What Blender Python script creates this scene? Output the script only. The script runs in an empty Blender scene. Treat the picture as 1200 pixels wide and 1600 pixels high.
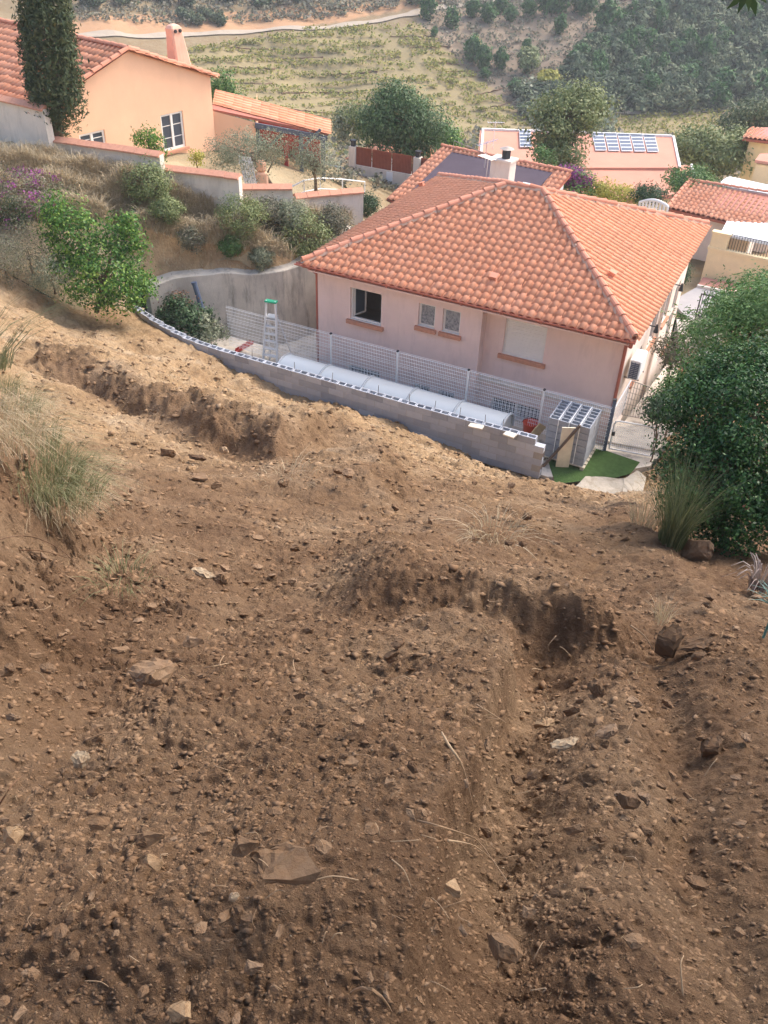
import bpy, bmesh, math, random
import numpy as np
from mathutils import Matrix, Vector

random.seed(7)
RNG = np.random.default_rng(7)
scene = bpy.context.scene
COL = scene.collection

# ------------------------------------------------------------------ camera
F = 1370.0            # focal length in pixels of the 1200 x 1600 photograph
CZ = 13.5             # eye height above the yard of the pink house
PITCH = math.atan2(F, math.hypot(70, 1800))
ROLL = math.atan2(70, 1800)
SP, CP, SR, CR = math.sin(PITCH), math.cos(PITCH), math.sin(ROLL), math.cos(ROLL)
cam_data = bpy.data.cameras.new('camera')
cam = bpy.data.objects.new('camera', cam_data)
COL.objects.link(cam)
cam_data.sensor_fit = 'VERTICAL'
cam_data.sensor_height = 32.0
cam_data.lens = 32.0 * F / 1600.0
cam_data.clip_start = 0.05
cam_data.clip_end = 2000
cam.matrix_world = (Matrix.Translation((0, 0, CZ)) @ Matrix.Rotation(math.pi / 2 - PITCH, 4, 'X')
                    @ Matrix.Rotation(ROLL, 4, 'Z'))
scene.camera = cam
scene.render.resolution_x = 768
scene.render.resolution_y = 1024

# ------------------------------------------------------------------ sky, sun, exposure
SUN_AZ = math.radians(54)      # clockwise from +Y, so the sun stands to the right
SUN_EL = math.radians(48)
world = bpy.data.worlds.new('World')
scene.world = world
world.use_nodes = True
wn = world.node_tree
bg = wn.nodes['Background']
sky = wn.nodes.new('ShaderNodeTexSky')
sky.sky_type = 'NISHITA'
sky.sun_disc = False
sky.sun_elevation = SUN_EL
sky.sun_rotation = SUN_AZ
sky.air_density = 1.0
sky.dust_density = 4.0
sky.ozone_density = 1.0
bg.inputs['Strength'].default_value = 0.15
wn.links.new(sky.outputs['Color'], bg.inputs['Color'])
sl = bpy.data.lights.new('sun', 'SUN')
sl.energy = 0.8
sl.angle = math.radians(22)
sl.color = (1.0, 0.955, 0.89)
so = bpy.data.objects.new('sun', sl)
COL.objects.link(so)
sdir = Vector((math.sin(SUN_AZ) * math.cos(SUN_EL), math.cos(SUN_AZ) * math.cos(SUN_EL), math.sin(SUN_EL)))
so.rotation_euler = sdir.to_track_quat('Z', 'Y').to_euler()
so.location = sdir * 60
scene.view_settings.view_transform = 'Standard'
scene.view_settings.look = 'None'
scene.view_settings.gamma = 1
scene.view_settings.use_curve_mapping = False
scene.view_settings.exposure = 1.42
scene.cycles.volume_bounces = 0
scene.cycles.max_bounces = 6
scene.cycles.diffuse_bounces = 3
scene.cycles.transparent_max_bounces = 12

# ------------------------------------------------------------------ pixels to points
def rays(u, v):
    u = np.asarray(u, float); v = np.asarray(v, float)
    du, dv = u - 600, v - 800
    x = du * CR + dv * SR
    y = -du * SR + dv * CR
    return np.stack([x, F * CP - y * SP, -(F * SP + y * CP)], -1)
def PZ(u, v, z):
    d = rays(u, v); return Vector(d * ((z - CZ) / d[2])) + Vector((0, 0, CZ))
def PY(u, v, y):
    d = rays(u, v); return Vector(d * (y / d[1])) + Vector((0, 0, CZ))
def PP(u, v, p0, n):
    d = Vector(rays(u, v)); o = Vector((0, 0, CZ))
    return o + d * ((Vector(p0) - o).dot(n) / d.dot(n))
def project(q):
    q = np.asarray(q, float) - [0, 0, CZ]
    zc = q[..., 1] * CP - q[..., 2] * SP
    y = (-q[..., 1] * SP - q[..., 2] * CP) * F / zc
    x = q[..., 0] * F / zc
    return 600 + x * CR - y * SR, 800 + x * SR + y * CR, zc
def depth_of(p):
    return p[1] * CP - (p[2] - CZ) * SP

# ------------------------------------------------------------------ materials
def S(r, g, b):
    def f(c):
        c /= 255.0
        return c / 12.92 if c <= 0.04045 else ((c + 0.055) / 1.055) ** 2.4
    return (f(r), f(g), f(b), 1)
MATS = {}
def base_mat(name, rough=0.9, spec=0.2):
    m = bpy.data.materials.new(name); m.use_nodes = True
    nt = m.node_tree
    b = nt.nodes['Principled BSDF']
    b.inputs['Roughness'].default_value = rough
    b.inputs['Specular IOR Level'].default_value = spec
    MATS[name] = m
    return m, nt, b
def noise(nt, scale, detail=4, rough=0.6, vec=None):
    n = nt.nodes.new('ShaderNodeTexNoise')
    n.inputs['Scale'].default_value = scale
    n.inputs['Detail'].default_value = detail
    n.inputs['Roughness'].default_value = rough
    if vec is not None: nt.links.new(vec, n.inputs['Vector'])
    return n.outputs['Fac']
def ramp(nt, fac, stops):
    r = nt.nodes.new('ShaderNodeValToRGB')
    while len(r.color_ramp.elements) < len(stops): r.color_ramp.elements.new(0.5)
    for e, (p, c) in zip(r.color_ramp.elements, stops):
        e.position = p; e.color = c
    nt.links.new(fac, r.inputs['Fac'])
    return r.outputs['Color']
def math_node(nt, op, a, b=None):
    n = nt.nodes.new('ShaderNodeMath'); n.operation = op
    for i, x in enumerate((a, b)):
        if x is None: continue
        if isinstance(x, (int, float)): n.inputs[i].default_value = x
        else: nt.links.new(x, n.inputs[i])
    return n.outputs[0]
def mixc(nt, fac, a, b, mode='MIX'):
    n = nt.nodes.new('ShaderNodeMix'); n.data_type = 'RGBA'; n.blend_type = mode
    for sock, x in ((n.inputs[0], fac), (n.inputs[6], a), (n.inputs[7], b)):
        if isinstance(x, (int, float)): sock.default_value = x
        elif isinstance(x, tuple): sock.default_value = x
        else: nt.links.new(x, sock)
    return n.outputs[2]
def wpos(nt):
    g = nt.nodes.new('ShaderNodeNewGeometry'); return g.outputs['Position']
def bump(nt, b, h, strength=0.4, dist=0.02):
    n = nt.nodes.new('ShaderNodeBump')
    n.inputs['Strength'].default_value = strength
    n.inputs['Distance'].default_value = dist
    nt.links.new(h, n.inputs['Height'])
    nt.links.new(n.outputs['Normal'], b.inputs['Normal'])
def rnd(nt):
    g = nt.nodes.new('ShaderNodeNewGeometry'); o = nt.nodes.new('ShaderNodeObjectInfo')
    return math_node(nt, 'FRACT', math_node(nt, 'ADD', g.outputs['Random Per Island'], o.outputs['Random']))
def plain(name, c, rough=0.85, spec=0.2, var=0.12, scale=3.0, bmp=0.15, bscale=60, bdist=0.006, metal=0.0, stain=None):
    m, nt, b = base_mat(name, rough, spec)
    p = wpos(nt)
    f = noise(nt, scale, 6, 0.65, p)
    lo = tuple(x * (1 - var) for x in c[:3]) + (1,); hi = tuple(min(1, x * (1 + var)) for x in c[:3]) + (1,)
    col = ramp(nt, f, [(0.3, lo), (0.7, hi)])
    if stain:
        sm = nt.nodes.new('ShaderNodeMapping'); sm.inputs['Scale'].default_value = (2.5, 2.5, 0.5)
        nt.links.new(p, sm.inputs['Vector'])
        f2 = noise(nt, 1.2, 7, 0.7, sm.outputs['Vector'])
        fac = math_node(nt, 'MULTIPLY', ramp(nt, f2, [(0.5, (0, 0, 0, 1)), (0.75, (1, 1, 1, 1))]), stain[1])
        col = mixc(nt, fac, col, stain[0])
    nt.links.new(col, b.inputs['Base Color'])
    b.inputs['Metallic'].default_value = metal
    if bmp: bump(nt, b, noise(nt, bscale, 4, 0.6, p), bmp, bdist)
    return m
def leafmat(name, cols, transl=0.25, rough=0.55, patch=0.8):
    m, nt, b = base_mat(name, rough, 0.3)
    f = math_node(nt, 'ADD', math_node(nt, 'MULTIPLY', rnd(nt), 0.65), math_node(nt, 'MULTIPLY', noise(nt, patch, 3, 0.6, wpos(nt)), 0.4))
    n = len(cols)
    col = ramp(nt, f, [(0.1 + 0.8 * i / max(1, n - 1), c) for i, c in enumerate(cols)])
    nt.links.new(col, b.inputs['Base Color'])
    t = nt.nodes.new('ShaderNodeBsdfTranslucent'); nt.links.new(col, t.inputs['Color'])
    mx = nt.nodes.new('ShaderNodeMixShader'); mx.inputs[0].default_value = transl
    nt.links.new(b.outputs[0], mx.inputs[1]); nt.links.new(t.outputs[0], mx.inputs[2])
    nt.links.new(mx.outputs[0], nt.nodes['Material Output'].inputs['Surface'])
    return m
def tilemat(name, cols, dirt=0.35):
    m, nt, b = base_mat(name, 0.85, 0.25)
    p = wpos(nt)
    col = ramp(nt, rnd(nt), [(i / (len(cols) - 1), c) for i, c in enumerate(cols)])
    f = noise(nt, 2.2, 8, 0.7, p)
    col = mixc(nt, math_node(nt, 'MULTIPLY', ramp(nt, f, [(0.5, (0, 0, 0, 1)), (0.8, (1, 1, 1, 1))]), dirt), col, S(168, 128, 108))
    f3 = noise(nt, .55, 9, 0.75, p)
    col = mixc(nt, math_node(nt, 'MULTIPLY', ramp(nt, f3, [(0.48, (0, 0, 0, 1)), (0.7, (1, 1, 1, 1))]), dirt * 1.1), col, S(168, 124, 100))
    f2 = noise(nt, 30, 5, 0.7, p)
    col = mixc(nt, math_node(nt, 'MULTIPLY', f2, 0.25), col, S(196, 122, 92), 'MIX')
    nt.links.new(col, b.inputs['Base Color'])
    bump(nt, b, f2, 0.2, 0.004)
    return m

M = {}
# dirt: dark topsoil, ochre subsoil (vertex attribute 'subsoil' tells which was dug where)
def earth_mat(name, bstr, bdist):
    m, nt, b = base_mat(name, 0.97, 0.08)
    p = wpos(nt)
    at = nt.nodes.new('ShaderNodeAttribute'); at.attribute_name = 'subsoil'
    n1 = noise(nt, 0.9, 8, 0.62, p); n2 = noise(nt, 9, 8, 0.7, p); n3 = noise(nt, 70, 6, 0.75, p)
    top = ramp(nt, n1, [(0.3, S(108, 83, 63)), (0.5, S(132, 105, 81)), (0.72, S(156, 130, 103))])
    sub = ramp(nt, n1, [(0.3, S(150, 122, 90)), (0.5, S(178, 149, 113)), (0.72, S(196, 172, 141))])
    col = mixc(nt, at.outputs['Fac'], top, sub)
    col = mixc(nt, math_node(nt, 'MULTIPLY', ramp(nt, n2, [(0.42, (0, 0, 0, 1)), (0.64, (1, 1, 1, 1))]), 0.45), col, S(88, 67, 52))
    col = mixc(nt, math_node(nt, 'MULTIPLY', ramp(nt, n3, [(0.5, (0, 0, 0, 1)), (0.75, (1, 1, 1, 1))]), 0.3), col, S(160, 134, 106))
    nt.links.new(col, b.inputs['Base Color'])
    n4 = noise(nt, 24, 6, .7, p)
    bump(nt, b, math_node(nt, 'ADD', math_node(nt, 'MULTIPLY', n3, .8), math_node(nt, 'ADD', math_node(nt, 'MULTIPLY', n4, 1.6), math_node(nt, 'MULTIPLY', n2, 2.6))), bstr, bdist)
    return m
M['earth'] = earth_mat('earth', 0.85, 0.035)
M['earth_loose'] = earth_mat('loose_earth', 0.3, 0.004)
# wild ground of the banks and the hills; attributes tell vineyard soil, bare clay
m, nt, b = base_mat('wild_ground', 0.95, 0.08)
p = wpos(nt)
n1 = noise(nt, 0.12, 8, 0.7, p); n2 = noise(nt, 1.3, 8, 0.7, p); n3 = noise(nt, 12, 6, 0.7, p)
col = ramp(nt, n1, [(0.3, S(128, 112, 88)), (0.5, S(156, 140, 112)), (0.7, S(146, 124, 100))])
col = mixc(nt, ramp(nt, n2, [(0.4, (0, 0, 0, 1)), (0.65, (1, 1, 1, 1))]), col, S(140, 116, 86))
col = mixc(nt, math_node(nt, 'MULTIPLY', n3, 0.5), col, S(112, 100, 72))
for an, cc in (('vine', S(150, 136, 100)), ('clay', S(190, 146, 110)), ('scrub', S(142, 126, 112)), ('dark', S(80, 84, 62)), ('straw', S(176, 160, 130))):
    at = nt.nodes.new('ShaderNodeAttribute'); at.attribute_name = an
    col = mixc(nt, math_node(nt, 'MULTIPLY', at.outputs['Fac'], math_node(nt, 'ADD', math_node(nt, 'MULTIPLY', n2, 0.5), 0.5)), col, cc)
nt.links.new(col, b.inputs['Base Color'])
bump(nt, b, n2, 0.6, 0.15)
M['wild'] = m

def stone(name, cols):
    m, nt, b = base_mat(name, 0.92, 0.12)
    p = wpos(nt)
    f = math_node(nt, 'ADD', math_node(nt, 'MULTIPLY', rnd(nt), 0.6), math_node(nt, 'MULTIPLY', noise(nt, 18, 6, 0.7, p), 0.4))
    col = ramp(nt, f, [(0.1 + 0.8 * i / (len(cols) - 1), c) for i, c in enumerate(cols)])
    dustn = ramp(nt, noise(nt, 40, 6, 0.7, p), [(0.45, (0, 0, 0, 1)), (0.6, (1, 1, 1, 1))])
    col = mixc(nt, math_node(nt, 'MULTIPLY', dustn, 0.45), col, S(120, 90, 64))
    nt.links.new(col, b.inputs['Base Color'])
    bump(nt, b, noise(nt, 90, 6, 0.7, p), 0.5, 0.006)
    return m
M['stone'] = stone('slate_stone', [S(100, 79, 61), S(118, 95, 74), S(136, 112, 89), S(128, 107, 88)])
M['stone_pale'] = stone('pale_stone', [S(152, 134, 110), S(176, 160, 136)])
M['stone_dark'] = stone('dark_stone', [S(90, 72, 57), S(108, 87, 68)])
M['stone_ochre'] = stone('ochre_stone', [S(138, 112, 84), S(162, 136, 106), S(158, 137, 113)])
M['white_stone'] = plain('white_stone', S(205, 196, 180), 0.9, bscale=40, bmp=0.5)
M['root'] = leafmat('root_bark', [S(120, 94, 72), S(148, 122, 95), S(172, 147, 117)], 0.0, 0.9)
M['root_dark'] = leafmat('dark_root_bark', [S(92, 66, 48), S(120, 90, 66)], 0.0, 0.9)
M['straw'] = leafmat('straw', [S(150, 118, 82), S(182, 152, 110), S(206, 182, 142)], 0.15, 0.8)
M['tile'] = tilemat('terracotta_tile', [S(217, 150, 114), S(221, 155, 119), S(223, 158, 122), S(219, 152, 116), S(227, 163, 129)], 0.3)
M['tile_far'] = tilemat('far_terracotta_tile', [S(212, 146, 112), S(220, 156, 122), S(226, 166, 134)], 0.3)
M['hip'] = tilemat('hip_tile_clay', [S(206, 140, 112), S(214, 150, 124), S(210, 145, 118)], 0.4)
M['mortar'] = plain('pale_mortar', S(208, 176, 152), 0.95, bmp=0.5, bscale=30, bdist=0.02)
M['bank_earth'] = plain('bank_earth', S(178, 150, 116), .97, .05, .22, 2.5, .9, 14, .06, stain=(S(140, 112, 82), .6))
M['lump'] = plain('rough_concrete', S(184, 173, 156), .97, .05, .16, 5, .7, 30, .02, stain=(S(140, 122, 98), .7))
M['gutter'] = plain('red_brown_gutter', S(176, 104, 84), 0.5, 0.4, 0.06, bmp=0)
M['pink'] = plain('pink_render', S(238, 212, 202), 0.95, 0.1, 0.05, 1.2, 0.25, 90, 0.004, stain=(S(200, 174, 168), 0.45))
M['pale_pink'] = plain('pale_cream_render', S(238, 222, 208), 0.95, 0.1, 0.05, 1.2, 0.25, 90, 0.004, stain=(S(206, 180, 166), 0.5))
M['peach'] = plain('peach_render', S(238, 192, 158), 0.95, 0.1, 0.05, 0.8, 0.2, 70, 0.004, stain=(S(230, 184, 150), 0.4))
M['cream'] = plain('cream_render', S(242, 220, 176), 0.95, 0.1, 0.05, bmp=0.15)
M['white_render'] = plain('white_render', S(238, 236, 230), 0.9, 0.1, 0.04)
M['grey_render'] = plain('weathered_grey_render', S(226, 215, 200), 0.95, 0.1, 0.1, 1.0, 0.4, 30, 0.01, stain=(S(172, 160, 142), 0.6))
M['concrete'] = plain('old_concrete', S(200, 190, 176), 0.95, 0.1, 0.16, 1.4, 0.5, 25, 0.02, stain=(S(112, 105, 99), 0.95))
M['block'] = plain('concrete_block', S(176, 172, 168), 0.95, 0.1, 0.1, 5, 0.45, 130, 0.005)
m, nt, b = base_mat('concrete_block_mix', 0.95, 0.1)
p = wpos(nt); bn = noise(nt, 9, 6, 0.7, p)
col = ramp(nt, math_node(nt, 'ADD', math_node(nt, 'MULTIPLY', rnd(nt), 0.6), math_node(nt, 'MULTIPLY', bn, 0.4)), [(0.2, S(152, 155, 162)), (0.5, S(170, 173, 180)), (0.8, S(188, 191, 197))])
nt.links.new(col, b.inputs['Base Color']); bump(nt, b, noise(nt, 140, 5, 0.7, p), 0.5, 0.005)
M['block'] = m
M['blockmortar'] = plain('grey_mortar', S(166, 160, 152), 0.95, 0.1, 0.1, 6, 0.4, 60, 0.008)
M['white_paint'] = plain('white_paint', S(240, 240, 238), 0.45, 0.4, 0.03, bmp=0)
M['white_wood'] = plain('white_window_wood', S(236, 232, 226), 0.55, 0.35, 0.05, bmp=0.1)
M['sill'] = plain('terracotta_sill', S(204, 148, 122), 0.85, 0.2, 0.12, 8, 0.2)
M['shutter'] = plain('cream_roller_shutter', S(242, 240, 234), 0.6, 0.3, 0.03, bmp=0)
M['dark'] = plain('dark_metal', S(52, 54, 58), 0.5, 0.4, 0.1, bmp=0)
M['bluegrey'] = plain('blue_grey_post', S(92, 104, 124), 0.5, 0.4, 0.06, bmp=0)
M['alu'] = plain('aluminium', S(206, 208, 210), 0.38, 0.5, 0.04, bmp=0, metal=0.75)
M['rib'] = plain('grey_rib', S(150, 156, 162), .5, .4, .05, bmp=0)
M['ladder'] = plain('pale_ladder_aluminium', S(222, 222, 222), .45, .4, .04, bmp=0, metal=.2)
M['galv'] = plain('weathered_galvanised_steel', S(168, 156, 146), 0.6, 0.4, 0.12, 8, 0.1, metal=0.3)
M['green_plastic'] = plain('green_plastic', S(40, 160, 118), 0.45, 0.4, 0.04, bmp=0)
M['red_paint'] = plain('dull_red_metal', S(170, 66, 60), 0.6, 0.35, 0.1, bmp=0.1)
M['orange_red'] = plain('orange_red_plastic', S(214, 84, 58), 0.45, 0.4, 0.06, bmp=0)
M['wood'] = plain('raw_timber', S(206, 176, 134), 0.85, 0.15, 0.15, 10, 0.3, 30, 0.005)
M['plank'] = plain('cement_splashed_plank', S(226, 214, 190), 0.9, 0.15, 0.1, 6, 0.35, 30, 0.006, stain=(S(180, 152, 116), 0.7))
M['dark_wood'] = plain('dark_weathered_timber', S(108, 94, 84), 0.85, 0.2, 0.2, 12, 0.3)
M['pallet'] = plain('grey_pallet_wood', S(196, 184, 164), 0.9, 0.15, 0.15, 10, 0.3)
M['beam'] = plain('blue_grey_beam', S(96, 100, 110), 0.7, 0.25, 0.1, bmp=0.1)
M['turf'] = plain('artificial_turf', S(76, 100, 56), 0.95, 0.1, 0.2, 8, 0.8, 160, 0.02)
M['asphalt'] = plain('grey_asphalt', S(168, 162, 158), 0.95, 0.15, 0.08, 1.5, 0.3, 80, 0.006)
M['road'] = plain('pale_dirt_road', S(172, 158, 140), 0.97, 0.05, 0.08, 0.8, 0.2, 10, 0.03)
M['paving'] = plain('red_paving', S(196, 140, 120), 0.95, 0.15, 0.1, 3, 0.3)
M['membrane'] = plain('purple_grey_roof_membrane', S(92, 82, 90), 0.95, 0.1, 0.12, 1.6, 0.3, 20, 0.006)
M['flat_roof'] = plain('red_flat_roof', S(204, 146, 124), 0.9, 0.15, 0.06, 0.7, 0.15, 30, 0.004)
M['screen'] = plain('red_brown_screen', S(150, 88, 68), 0.9, 0.1, 0.15, 4, 0.4, 40, 0.01)
M['solar'] = plain('solar_cell', S(58, 68, 90), 0.35, 0.4, 0.12, 5, 0)
M['sheet'] = plain('white_sheet_roof', S(240, 244, 248), 0.5, 0.4, 0.02, bmp=0)
m, nt, b = base_mat('window_glass', 0.08, 0.6); b.inputs['Base Color'].default_value = S(70, 78, 88); M['glass'] = m
m, nt, b = base_mat('frosted_glass', 0.35, 0.5)
col = ramp(nt, noise(nt, 14, 5, 0.6, wpos(nt)), [(0.35, S(104, 108, 112)), (0.6, S(168, 168, 168))]); nt.links.new(col, b.inputs['Base Color']); M['frosted'] = m
m, nt, b = base_mat('milky_polycarbonate', 0.3, 0.45); b.inputs['Base Color'].default_value = S(206, 212, 216)
b.inputs['Transmission Weight'].default_value = 0.35; M['poly'] = m
M['bed'] = plain('blue_cloth', S(76, 110, 150), 0.9, 0.1, 0.1)

M['leaf_hedge'] = leafmat('hedge_leaf', [S(26, 50, 28), S(40, 72, 38), S(60, 98, 50), S(92, 130, 68)], 0.2, 0.45)
M['leaf_mid'] = leafmat('mid_green_leaf', [S(66, 96, 54), S(92, 126, 70), S(122, 152, 88)], 0.25)
M['leaf_bright'] = leafmat('bright_green_leaf', [S(40, 74, 32), S(66, 108, 44), S(98, 140, 56), S(154, 176, 84)], 0.3, 0.45, 1.6)
M['leaf_dark'] = leafmat('dark_evergreen_leaf', [S(40, 62, 40), S(58, 84, 54), S(84, 108, 70)], 0.15)
M['leaf_cypress'] = leafmat('cypress_leaf', [S(50, 66, 44), S(70, 86, 56), S(104, 108, 70)], 0.1, 0.7)
M['leaf_olive'] = leafmat('olive_leaf', [S(104, 112, 88), S(136, 142, 114), S(170, 174, 146)], 0.2, 0.6)
M['leaf_pepper'] = leafmat('pepper_leaf', [S(58, 82, 52), S(82, 108, 68), S(112, 136, 90)], .2)
M['leaf_carob'] = leafmat('carob_leaf', [S(88, 104, 64), S(122, 134, 84), S(156, 160, 108)], 0.2)
M['leaf_yellow'] = leafmat('yellow_green_leaf', [S(134, 142, 62), S(172, 168, 76), S(196, 182, 92)], 0.3)
M['leaf_vine'] = leafmat('vine_leaf', [S(100, 112, 50), S(134, 138, 64), S(168, 156, 78), S(118, 132, 64)], 0.2, 0.7, 0.05)
M['leaf_scrub'] = leafmat('scrub_leaf', [S(84, 88, 70), S(112, 112, 92), S(140, 130, 112), S(104, 116, 80)], 0.15, 0.8, 0.1)
M['leaf_pine'] = leafmat('pine_needle', [S(40, 74, 38), S(60, 98, 50), S(88, 126, 66)], 0.15, 0.7)
M['leaf_oak'] = leafmat('holm_oak_leaf', [S(52, 70, 50), S(76, 94, 66), S(110, 122, 88)], 0.15, 0.7)
M['leaf_forest'] = leafmat('wood_leaf', [S(54, 70, 50), S(78, 94, 66), S(106, 118, 86), S(136, 136, 102)], 0.15, 0.7, 0.12)
M['flower'] = leafmat('magenta_bract', [S(116, 52, 104), S(148, 72, 134), S(176, 106, 160)], 0.35, 0.6)
M['flower_pink'] = leafmat('pink_petal', [S(232, 150, 130), S(240, 172, 150)], 0.3, 0.6)
M['dry'] = leafmat('dry_grass_blade', [S(160, 142, 112), S(192, 174, 142), S(212, 196, 166)], 0.2, 0.85, 0.5)
M['grass'] = leafmat('green_grass_blade', [S(98, 106, 70), S(126, 130, 92), S(160, 154, 116)], 0.25, 0.7, 0.6)
M['broom'] = leafmat('broom_stem', [S(84, 98, 64), S(112, 122, 84), S(150, 152, 112)], 0.15, 0.6, 0.6)
M['euphorbia'] = leafmat('blue_green_leaf', [S(78, 116, 108), S(112, 150, 138)], 0.2, 0.55)
M['dead_leaf'] = leafmat('dead_strap_leaf', [S(132, 118, 112), S(170, 156, 146)], 0.15, 0.8)
M['trunk'] = plain('grey_bark', S(122, 104, 88), 0.95, 0.1, 0.2, 6, 0.8, 30, 0.02)

# ------------------------------------------------------------------ object helpers
ORG = {}
def setp(o, label=None, cat=None, group=None, kind=None):
    if label: o['label'] = label
    if cat: o['category'] = cat
    if group: o['group'] = group
    if kind: o['kind'] = kind
    return o
def thing(name, label, cat, loc, group=None):
    o = bpy.data.objects.new(name, None); COL.objects.link(o)
    o.empty_display_size = 0.2
    o.location = loc; ORG[o.name] = Vector(loc)
    return setp(o, label, cat, group)
def link_mesh(name, me, mat, parent=None):
    o = bpy.data.objects.new(name, me); COL.objects.link(o)
    if mat is not None and not me.materials: me.materials.append(mat)
    if parent is not None:
        o.parent = parent
    return o
def org_of(parent):
    if parent is None: return Vector((0, 0, 0))
    return ORG[parent.name]
def mesh_np(name, v, f, smooth=False):
    v = np.ascontiguousarray(v, dtype=np.float32); f = np.ascontiguousarray(f, dtype=np.int32)
    me = bpy.data.meshes.new(name)
    k = f.shape[1]
    me.vertices.add(len(v)); me.vertices.foreach_set('co', v.ravel())
    me.loops.add(f.size); me.loops.foreach_set('vertex_index', f.ravel())
    me.polygons.add(len(f))
    me.polygons.foreach_set('loop_start', np.arange(0, f.size, k, dtype=np.int32))
    if smooth: me.polygons.foreach_set('use_smooth', np.ones(len(f), dtype=bool))
    me.update(calc_edges=True); me.validate()
    return me
def obj_np(name, v, f, mat, parent=None, smooth=False, origin=None):
    """world-space vertices; top-level meshes get their origin at `origin`"""
    o0 = org_of(parent) if parent is not None else (Vector(origin) if origin is not None else Vector((0, 0, 0)))
    me = mesh_np(name, np.asarray(v) - np.array(o0), f, smooth)
    o = link_mesh(name, me, mat, parent)
    if parent is None: o.location = o0
    ORG[o.name] = o0
    return o

class MB:
    """collects boxes, tubes and polygons (in an optional frame) into one mesh"""
    def __init__(self, frame=None):
        self.v = []; self.f = []; self.fr = frame
    def add(self, vs, fs):
        n = len(self.v)
        self.v += [Vector(p) for p in vs]; self.f += [tuple(i + n for i in q) for q in fs]
        return self
    def box(self, a, b, rz=0.0, bev=0.0):
        (x0, y0, z0), (x1, y1, z1) = a, b
        if bev <= 0:
            vs = [(x0, y0, z0), (x1, y0, z0), (x1, y1, z0), (x0, y1, z0), (x0, y0, z1), (x1, y0, z1), (x1, y1, z1), (x0, y1, z1)]
            fs = [(0, 3, 2, 1), (4, 5, 6, 7), (0, 1, 5, 4), (1, 2, 6, 5), (2, 3, 7, 6), (3, 0, 4, 7)]
        else:
            e = bev
            vs = []
            for (zz, k) in ((z0, e), (z0 + e, 0), (z1 - e, 0), (z1, e)):
                for (px, py) in ((x0 + e, y0), (x1 - e, y0), (x1, y0 + e), (x1, y1 - e), (x1 - e, y1), (x0 + e, y1), (x0, y1 - e), (x0, y0 + e)):
                    cx, cy = (x0 + x1) / 2, (y0 + y1) / 2
                    vs.append((px + (k if px < cx else -k), py + (k if py < cy else -k), zz))
            fs = [tuple(range(7, -1, -1)), tuple(range(24, 32))]
            for r in range(3):
                for i in range(8):
                    fs.append((r * 8 + i, r * 8 + (i + 1) % 8, r * 8 + 8 + (i + 1) % 8, r * 8 + 8 + i))
        if rz:
            c = Vector(((x0 + x1) / 2, (y0 + y1) / 2, 0)); R = Matrix.Rotation(rz, 3, 'Z')
            vs = [R @ (Vector(p) - c) + c for p in vs]
        return self.add(vs, fs)
    def beam(self, p, q, w, h, up=(0, 0, 1)):
        p, q = Vector(p), Vector(q); d = (q - p).normalized(); upv = Vector(up)
        s = d.cross(upv)
        if s.length < 1e-4: s = d.cross(Vector((1, 0, 0)))
        s.normalize(); t = s.cross(d)
        vs = [c + s * (a * w / 2) + t * (bb * h / 2) for c in (p, q) for a, bb in ((-1, -1), (1, -1), (1, 1), (-1, 1))]
        return self.add(vs, [(3, 2, 1, 0), (4, 5, 6, 7), (0, 1, 5, 4), (1, 2, 6, 5), (2, 3, 7, 6), (3, 0, 4, 7)])
    def tube(self, pts, r, n=6, cap=True):
        pts = [Vector(p) for p in pts]
        rs = r if isinstance(r, (list, tuple)) else [r] * len(pts)
        vs = []; fs = []
        prev = None
        for i, p in enumerate(pts):
            d = (pts[min(i + 1, len(pts) - 1)] - pts[max(i - 1, 0)]).normalized()
            if prev is None:
                s = d.cross(Vector((0, 0, 1)))
                if s.length < 1e-3: s = d.cross(Vector((1, 0, 0)))
            else:
                s = prev - d * prev.dot(d)
            s.normalize(); prev = s; t = d.cross(s)
            for k in range(n):
                a = 2 * math.pi * k / n
                vs.append(p + (s * math.cos(a) + t * math.sin(a)) * rs[i])
        for i in range(len(pts) - 1):
            for k in range(n):
                fs.append((i * n + k, i * n + (k + 1) % n, (i + 1) * n + (k + 1) % n, (i + 1) * n + k))
        if cap:
            fs.append(tuple(range(n - 1, -1, -1))); fs.append(tuple((len(pts) - 1) * n + k for k in range(n)))
        return self.add(vs, fs)
    def slab(self, poly, n, th):
        """planar polygon extruded by -n*th"""
        k = len(poly); n = Vector(n).normalized()
        vs = [Vector(p) for p in poly] + [Vector(p) - n * th for p in poly]
        fs = [tuple(range(k)), tuple(range(2 * k - 1, k - 1, -1))] + [(i, i + k, (i + 1) % k + k, (i + 1) % k) for i in range(k)]
        return self.add(vs, fs)
    def mesh(self, name, o0):
        vs = self.v
        if self.fr is not None: vs = [self.fr @ p for p in vs]
        me = bpy.data.meshes.new(name)
        me.from_pydata([tuple(p - o0) for p in vs], [], self.f)
        me.update()
        return me
    def build(self, name, mat, parent=None, origin=None, smooth=False):
        o0 = org_of(parent) if parent is not None else (Vector(origin) if origin is not None else Vector((0, 0, 0)))
        me = self.mesh(name, o0)
        bm_ = bmesh.new(); bm_.from_mesh(me); bmesh.ops.recalc_face_normals(bm_, faces=bm_.faces[:]); bm_.to_mesh(me); bm_.free()
        if smooth: me.polygons.foreach_set('use_smooth', [True] * len(me.polygons))
        o = link_mesh(name, me, mat, parent)
        if parent is None: o.location = o0
        ORG[o.name] = o0
        return o
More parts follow.
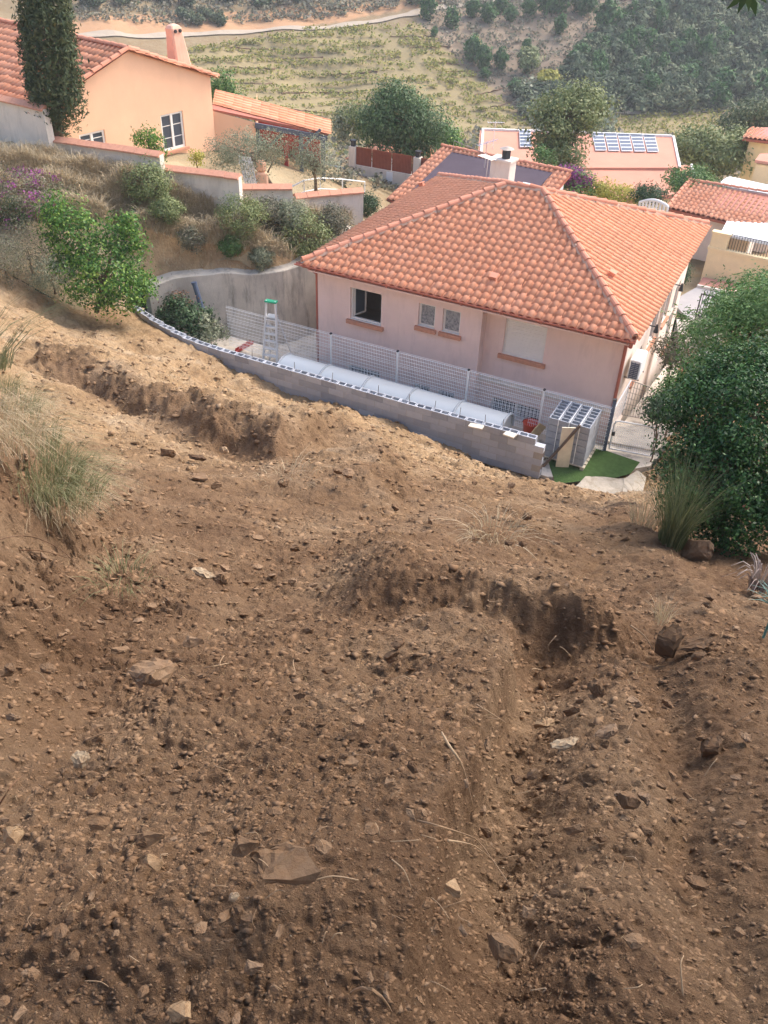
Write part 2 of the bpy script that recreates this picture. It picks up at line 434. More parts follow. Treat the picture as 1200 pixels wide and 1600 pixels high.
def frame(origin, sx, sy=None, sz=(0, 0, 1)):
    sx = Vector(sx).normalized(); sz = Vector(sz).normalized()
    sy = Vector(sy).normalized() if sy is not None else sz.cross(sx).normalized()
    m = Matrix.Identity(4)
    for i in range(3): m[i][0], m[i][1], m[i][2], m[i][3] = sx[i], sy[i], sz[i], origin[i]
    return m

# ------------------------------------------------------------------ noise in numpy
def vnoise(x, y, seed=0):
    xi = np.floor(x).astype(np.int64); yi = np.floor(y).astype(np.int64)
    fx = x - xi; fy = y - yi
    def h(a, b):
        n = (a * 374761393 + b * 668265263 + seed * 1274126177) & 0x7fffffff
        n = ((n ^ (n >> 13)) * 1274126177) & 0x7fffffff
        n = (n ^ (n >> 16)) & 0xffff
        return n / 65535.0
    ux = fx * fx * fx * (fx * (fx * 6 - 15) + 10); uy = fy * fy * fy * (fy * (fy * 6 - 15) + 10)
    a = h(xi, yi); b_ = h(xi + 1, yi); c = h(xi, yi + 1); d = h(xi + 1, yi + 1)
    return (a + (b_ - a) * ux) * (1 - uy) + (c + (d - c) * ux) * uy
def sst(a, b, x):
    t = np.clip((x - a) / (b - a), 0, 1); return t * t * (3 - 2 * t)

# ------------------------------------------------------------------ terrain heights
CP_ = [(0, 0, 11.9), (-3, 0, 12.3), (3, 0, 11.6), (0, -6, 14.3), (-7, -5, 15.2), (8, -6, 13.5), (-1.5, 2.5, 10.65), (1.5, 2.5, 10.5),
       (0, 5, 9.2), (0, 10, 6.55), (0, 15, 3.75), (0, 18, 2.0), (0.6, 20.6, .55), (-3, 5, 9.6), (-3, 10, 6.9), (-3.4, 16, 3.9), (-3.4, 22.3, .78),
       (-6, 24, 1.08), (-7.9, 25, 1.28), (-9.4, 25.4, 1.55), (-8, 16, 5.4), (-12, 18, 6.0), (-9, 8, 9.2), (-16, 12, 9.5), (-20, 24, 6),
       (3, 5, 8.95), (3, 10, 6.1), (3, 15, 3.0), (3.7, 19.0, .22), (6, 19, .0), (7.4, 19.2, .25), (5.5, 12, 4.5), (8, 9, 6.6), (10, 15, 4.2),
       (9.3, 20, 1.5), (11.2, 24, .8), (14, 28, .2), (17, 20, 3), (16, 8, 7.5),
       (8.4, 23.5, -.1), (10.2, 27, -.8), (12.4, 34, -2.05), (14, 37, -2.1), (18, 40, -2.3), (22, 33, -.6),
       (-7, 28.2, 1.9), (-6.6, 29, 2.8), (-9.5, 28.6, 3.4), (-13, 28, 4.4), (-12, 31, 4.7), (-8, 29.6, 3.9), (-5.4, 29.6, 3.1), (-3.6, 30.4, 2.5),
       (-1.3, 31.7, 2.1), (-3.6, 28.9, 1.95), (-9, 33, 3.7), (-6, 33, 3.2), (-3.5, 34, 2.8), (-1.5, 35, 2.1), (-13, 36, 4), (-18, 33, 5.2), (-8, 41, 3.1),
       (-3, 42, 1.2), (2, 30, -.7), (5, 26, -.7), (8, 30, -1.0), (2, 38, -.9), (-20, 45, 3),
       (0, 47, -1.0), (-2.5, 50, -1.0), (5, 50, -2.5), (10, 50, -3.2), (14, 46, -2.8), (20, 50, -4), (0, 60, -4.5), (10, 60, -5.5), (20, 62, -6.5),
       (-10, 56, -2), (30, 60, -7), (-25, 60, -2), (0, 80, -12), (22, 86, -13), (-22, 82, -9), (45, 92, -15), (0, 108, -18), (30, 120, -18.3), (-30, 105, -13)]
for (u, v, z) in ((500, 200, -18), (800, 190, -18.5), (1000, 185, -18), (1200, 165, -18), (600, 0, -8), (1200, 0, -8), (0, 0, -6), (0, 60, -9),
                  (300, 60, -10.5), (640, 25, -9.5), (1000, 0, -8), (900, 90, -13.3), (450, 120, -14.3), (1100, 90, -13.2)):
    CP_.append(tuple(PZ(u, v, z)))
CP_ += [(-130, 200, 10), (0, 240, 12), (140, 270, 12), (-110, 110, 2), (160, 140, -8), (-60, 40, 8), (60, 30, -2)]
_c = np.array(CP_)
def _tps(r2): return 0.5 * r2 * np.log(r2 + 1e-9)
_n = len(_c)
_A = np.zeros((_n + 3, _n + 3))
_d2 = ((_c[:, None, :2] - _c[None, :, :2]) ** 2).sum(-1)
_A[:_n, :_n] = _tps(_d2) + np.eye(_n) * 0.05
_A[:_n, _n] = 1; _A[:_n, _n + 1:] = _c[:, :2]; _A[_n:, :_n] = _A[:_n, _n:].T
_w = np.linalg.solve(_A, np.concatenate([_c[:, 2], [0, 0, 0]]))
def H0(x, y):
    x = np.asarray(x, float); y = np.asarray(y, float); out = np.zeros(x.shape)
    xf, yf, of = x.ravel(), y.ravel(), out.ravel()
    for i in range(0, xf.size, 20000):
        xs, ys = xf[i:i + 20000], yf[i:i + 20000]
        r2 = (xs[:, None] - _c[:, 0]) ** 2 + (ys[:, None] - _c[:, 1]) ** 2
        of[i:i + 20000] = _tps(r2) @ _w[:_n] + _w[_n] + _w[_n + 1] * xs + _w[_n + 2] * ys
    return of.reshape(x.shape)

WALL = [(-8.35, 26.2), (-7.5, 25.35), (-6.5, 24.65), (-5.2, 23.93), (-3.37, 23.05), (.59, 21.13), (4.30, 19.42)]   # front face of the block wall
YARD = [(-8.6, 26.9)] + [(x + .08, y + .16) for x, y in WALL] + [(5.2, 19.6), (7.4, 20.3), (8.7, 22.2), (10.0, 24.8), (12.9, 31.5), (13.9, 34.3), (11.9, 35.2), (1.4, 35.9), (-1.2, 32.3), (-2.6, 29.8), (-3.85, 28.6), (-5.9, 28.25), (-7.8, 27.7)]
def inside(poly, x, y):
    r = np.zeros(np.shape(x), bool); k = len(poly)
    for i in range(k):
        x1, y1 = poly[i]; x2, y2 = poly[(i + 1) % k]
        if y1 == y2: continue
        c = ((y1 > y) != (y2 > y)) & (x < (x2 - x1) * (y - y1) / (y2 - y1) + x1)
        r ^= c
    return r
def hit0(us, vs, H, tmin=0.3, tmax=330, n=420):
    """first points where the pixel rays meet the height field"""
    d = rays(us, vs); d = d / np.linalg.norm(d, axis=-1, keepdims=True)
    t = np.geomspace(tmin, tmax, n)
    N = len(d); lo = np.full(N, tmin); hi = np.full(N, tmax); found = np.zeros(N, bool)
    for i in range(1, n):
        p = d * t[i]; z = p[:, 2] + CZ
        un = (~found) & (z < H(p[:, 0], p[:, 1]))
        lo[un] = t[i - 1]; hi[un] = t[i]; found |= un
        if found.all(): break
    for _ in range(12):
        mid = (lo + hi) / 2; p = d * mid[:, None]
        below = p[:, 2] + CZ < H(p[:, 0], p[:, 1])
        hi = np.where(below, mid, hi); lo = np.where(below, lo, mid)
    p = d * hi[:, None]; p[:, 2] += CZ
    return p

# dug features of the slope, traced as polylines on the ground
def gp(pix):
    a = np.array(pix, float); return hit0(a[:, 0], a[:, 1], H0)[:, :2]
def polydist(line, x, y):
    """signed distance (positive on the far side, left of the direction of travel) and parameter along the line"""
    best = np.full(np.shape(x), 1e9); sd = np.zeros(np.shape(x)); par = np.zeros(np.shape(x)); L = 0
    seg = np.linalg.norm(np.diff(line, axis=0), axis=1); tot = seg.sum()
    for i in range(len(line) - 1):
        ax, ay = line[i]; bx, by = line[i + 1]; l = seg[i]; ux, uy = (bx - ax) / l, (by - ay) / l
        t = np.clip((x - ax) * ux + (y - ay) * uy, 0, l)
        dx, dy = x - (ax + t * ux), y - (ay + t * uy); dd = np.hypot(dx, dy)
        s = np.sign(ux * dy - uy * dx + 1e-12)
        m_ = dd < best
        best = np.where(m_, dd, best); sd = np.where(m_, dd * s, sd); par = np.where(m_, (L + t) / tot, par); L += l
    return sd, par
L_CUT = gp([(560, 938), (620, 938), (700, 945), (800, 968), (930, 988), (985, 985)])
L_BANK = gp([(40, 560), (120, 590), (230, 640), (330, 690), (430, 715), (520, 712)])
L_RUT = gp([(650, 1600), (672, 1480), (690, 1380), (712, 1270), (760, 1150), (800, 1060), (806, 985)])
L_LEFT = gp([(70, 1150), (100, 1010), (140, 900), (135, 800), (90, 680), (10, 600), (-120, 560)])
L_EDGE = gp([(1290, 1080), (1185, 985), (1120, 900), (1050, 850), (1010, 800)])
L_MND = gp([(610, 800), (640, 770), (628, 715), (585, 690)])
def fx(line, y):   # x of a line that runs away from the camera
    o = np.argsort(line[:, 1]); return np.interp(y, line[o, 1], line[o, 0])
def fy(line, x):   # y of a line that runs across the slope
    o = np.argsort(line[:, 0]); return np.interp(x, line[o, 0], line[o, 1])
def win(line, k, q, m):
    a, b = line[:, k].min(), line[:, k].max(); return sst(a - m, a + m, q) * sst(b + m, b - m, q)
def feat(x, y):
    h = np.zeros(np.shape(x))
    wob = (vnoise(x * 2.3, y * 2.3, 3) - .5) * .5 + (vnoise(x * 6.1, y * 6.1, 4) - .5) * .25 + (vnoise(x * 14, y * 14, 44) - .5) * .12
    s = y - fy(L_CUT, x) + wob * .28; e = win(L_CUT, 0, x, .3)
    h += e * (.31 * sst(-.10, .22, s) * np.exp(-np.clip(s - .25, 0, 9) ** 2 / (2 * 1.1 ** 2)) - .07 * np.exp(-(s + .15) ** 2 / .12))
    s = y - fy(L_BANK, x) + wob * .6; e = win(L_BANK, 0, x, .9)
    h += e * (.62 * sst(-.45, 1.0, s) * np.exp(-np.clip(s - .9, 0, 20) ** 2 / (2 * 2.2 ** 2)) - .10 * np.exp(-(s + .35) ** 2 / .5))
    s = fx(L_RUT, y) - x + wob * .10; e = win(L_RUT, 1, y, .4)
    h += e * (.28 * sst(-.05, .05, s) * np.exp(-np.clip(s, 0, 9) ** 2 / .9) - .15 * np.exp(-(s + .15) ** 2 / .022) + .05 * np.exp(-(s + .55) ** 2 / .03) - .10 * np.exp(-(s + .78) ** 2 / .012))
    s = fx(L_LEFT, y) - x + wob * .4
    h += .8 * sst(-.1, .9, s) * sst(1.0, 2.6, y) * sst(15, 9, y)
    s = x - fx(L_EDGE, y) + wob * .3; e = win(L_EDGE, 1, y, .5)
    h += e * .16 * np.exp(-(s + .4) ** 2 / .12)
    s = fx(L_MND, y) - x + wob * .6; e = win(L_MND, 1, y, .8)
    h += e * .38 * sst(-.15, .45, s) * np.exp(-np.clip(s - .3, 0, 9) ** 2 / 1.6)
    return h
def near_mask(x, y):
    return sst(30, 24, y) * sst(-16, -11, x) * sst(13, 8, x)
YARD_CUT = True
def Hb(x, y):
    """terrain without the fine relief"""
    x = np.asarray(x, float); y = np.asarray(y, float)
    z = H0(x, y)
    nm = (y < 27) & (y > -3) & (np.abs(x) < 14)
    if nm.any():
        z = z.copy(); z[nm] += feat(x[nm], y[nm]) * sst(27, 20, y[nm])
    ins = inside(YARD, x, y)
    if YARD_CUT: z = np.where(ins, np.minimum(z, -.75), z)
    far = sst(40, 70, y)
    z = z + far * ((vnoise(x * .07, y * .07, 5) - .5) * 2.2 + (vnoise(x * .21, y * .21, 6) - .5) * .8)
    bankm = sst(26, 28, y) * sst(40, 34, y) * sst(-1, -3, x) * (~ins)
    z = z + bankm * ((vnoise(x * .9, y * .9, 8) - .5) * .7 + (vnoise(x * 2.6, y * 2.6, 9) - .5) * .3)
    return z
def relief(x, y):
    w = vnoise(x * .8 + 40, y * .8 + 17, 11); q = .6 + .8 * vnoise(x * 1.9 + 7, y * 1.9 + 31, 20)
    wx = x + (vnoise(x * 2.7, y * 2.7, 41) - .5) * .25; wy = y + (vnoise(x * 2.7, y * 2.7, 42) - .5) * .25
    r = (vnoise(x * 1.1, y * 1.1, 12) - .5) * .16 + (vnoise(wx * 2.6, wy * 2.6, 13) - .5) * .09
    r += (np.abs(vnoise(wx * 5.3 + 3, wy * 5.3, 14) - .5) - .2) * .055 * q
    r += (np.abs(vnoise(wx * 11 + wy * 3, wy * 11 - wx * 3, 15) - .5) - .2) * .040 * q
    r += (np.abs(vnoise(wx * 22 - wy * 7, wy * 22 + wx * 7, 16) - .5) - .2) * .040 * q
    r += (vnoise(x * 41 + y * 9, y * 41 - x * 9, 17) - .5) * .023
    r += (vnoise(x * 77 - y * 21, y * 77 + x * 21, 18) - .5) * .011 + (vnoise(x * 140 + y * 33, y * 140 - x * 33, 19) - .5) * .006
    return r
def H(x, y): return Hb(x, y)
def Hd(x, y):
    k = 1 + 1.3 * sst(8, 16, y) + 1.0 * sst(.6, -.4, x - fx(L_LEFT, y)) * sst(13, 9, y) * sst(2.0, 3.0, y)
    k = k * (.7 + .3 * sst(.9, 2.6, y))
    s = y - fy(L_BANK, x); k = k + .3 * win(L_BANK, 0, x, .9) * np.exp(-(s - .3) ** 2 / 1.0)
    s = y - fy(L_CUT, x); k = k + .2 * win(L_CUT, 0, x, .3) * np.exp(-(s - .1) ** 2 / .15)
    return Hb(x, y) + relief(x, y) * k * sst(26.5, 24, y)
def hit(u, v):
    return Vector(hit0(np.array([u]), np.array([v]), Hd if v > 520 else Hb)[0])
def hits(us, vs, fine=True): return hit0(np.asarray(us, float), np.asarray(vs, float), Hd if fine else Hb)

# ------------------------------------------------------------------ ground meshes
def subsoil(x, y):
    # pale ochre subsoil was thrown up along the wall and on the bench; darker topsoil lies upslope
    n = (vnoise(x * .5, y * .5, 31) - .5) * 4 + (vnoise(x * 1.7, y * 1.7, 32) - .5) * 2.5
    f = sst(4.5, 17, y - .45 * x + n)
    s = y - fy(L_BANK, x)
    f = f * (1 - .85 * np.exp(-(s - .2) ** 2 / .55) * win(L_BANK, 0, x, .9))
    return f
def add_attr(me, name, vals):
    a = me.attributes.new(name, 'FLOAT', 'POINT'); a.data.foreach_set('value', np.ascontiguousarray(vals, dtype=np.float32))
TH0, TH1, R0, R1 = math.radians(-56), math.radians(54), 0.35, 29.5
nt_, nr_ = 660, 900
th = np.linspace(TH0, TH1, nt_); rr = np.geomspace(R0, R1, nr_)
T_, R_ = np.meshgrid(th, rr)
X, Y = R_ * np.sin(T_), R_ * np.cos(T_)
Zg = Hd(X, Y)
idx = np.arange(nt_ * nr_).reshape(nr_, nt_)
quads = np.stack([idx[:-1, :-1], idx[:-1, 1:], idx[1:, 1:], idx[1:, :-1]], -1).reshape(-1, 4)
insY = inside(YARD, X, Y).ravel()
keep = ~(insY[quads].all(1))
cx, cy = X.ravel()[quads].mean(1), Y.ravel()[quads].mean(1)
back_ = (cy > 26.0) | ((cx < -9.6) & (cy > 25.2)) | ((cx > 8.2) & (cy > 19.5))
keep &= ~back_
me = mesh_np('dirt_slope', np.stack([X.ravel(), Y.ravel(), Zg.ravel()], -1), quads[keep], True)
add_attr(me, 'subsoil', subsoil(X, Y).ravel())
setp(link_mesh('dirt_slope', me, M['earth']), kind='structure')

def Hfan(x, y):
    r = np.hypot(x, y); t = np.arctan2(x, y)
    a = np.clip((t - TH0) / (TH1 - TH0) * (nt_ - 1), 0, nt_ - 1.001); b = np.clip(np.log(np.maximum(r, 1e-6) / R0) / math.log(R1 / R0) * (nr_ - 1), 0, nr_ - 1.001)
    i, j = a.astype(int), b.astype(int); fa, fb = a - i, b - j
    return (Zg[j, i] * (1 - fa) + Zg[j, i + 1] * fa) * (1 - fb) + (Zg[j + 1, i] * (1 - fa) + Zg[j + 1, i + 1] * fa) * fb
def fhits(us, vs): return hit0(np.asarray(us, float), np.asarray(vs, float), Hfan, .3, 29, 500)
def fhit(u, v): return Vector(fhits([u], [v])[0])
def grid_terrain(name, xs, ys, cutfn, drop=0.0, masks=True):
    X, Y = np.meshgrid(xs, ys); Z = Hb(X, Y) - drop
    nx, ny = len(xs), len(ys)
    idx = np.arange(nx * ny).reshape(ny, nx)
    q = np.stack([idx[:-1, :-1], idx[:-1, 1:], idx[1:, 1:], idx[1:, :-1]], -1).reshape(-1, 4)
    cx, cy = X.ravel()[q].mean(1), Y.ravel()[q].mean(1)
    q = q[~cutfn(cx, cy)]
    me = mesh_np(name, np.stack([X.ravel(), Y.ravel(), Z.ravel()], -1), q, True)
    x, y, z = X.ravel(), Y.ravel(), Z.ravel()
    u, v, zc = project(np.stack([x, y, z], -1))
    return me, x, y, z, u, v, zc
def in_fan(cx, cy):
    r = np.hypot(cx, cy); t = np.arctan2(cx, cy)
    b = (cy > 25.8) | ((cx < -9.4) & (cy > 25.0)) | ((cx > 8.0) & (cy > 19.3))
    return (r > R0 + .15) & (r < R1 - .3) & (t > TH0 + .03) & (t < TH1 - .03) & ~b
# zones of the far hill, outlined where they lie on the ground
VINE1 = [(215, 92), (480, 45), (600, 38), (640, 60), (790, 195), (760, 245), (500, 245), (330, 200), (215, 130)]
VINE2 = [(612, 40), (652, 40), (720, 100), (835, 200), (770, 205), (690, 130)]
VINE3 = [(955, 185), (1010, 178), (1150, 172), (1170, 200), (1080, 225), (960, 215)]
CLAY = [(100, 55), (100, 25), (340, 22), (520, 8), (760, -5), (640, 15), (480, 42), (300, 55)]
SCRUB = [(655, 35), (700, -5), (1210, -5), (1210, 175), (950, 180), (840, 200), (720, 100)]
def hill_ground():
    xs = np.arange(-150, 190, 1.0); ys = np.arange(62, 280, 1.0)
    me, x, y, z, u, v, zc = grid_terrain('valley_hillside', xs, ys, lambda a, b: np.zeros(a.shape, bool))
    vis = zc > 5
    jit = (vnoise(x * .3, y * .3, 40) - .5) * 12
    v1 = (inside(VINE1, u + jit, v) | inside(VINE2, u + jit * .6, v) | inside(VINE3, u, v)) & vis
    cl = inside(CLAY, u, v + jit * .3) & vis
    sc = inside(SCRUB, u, v) & vis
    add_attr(me, 'vine', v1.astype(float)); add_attr(me, 'clay', cl.astype(float)); add_attr(me, 'scrub', sc.astype(float) * .8)
    add_attr(me, 'dark', (inside(FOREST, u, v) & vis).astype(float) * .8)
    setp(link_mesh('valley_hillside', me, M['wild']), kind='structure')
FOREST = [(955, 60), (1010, 20), (1080, -10), (1210, -10), (1210, 165), (1150, 172), (1000, 180), (945, 175), (880, 130), (905, 95)]
hill_ground()
YARD_CUT = False
me, x, y, z, u, v, zc = grid_terrain('hillside', np.arange(-60, 60.1, .4), np.arange(-20, 63.1, .4), lambda a, b: in_fan(a, b) | (inside(YARD, a, b) & (b < 35)), .03)
YARD_CUT = True
add_attr(me, 'clay', (sst(30, 27, y) * sst(-10, -7, x) * (vnoise(x * .7, y * .7, 50) > .35)) * .9)
add_attr(me, 'straw', sst(24, 27, y) * sst(1, -2, x) * sst(40, 34, y) * 1.0)
setp(link_mesh('hillside', me, M['wild']), kind='structure')
GX, GY = np.arange(-60, 60.1, .4), np.arange(-20, 63.1, .4)
GZ = Hb(*np.meshgrid(GX, GY)); QX, QY = np.arange(-150, 190, 1.0), np.arange(62, 340, 1.0); QZ = Hb(*np.meshgrid(QX, QY))
def bil(X0, Y0, st, Zt, x, y):
    a = np.clip((x - X0) / st, 0, Zt.shape[1] - 1.001); b = np.clip((y - Y0) / st, 0, Zt.shape[0] - 1.001); i, j = a.astype(int), b.astype(int); fa, fb = a - i, b - j
    return (Zt[j, i] * (1 - fa) + Zt[j, i + 1] * fa) * (1 - fb) + (Zt[j + 1, i] * (1 - fa) + Zt[j + 1, i + 1] * fa) * fb
def HL(x, y): return np.where(y < 62.2, bil(-60, -20, .4, GZ, x, y), bil(-150, 62, 1.0, QZ, x, y))
# yard, behind the block wall
yb = MB()
yard_front = [(x + .1, y + .2) for x, y in WALL]
yb.slab([Vector((x, y, 0.0)) for x, y in yard_front + [(5.3, 19.6), (7.35, 20.35), (7.55, 20.75), (6.3, 21.2), (-5.6, 27.4), (-7.5, 27.4)]], (0, 0, 1), .7)
setp(yb.build('yard', M['concrete']), kind='structure')
yb = MB(); yb.slab([Vector((x, y, -.6)) for x, y in [(-6.1, 27.5), (6.2, 21.3), (6.7, 22.2), (-2.4, 26.7), (1.6, 35.6), (.9, 36.0), (-3.3, 28.4)]], (0, 0, 1), .4)
setp(yb.build('house_path', M['concrete']), kind='structure')
al = MB(); L_ = [(6.2, 21.2, .0), (6.9, 22.4, -.05), (8.0, 24.6, -.4), (9.6, 27.9, -1.0), (11.2, 31.2, -1.6), (12.0, 34.6, -2.02)]; R_a = [(7.6, 20.7, .0), (8.6, 22.2, -.05), (10.0, 24.8, -.4), (11.4, 28.0, -1.0), (12.9, 31.4, -1.6), (14.1, 34.4, -2.02)]
for i in range(5):
    al.add([Vector(q) - Vector((0, 0, k)) for k in (0, .5) for q in (L_[i], R_a[i], R_a[i + 1], L_[i + 1])], [(0, 1, 2, 3), (4, 7, 6, 5), (0, 4, 5, 1), (1, 5, 6, 2), (2, 6, 7, 3), (3, 7, 4, 0)])
setp(al.build('alley', M['concrete']), kind='structure')

# ------------------------------------------------------------------ building helpers
def holed_wall(mb, s0, s1, z0, z1, w, holes, depth=.16):
    """vertical wall on the plane y = w of the frame with openings and their reveals"""
    ss = sorted({s0, s1} | {h[0] for h in holes} | {h[1] for h in holes}); zs = sorted({z0, z1} | {h[2] for h in holes} | {h[3] for h in holes})
    for i in range(len(ss) - 1):
        for j in range(len(zs) - 1):
            a, b_, c, d = ss[i], ss[i + 1], zs[j], zs[j + 1]
            if any(h[0] <= a and b_ <= h[1] and h[2] <= c and d <= h[3] for h in holes): continue
            mb.add([(a, w, c), (b_, w, c), (b_, w, d), (a, w, d)], [(0, 1, 2, 3)])
    for a, b_, c, d in holes:
        e = w + depth
        mb.add([(a, w, c), (a, e, c), (a, e, d), (a, w, d)], [(0, 1, 2, 3)])
        mb.add([(b_, w, c), (b_, w, d), (b_, e, d), (b_, e, c)], [(0, 1, 2, 3)])
        mb.add([(a, w, d), (a, e, d), (b_, e, d), (b_, w, d)], [(0, 1, 2, 3)])
        mb.add([(a, w, c), (b_, w, c), (b_, e, c), (a, e, c)], [(0, 1, 2, 3)])
def frame_rect(mb, s0, s1, z0, z1, w0, w1, t):
    mb.box((s0, w0, z0), (s1, w1, z0 + t)); mb.box((s0, w0, z1 - t), (s1, w1, z1))
    mb.box((s0, w0, z0 + t), (s0 + t, w1, z1 - t)); mb.box((s1 - t, w0, z0 + t), (s1, w1, z1 - t))

TPROF = [(0, .0), (.04, -.012), (.075, .0), (.092, .036), (.125, .059), (.162, .066), (.2, .059), (.233, .036), (.25, .0)]
def tile_template(w, L, lift=.014, over=.05):
    sc = w / .25
    a = np.array([q[0] * sc for q in TPROF]); h = np.array([q[1] * sc for q in TPROF])
    n = len(a)
    v = np.concatenate([np.stack([a, np.full(n, 0.0), h + lift - .016], -1), np.stack([a, np.full(n, 0.0), h + lift], -1), np.stack([a, np.full(n, L + over), h], -1)])
    f = []
    for r in range(2):
        for i in range(n - 1): f.append((r * n + i, r * n + i + 1, (r + 1) * n + i + 1, (r + 1) * n + i))
    return v, np.array(f)
def tiled_face(roof, O, e, up, poly, mat, w=.25, L=.36, individual=0, rank=None, jitter=.006, stuff_name='roof_tile_field', tile_name='roof_tile'):
    """lay barrel tiles over a convex polygon given in (a along eave, b up the slope); returns tiles left for individuals"""
    O = np.array(O, float); e = np.array(Vector(e).normalized()); up = np.array(Vector(up).normalized()); nrm = np.cross(e, up)
    tv, tf = tile_template(w, L)
    pa = np.array(poly); amin, amax = pa[:, 0].min(), pa[:, 0].max(); bmin, bmax = pa[:, 1].min(), pa[:, 1].max()
    k = len(poly)
    area = sum(poly[i][0] * poly[(i + 1) % k][1] - poly[(i + 1) % k][0] * poly[i][1] for i in range(k))
    pl = list(poly) if area > 0 else list(poly)[::-1]
    def dist(a, b):
        return np.min([((pl[(i + 1) % k][0] - pl[i][0]) * (b - pl[i][1]) - (pl[(i + 1) % k][1] - pl[i][1]) * (a - pl[i][0])) /
                       math.hypot(pl[(i + 1) % k][0] - pl[i][0], pl[(i + 1) % k][1] - pl[i][1]) for i in range(k)], axis=0)
    whole, cut = [], []
    for j in range(int(math.ceil((bmax - bmin) / L))):
        for i in range(int(math.ceil((amax - amin) / w))):
            a0, b0 = amin + i * w, bmin + j * L
            ds = [dist(a0 + p, b0 + q) for p, q in ((0, 0), (w, 0), (0, L), (w, L))]
            if min(ds) > -.02: whole.append((a0, b0))
            elif max(ds) > -.02: cut.append((a0, b0))
    frm = np.stack([e, up, nrm], 0)
    def geo(lst):
        V = []; Fs = []
        for q, (a0, b0) in enumerate(lst):
            j = RNG.normal(0, jitter, 3)
            V.append((tv + [a0 + j[0], b0 + j[1] - .03, abs(j[2]) * .6])); Fs.append(tf + q * len(tv))
        return np.concatenate(V), np.concatenate(Fs)
    ind = []
    if individual:
        whole.sort(key=rank)
        ind, whole = whole[:individual], whole[individual:]
        me = mesh_np(tile_name, tv, tf)
        me.materials.append(mat)
        o0 = org_of(roof)
        for (a0, b0) in ind:
            j = RNG.normal(0, jitter, 3)
            ob = bpy.data.objects.new(tile_name, me); COL.objects.link(ob); ob.parent = roof
            P0 = O + e * (a0 + j[0]) + up * (b0 + j[1] - .03) + nrm * abs(j[2]) * .6
            mt = Matrix.Identity(4)
            for r in range(3): mt[r][0], mt[r][1], mt[r][2], mt[r][3] = e[r], up[r], nrm[r], P0[r] - o0[r]
            ob.matrix_local = mt
    parts = []
    if whole: parts.append(geo(whole))
    if cut:
        cv, cf = geo(cut)
        bm_ = bmesh.new(); bv = [bm_.verts.new(p) for p in cv]
        for q in cf: bm_.faces.new([bv[i] for i in q])
        for i in range(k):
            (ax, ay), (bx, by) = pl[i], pl[(i + 1) % k]
            if abs(by - ay) < 1e-6 and abs(ay - bmin) < 1e-6: continue
            no = Vector(((by - ay), -(bx - ax), 0)).normalized()
            bmesh.ops.bisect_plane(bm_, geom=bm_.verts[:] + bm_.edges[:] + bm_.faces[:], plane_co=(ax, ay, 0), plane_no=no, clear_outer=True)
        bmesh.ops.triangulate(bm_, faces=bm_.faces[:])
        bm_.verts.index_update()
        parts.append((np.array([v.co[:] for v in bm_.verts]), np.array([[v.index for v in f_.verts] for f_ in bm_.faces])))
        bm_.free()
    V, Q = [], []; n = 0
    for v, f in parts:
        if not len(v): continue
        V.append(v)
        if f.shape[1] == 4: f = np.concatenate([f[:, [0, 1, 2]], f[:, [0, 2, 3]]])
        Q.append(f + n); n += len(v)
    if V:
        V = np.concatenate(V) @ frm + O
        o = obj_np(stuff_name, V, np.concatenate(Q), mat, roof)
        o['kind'] = 'stuff'
def barrel(mb, p, q, r0, r1, nrm, n=7, arc=math.pi * .95, th=.02):
    """half-round ridge tile from p (wide low end) to q"""
    p, q = Vector(p), Vector(q); d = (q - p).normalized(); nrm = Vector(nrm); s = d.cross(nrm).normalized(); t = s.cross(d)
    vs = []
    for c, r in ((p, r0 - th), (p, r0), (q, r1)):
        for i in range(n):
            a = -arc / 2 + arc * i / (n - 1)
            vs.append(c + s * math.sin(a) * r + t * math.cos(a) * r)
    fs = [(r * n + i, r * n + i + 1, (r + 1) * n + i + 1, (r + 1) * n + i) for r in range(2) for i in range(n - 1)]
    mb.add(vs, fs)
def ridge_row(roof, p, q, mat, name='hip_tile', L=.40, r=.115, up=.05):
    p, q = Vector(p), Vector(q); d = q - p; n = max(1, int(d.length / L)); d /= n
    for i in range(n):
        m = MB(); a = p + d * i + Vector((0, 0, up + .02)); b_ = p + d * (i + 1.12) + Vector((0, 0, up))
        jj = Vector((random.gauss(0, .006), random.gauss(0, .006), random.gauss(0, .004)))
        barrel(m, a + jj, b_ + jj, r, r * .82, Vector((0, 0, 1))); m.build(name, mat, roof)

# ------------------------------------------------------------------ the pink house
EO = Vector((-2.817, 26.057, 0)); ES = Vector((9.334, -4.464, 0)).normalized(); EW = Vector((-ES.y, ES.x, 0))
HF = frame(EO, ES, EW)
HFI = HF.inverted()
EZ, APZ, HLEN, HDEP = 3.2, 4.95, 10.35, 10.36
def onwall(u, v, w): # pixel to (s, z) on a plane parallel to the house front
    q = HFI @ PP(u, v, EO + EW * w, EW); return q.x, q.z
house = thing('pink_house', 'pink rendered house with hipped terracotta tile roof below the dug slope', 'house', HF @ Vector((5.2, 5.2, -.7)))
W1, W2, JOG = .45, .82, 5.85
S0, S1, WB = .28, 10.08, 9.95
holes1 = []
def rect(u0, v0, u1, v1, w):
    a, b_ = onwall(u0, v0, w), onwall(u1, v1, w); return (a[0], b_[0], min(a[1], b_[1]), max(a[1], b_[1]))
def fixrect(s0, s1, z0, z1): return (s0, s1, z0, z1)
h_open = (1.45, 2.55, 1.50, 2.56); h_a = (3.80, 4.36, 1.84, 2.58); h_b = (4.60, 5.18, 1.84, 2.58)
q0, q1 = onwall(791, 497, W2), onwall(847, 570, W2)
h_sh = (q0[0], q1[0], q1[1] + .05, q0[1])
hb = [(1.38, 2.55, -.52, -.12), (3.78, 4.34, -.52, -.16), (4.62, 5.18, -.52, -.16)]
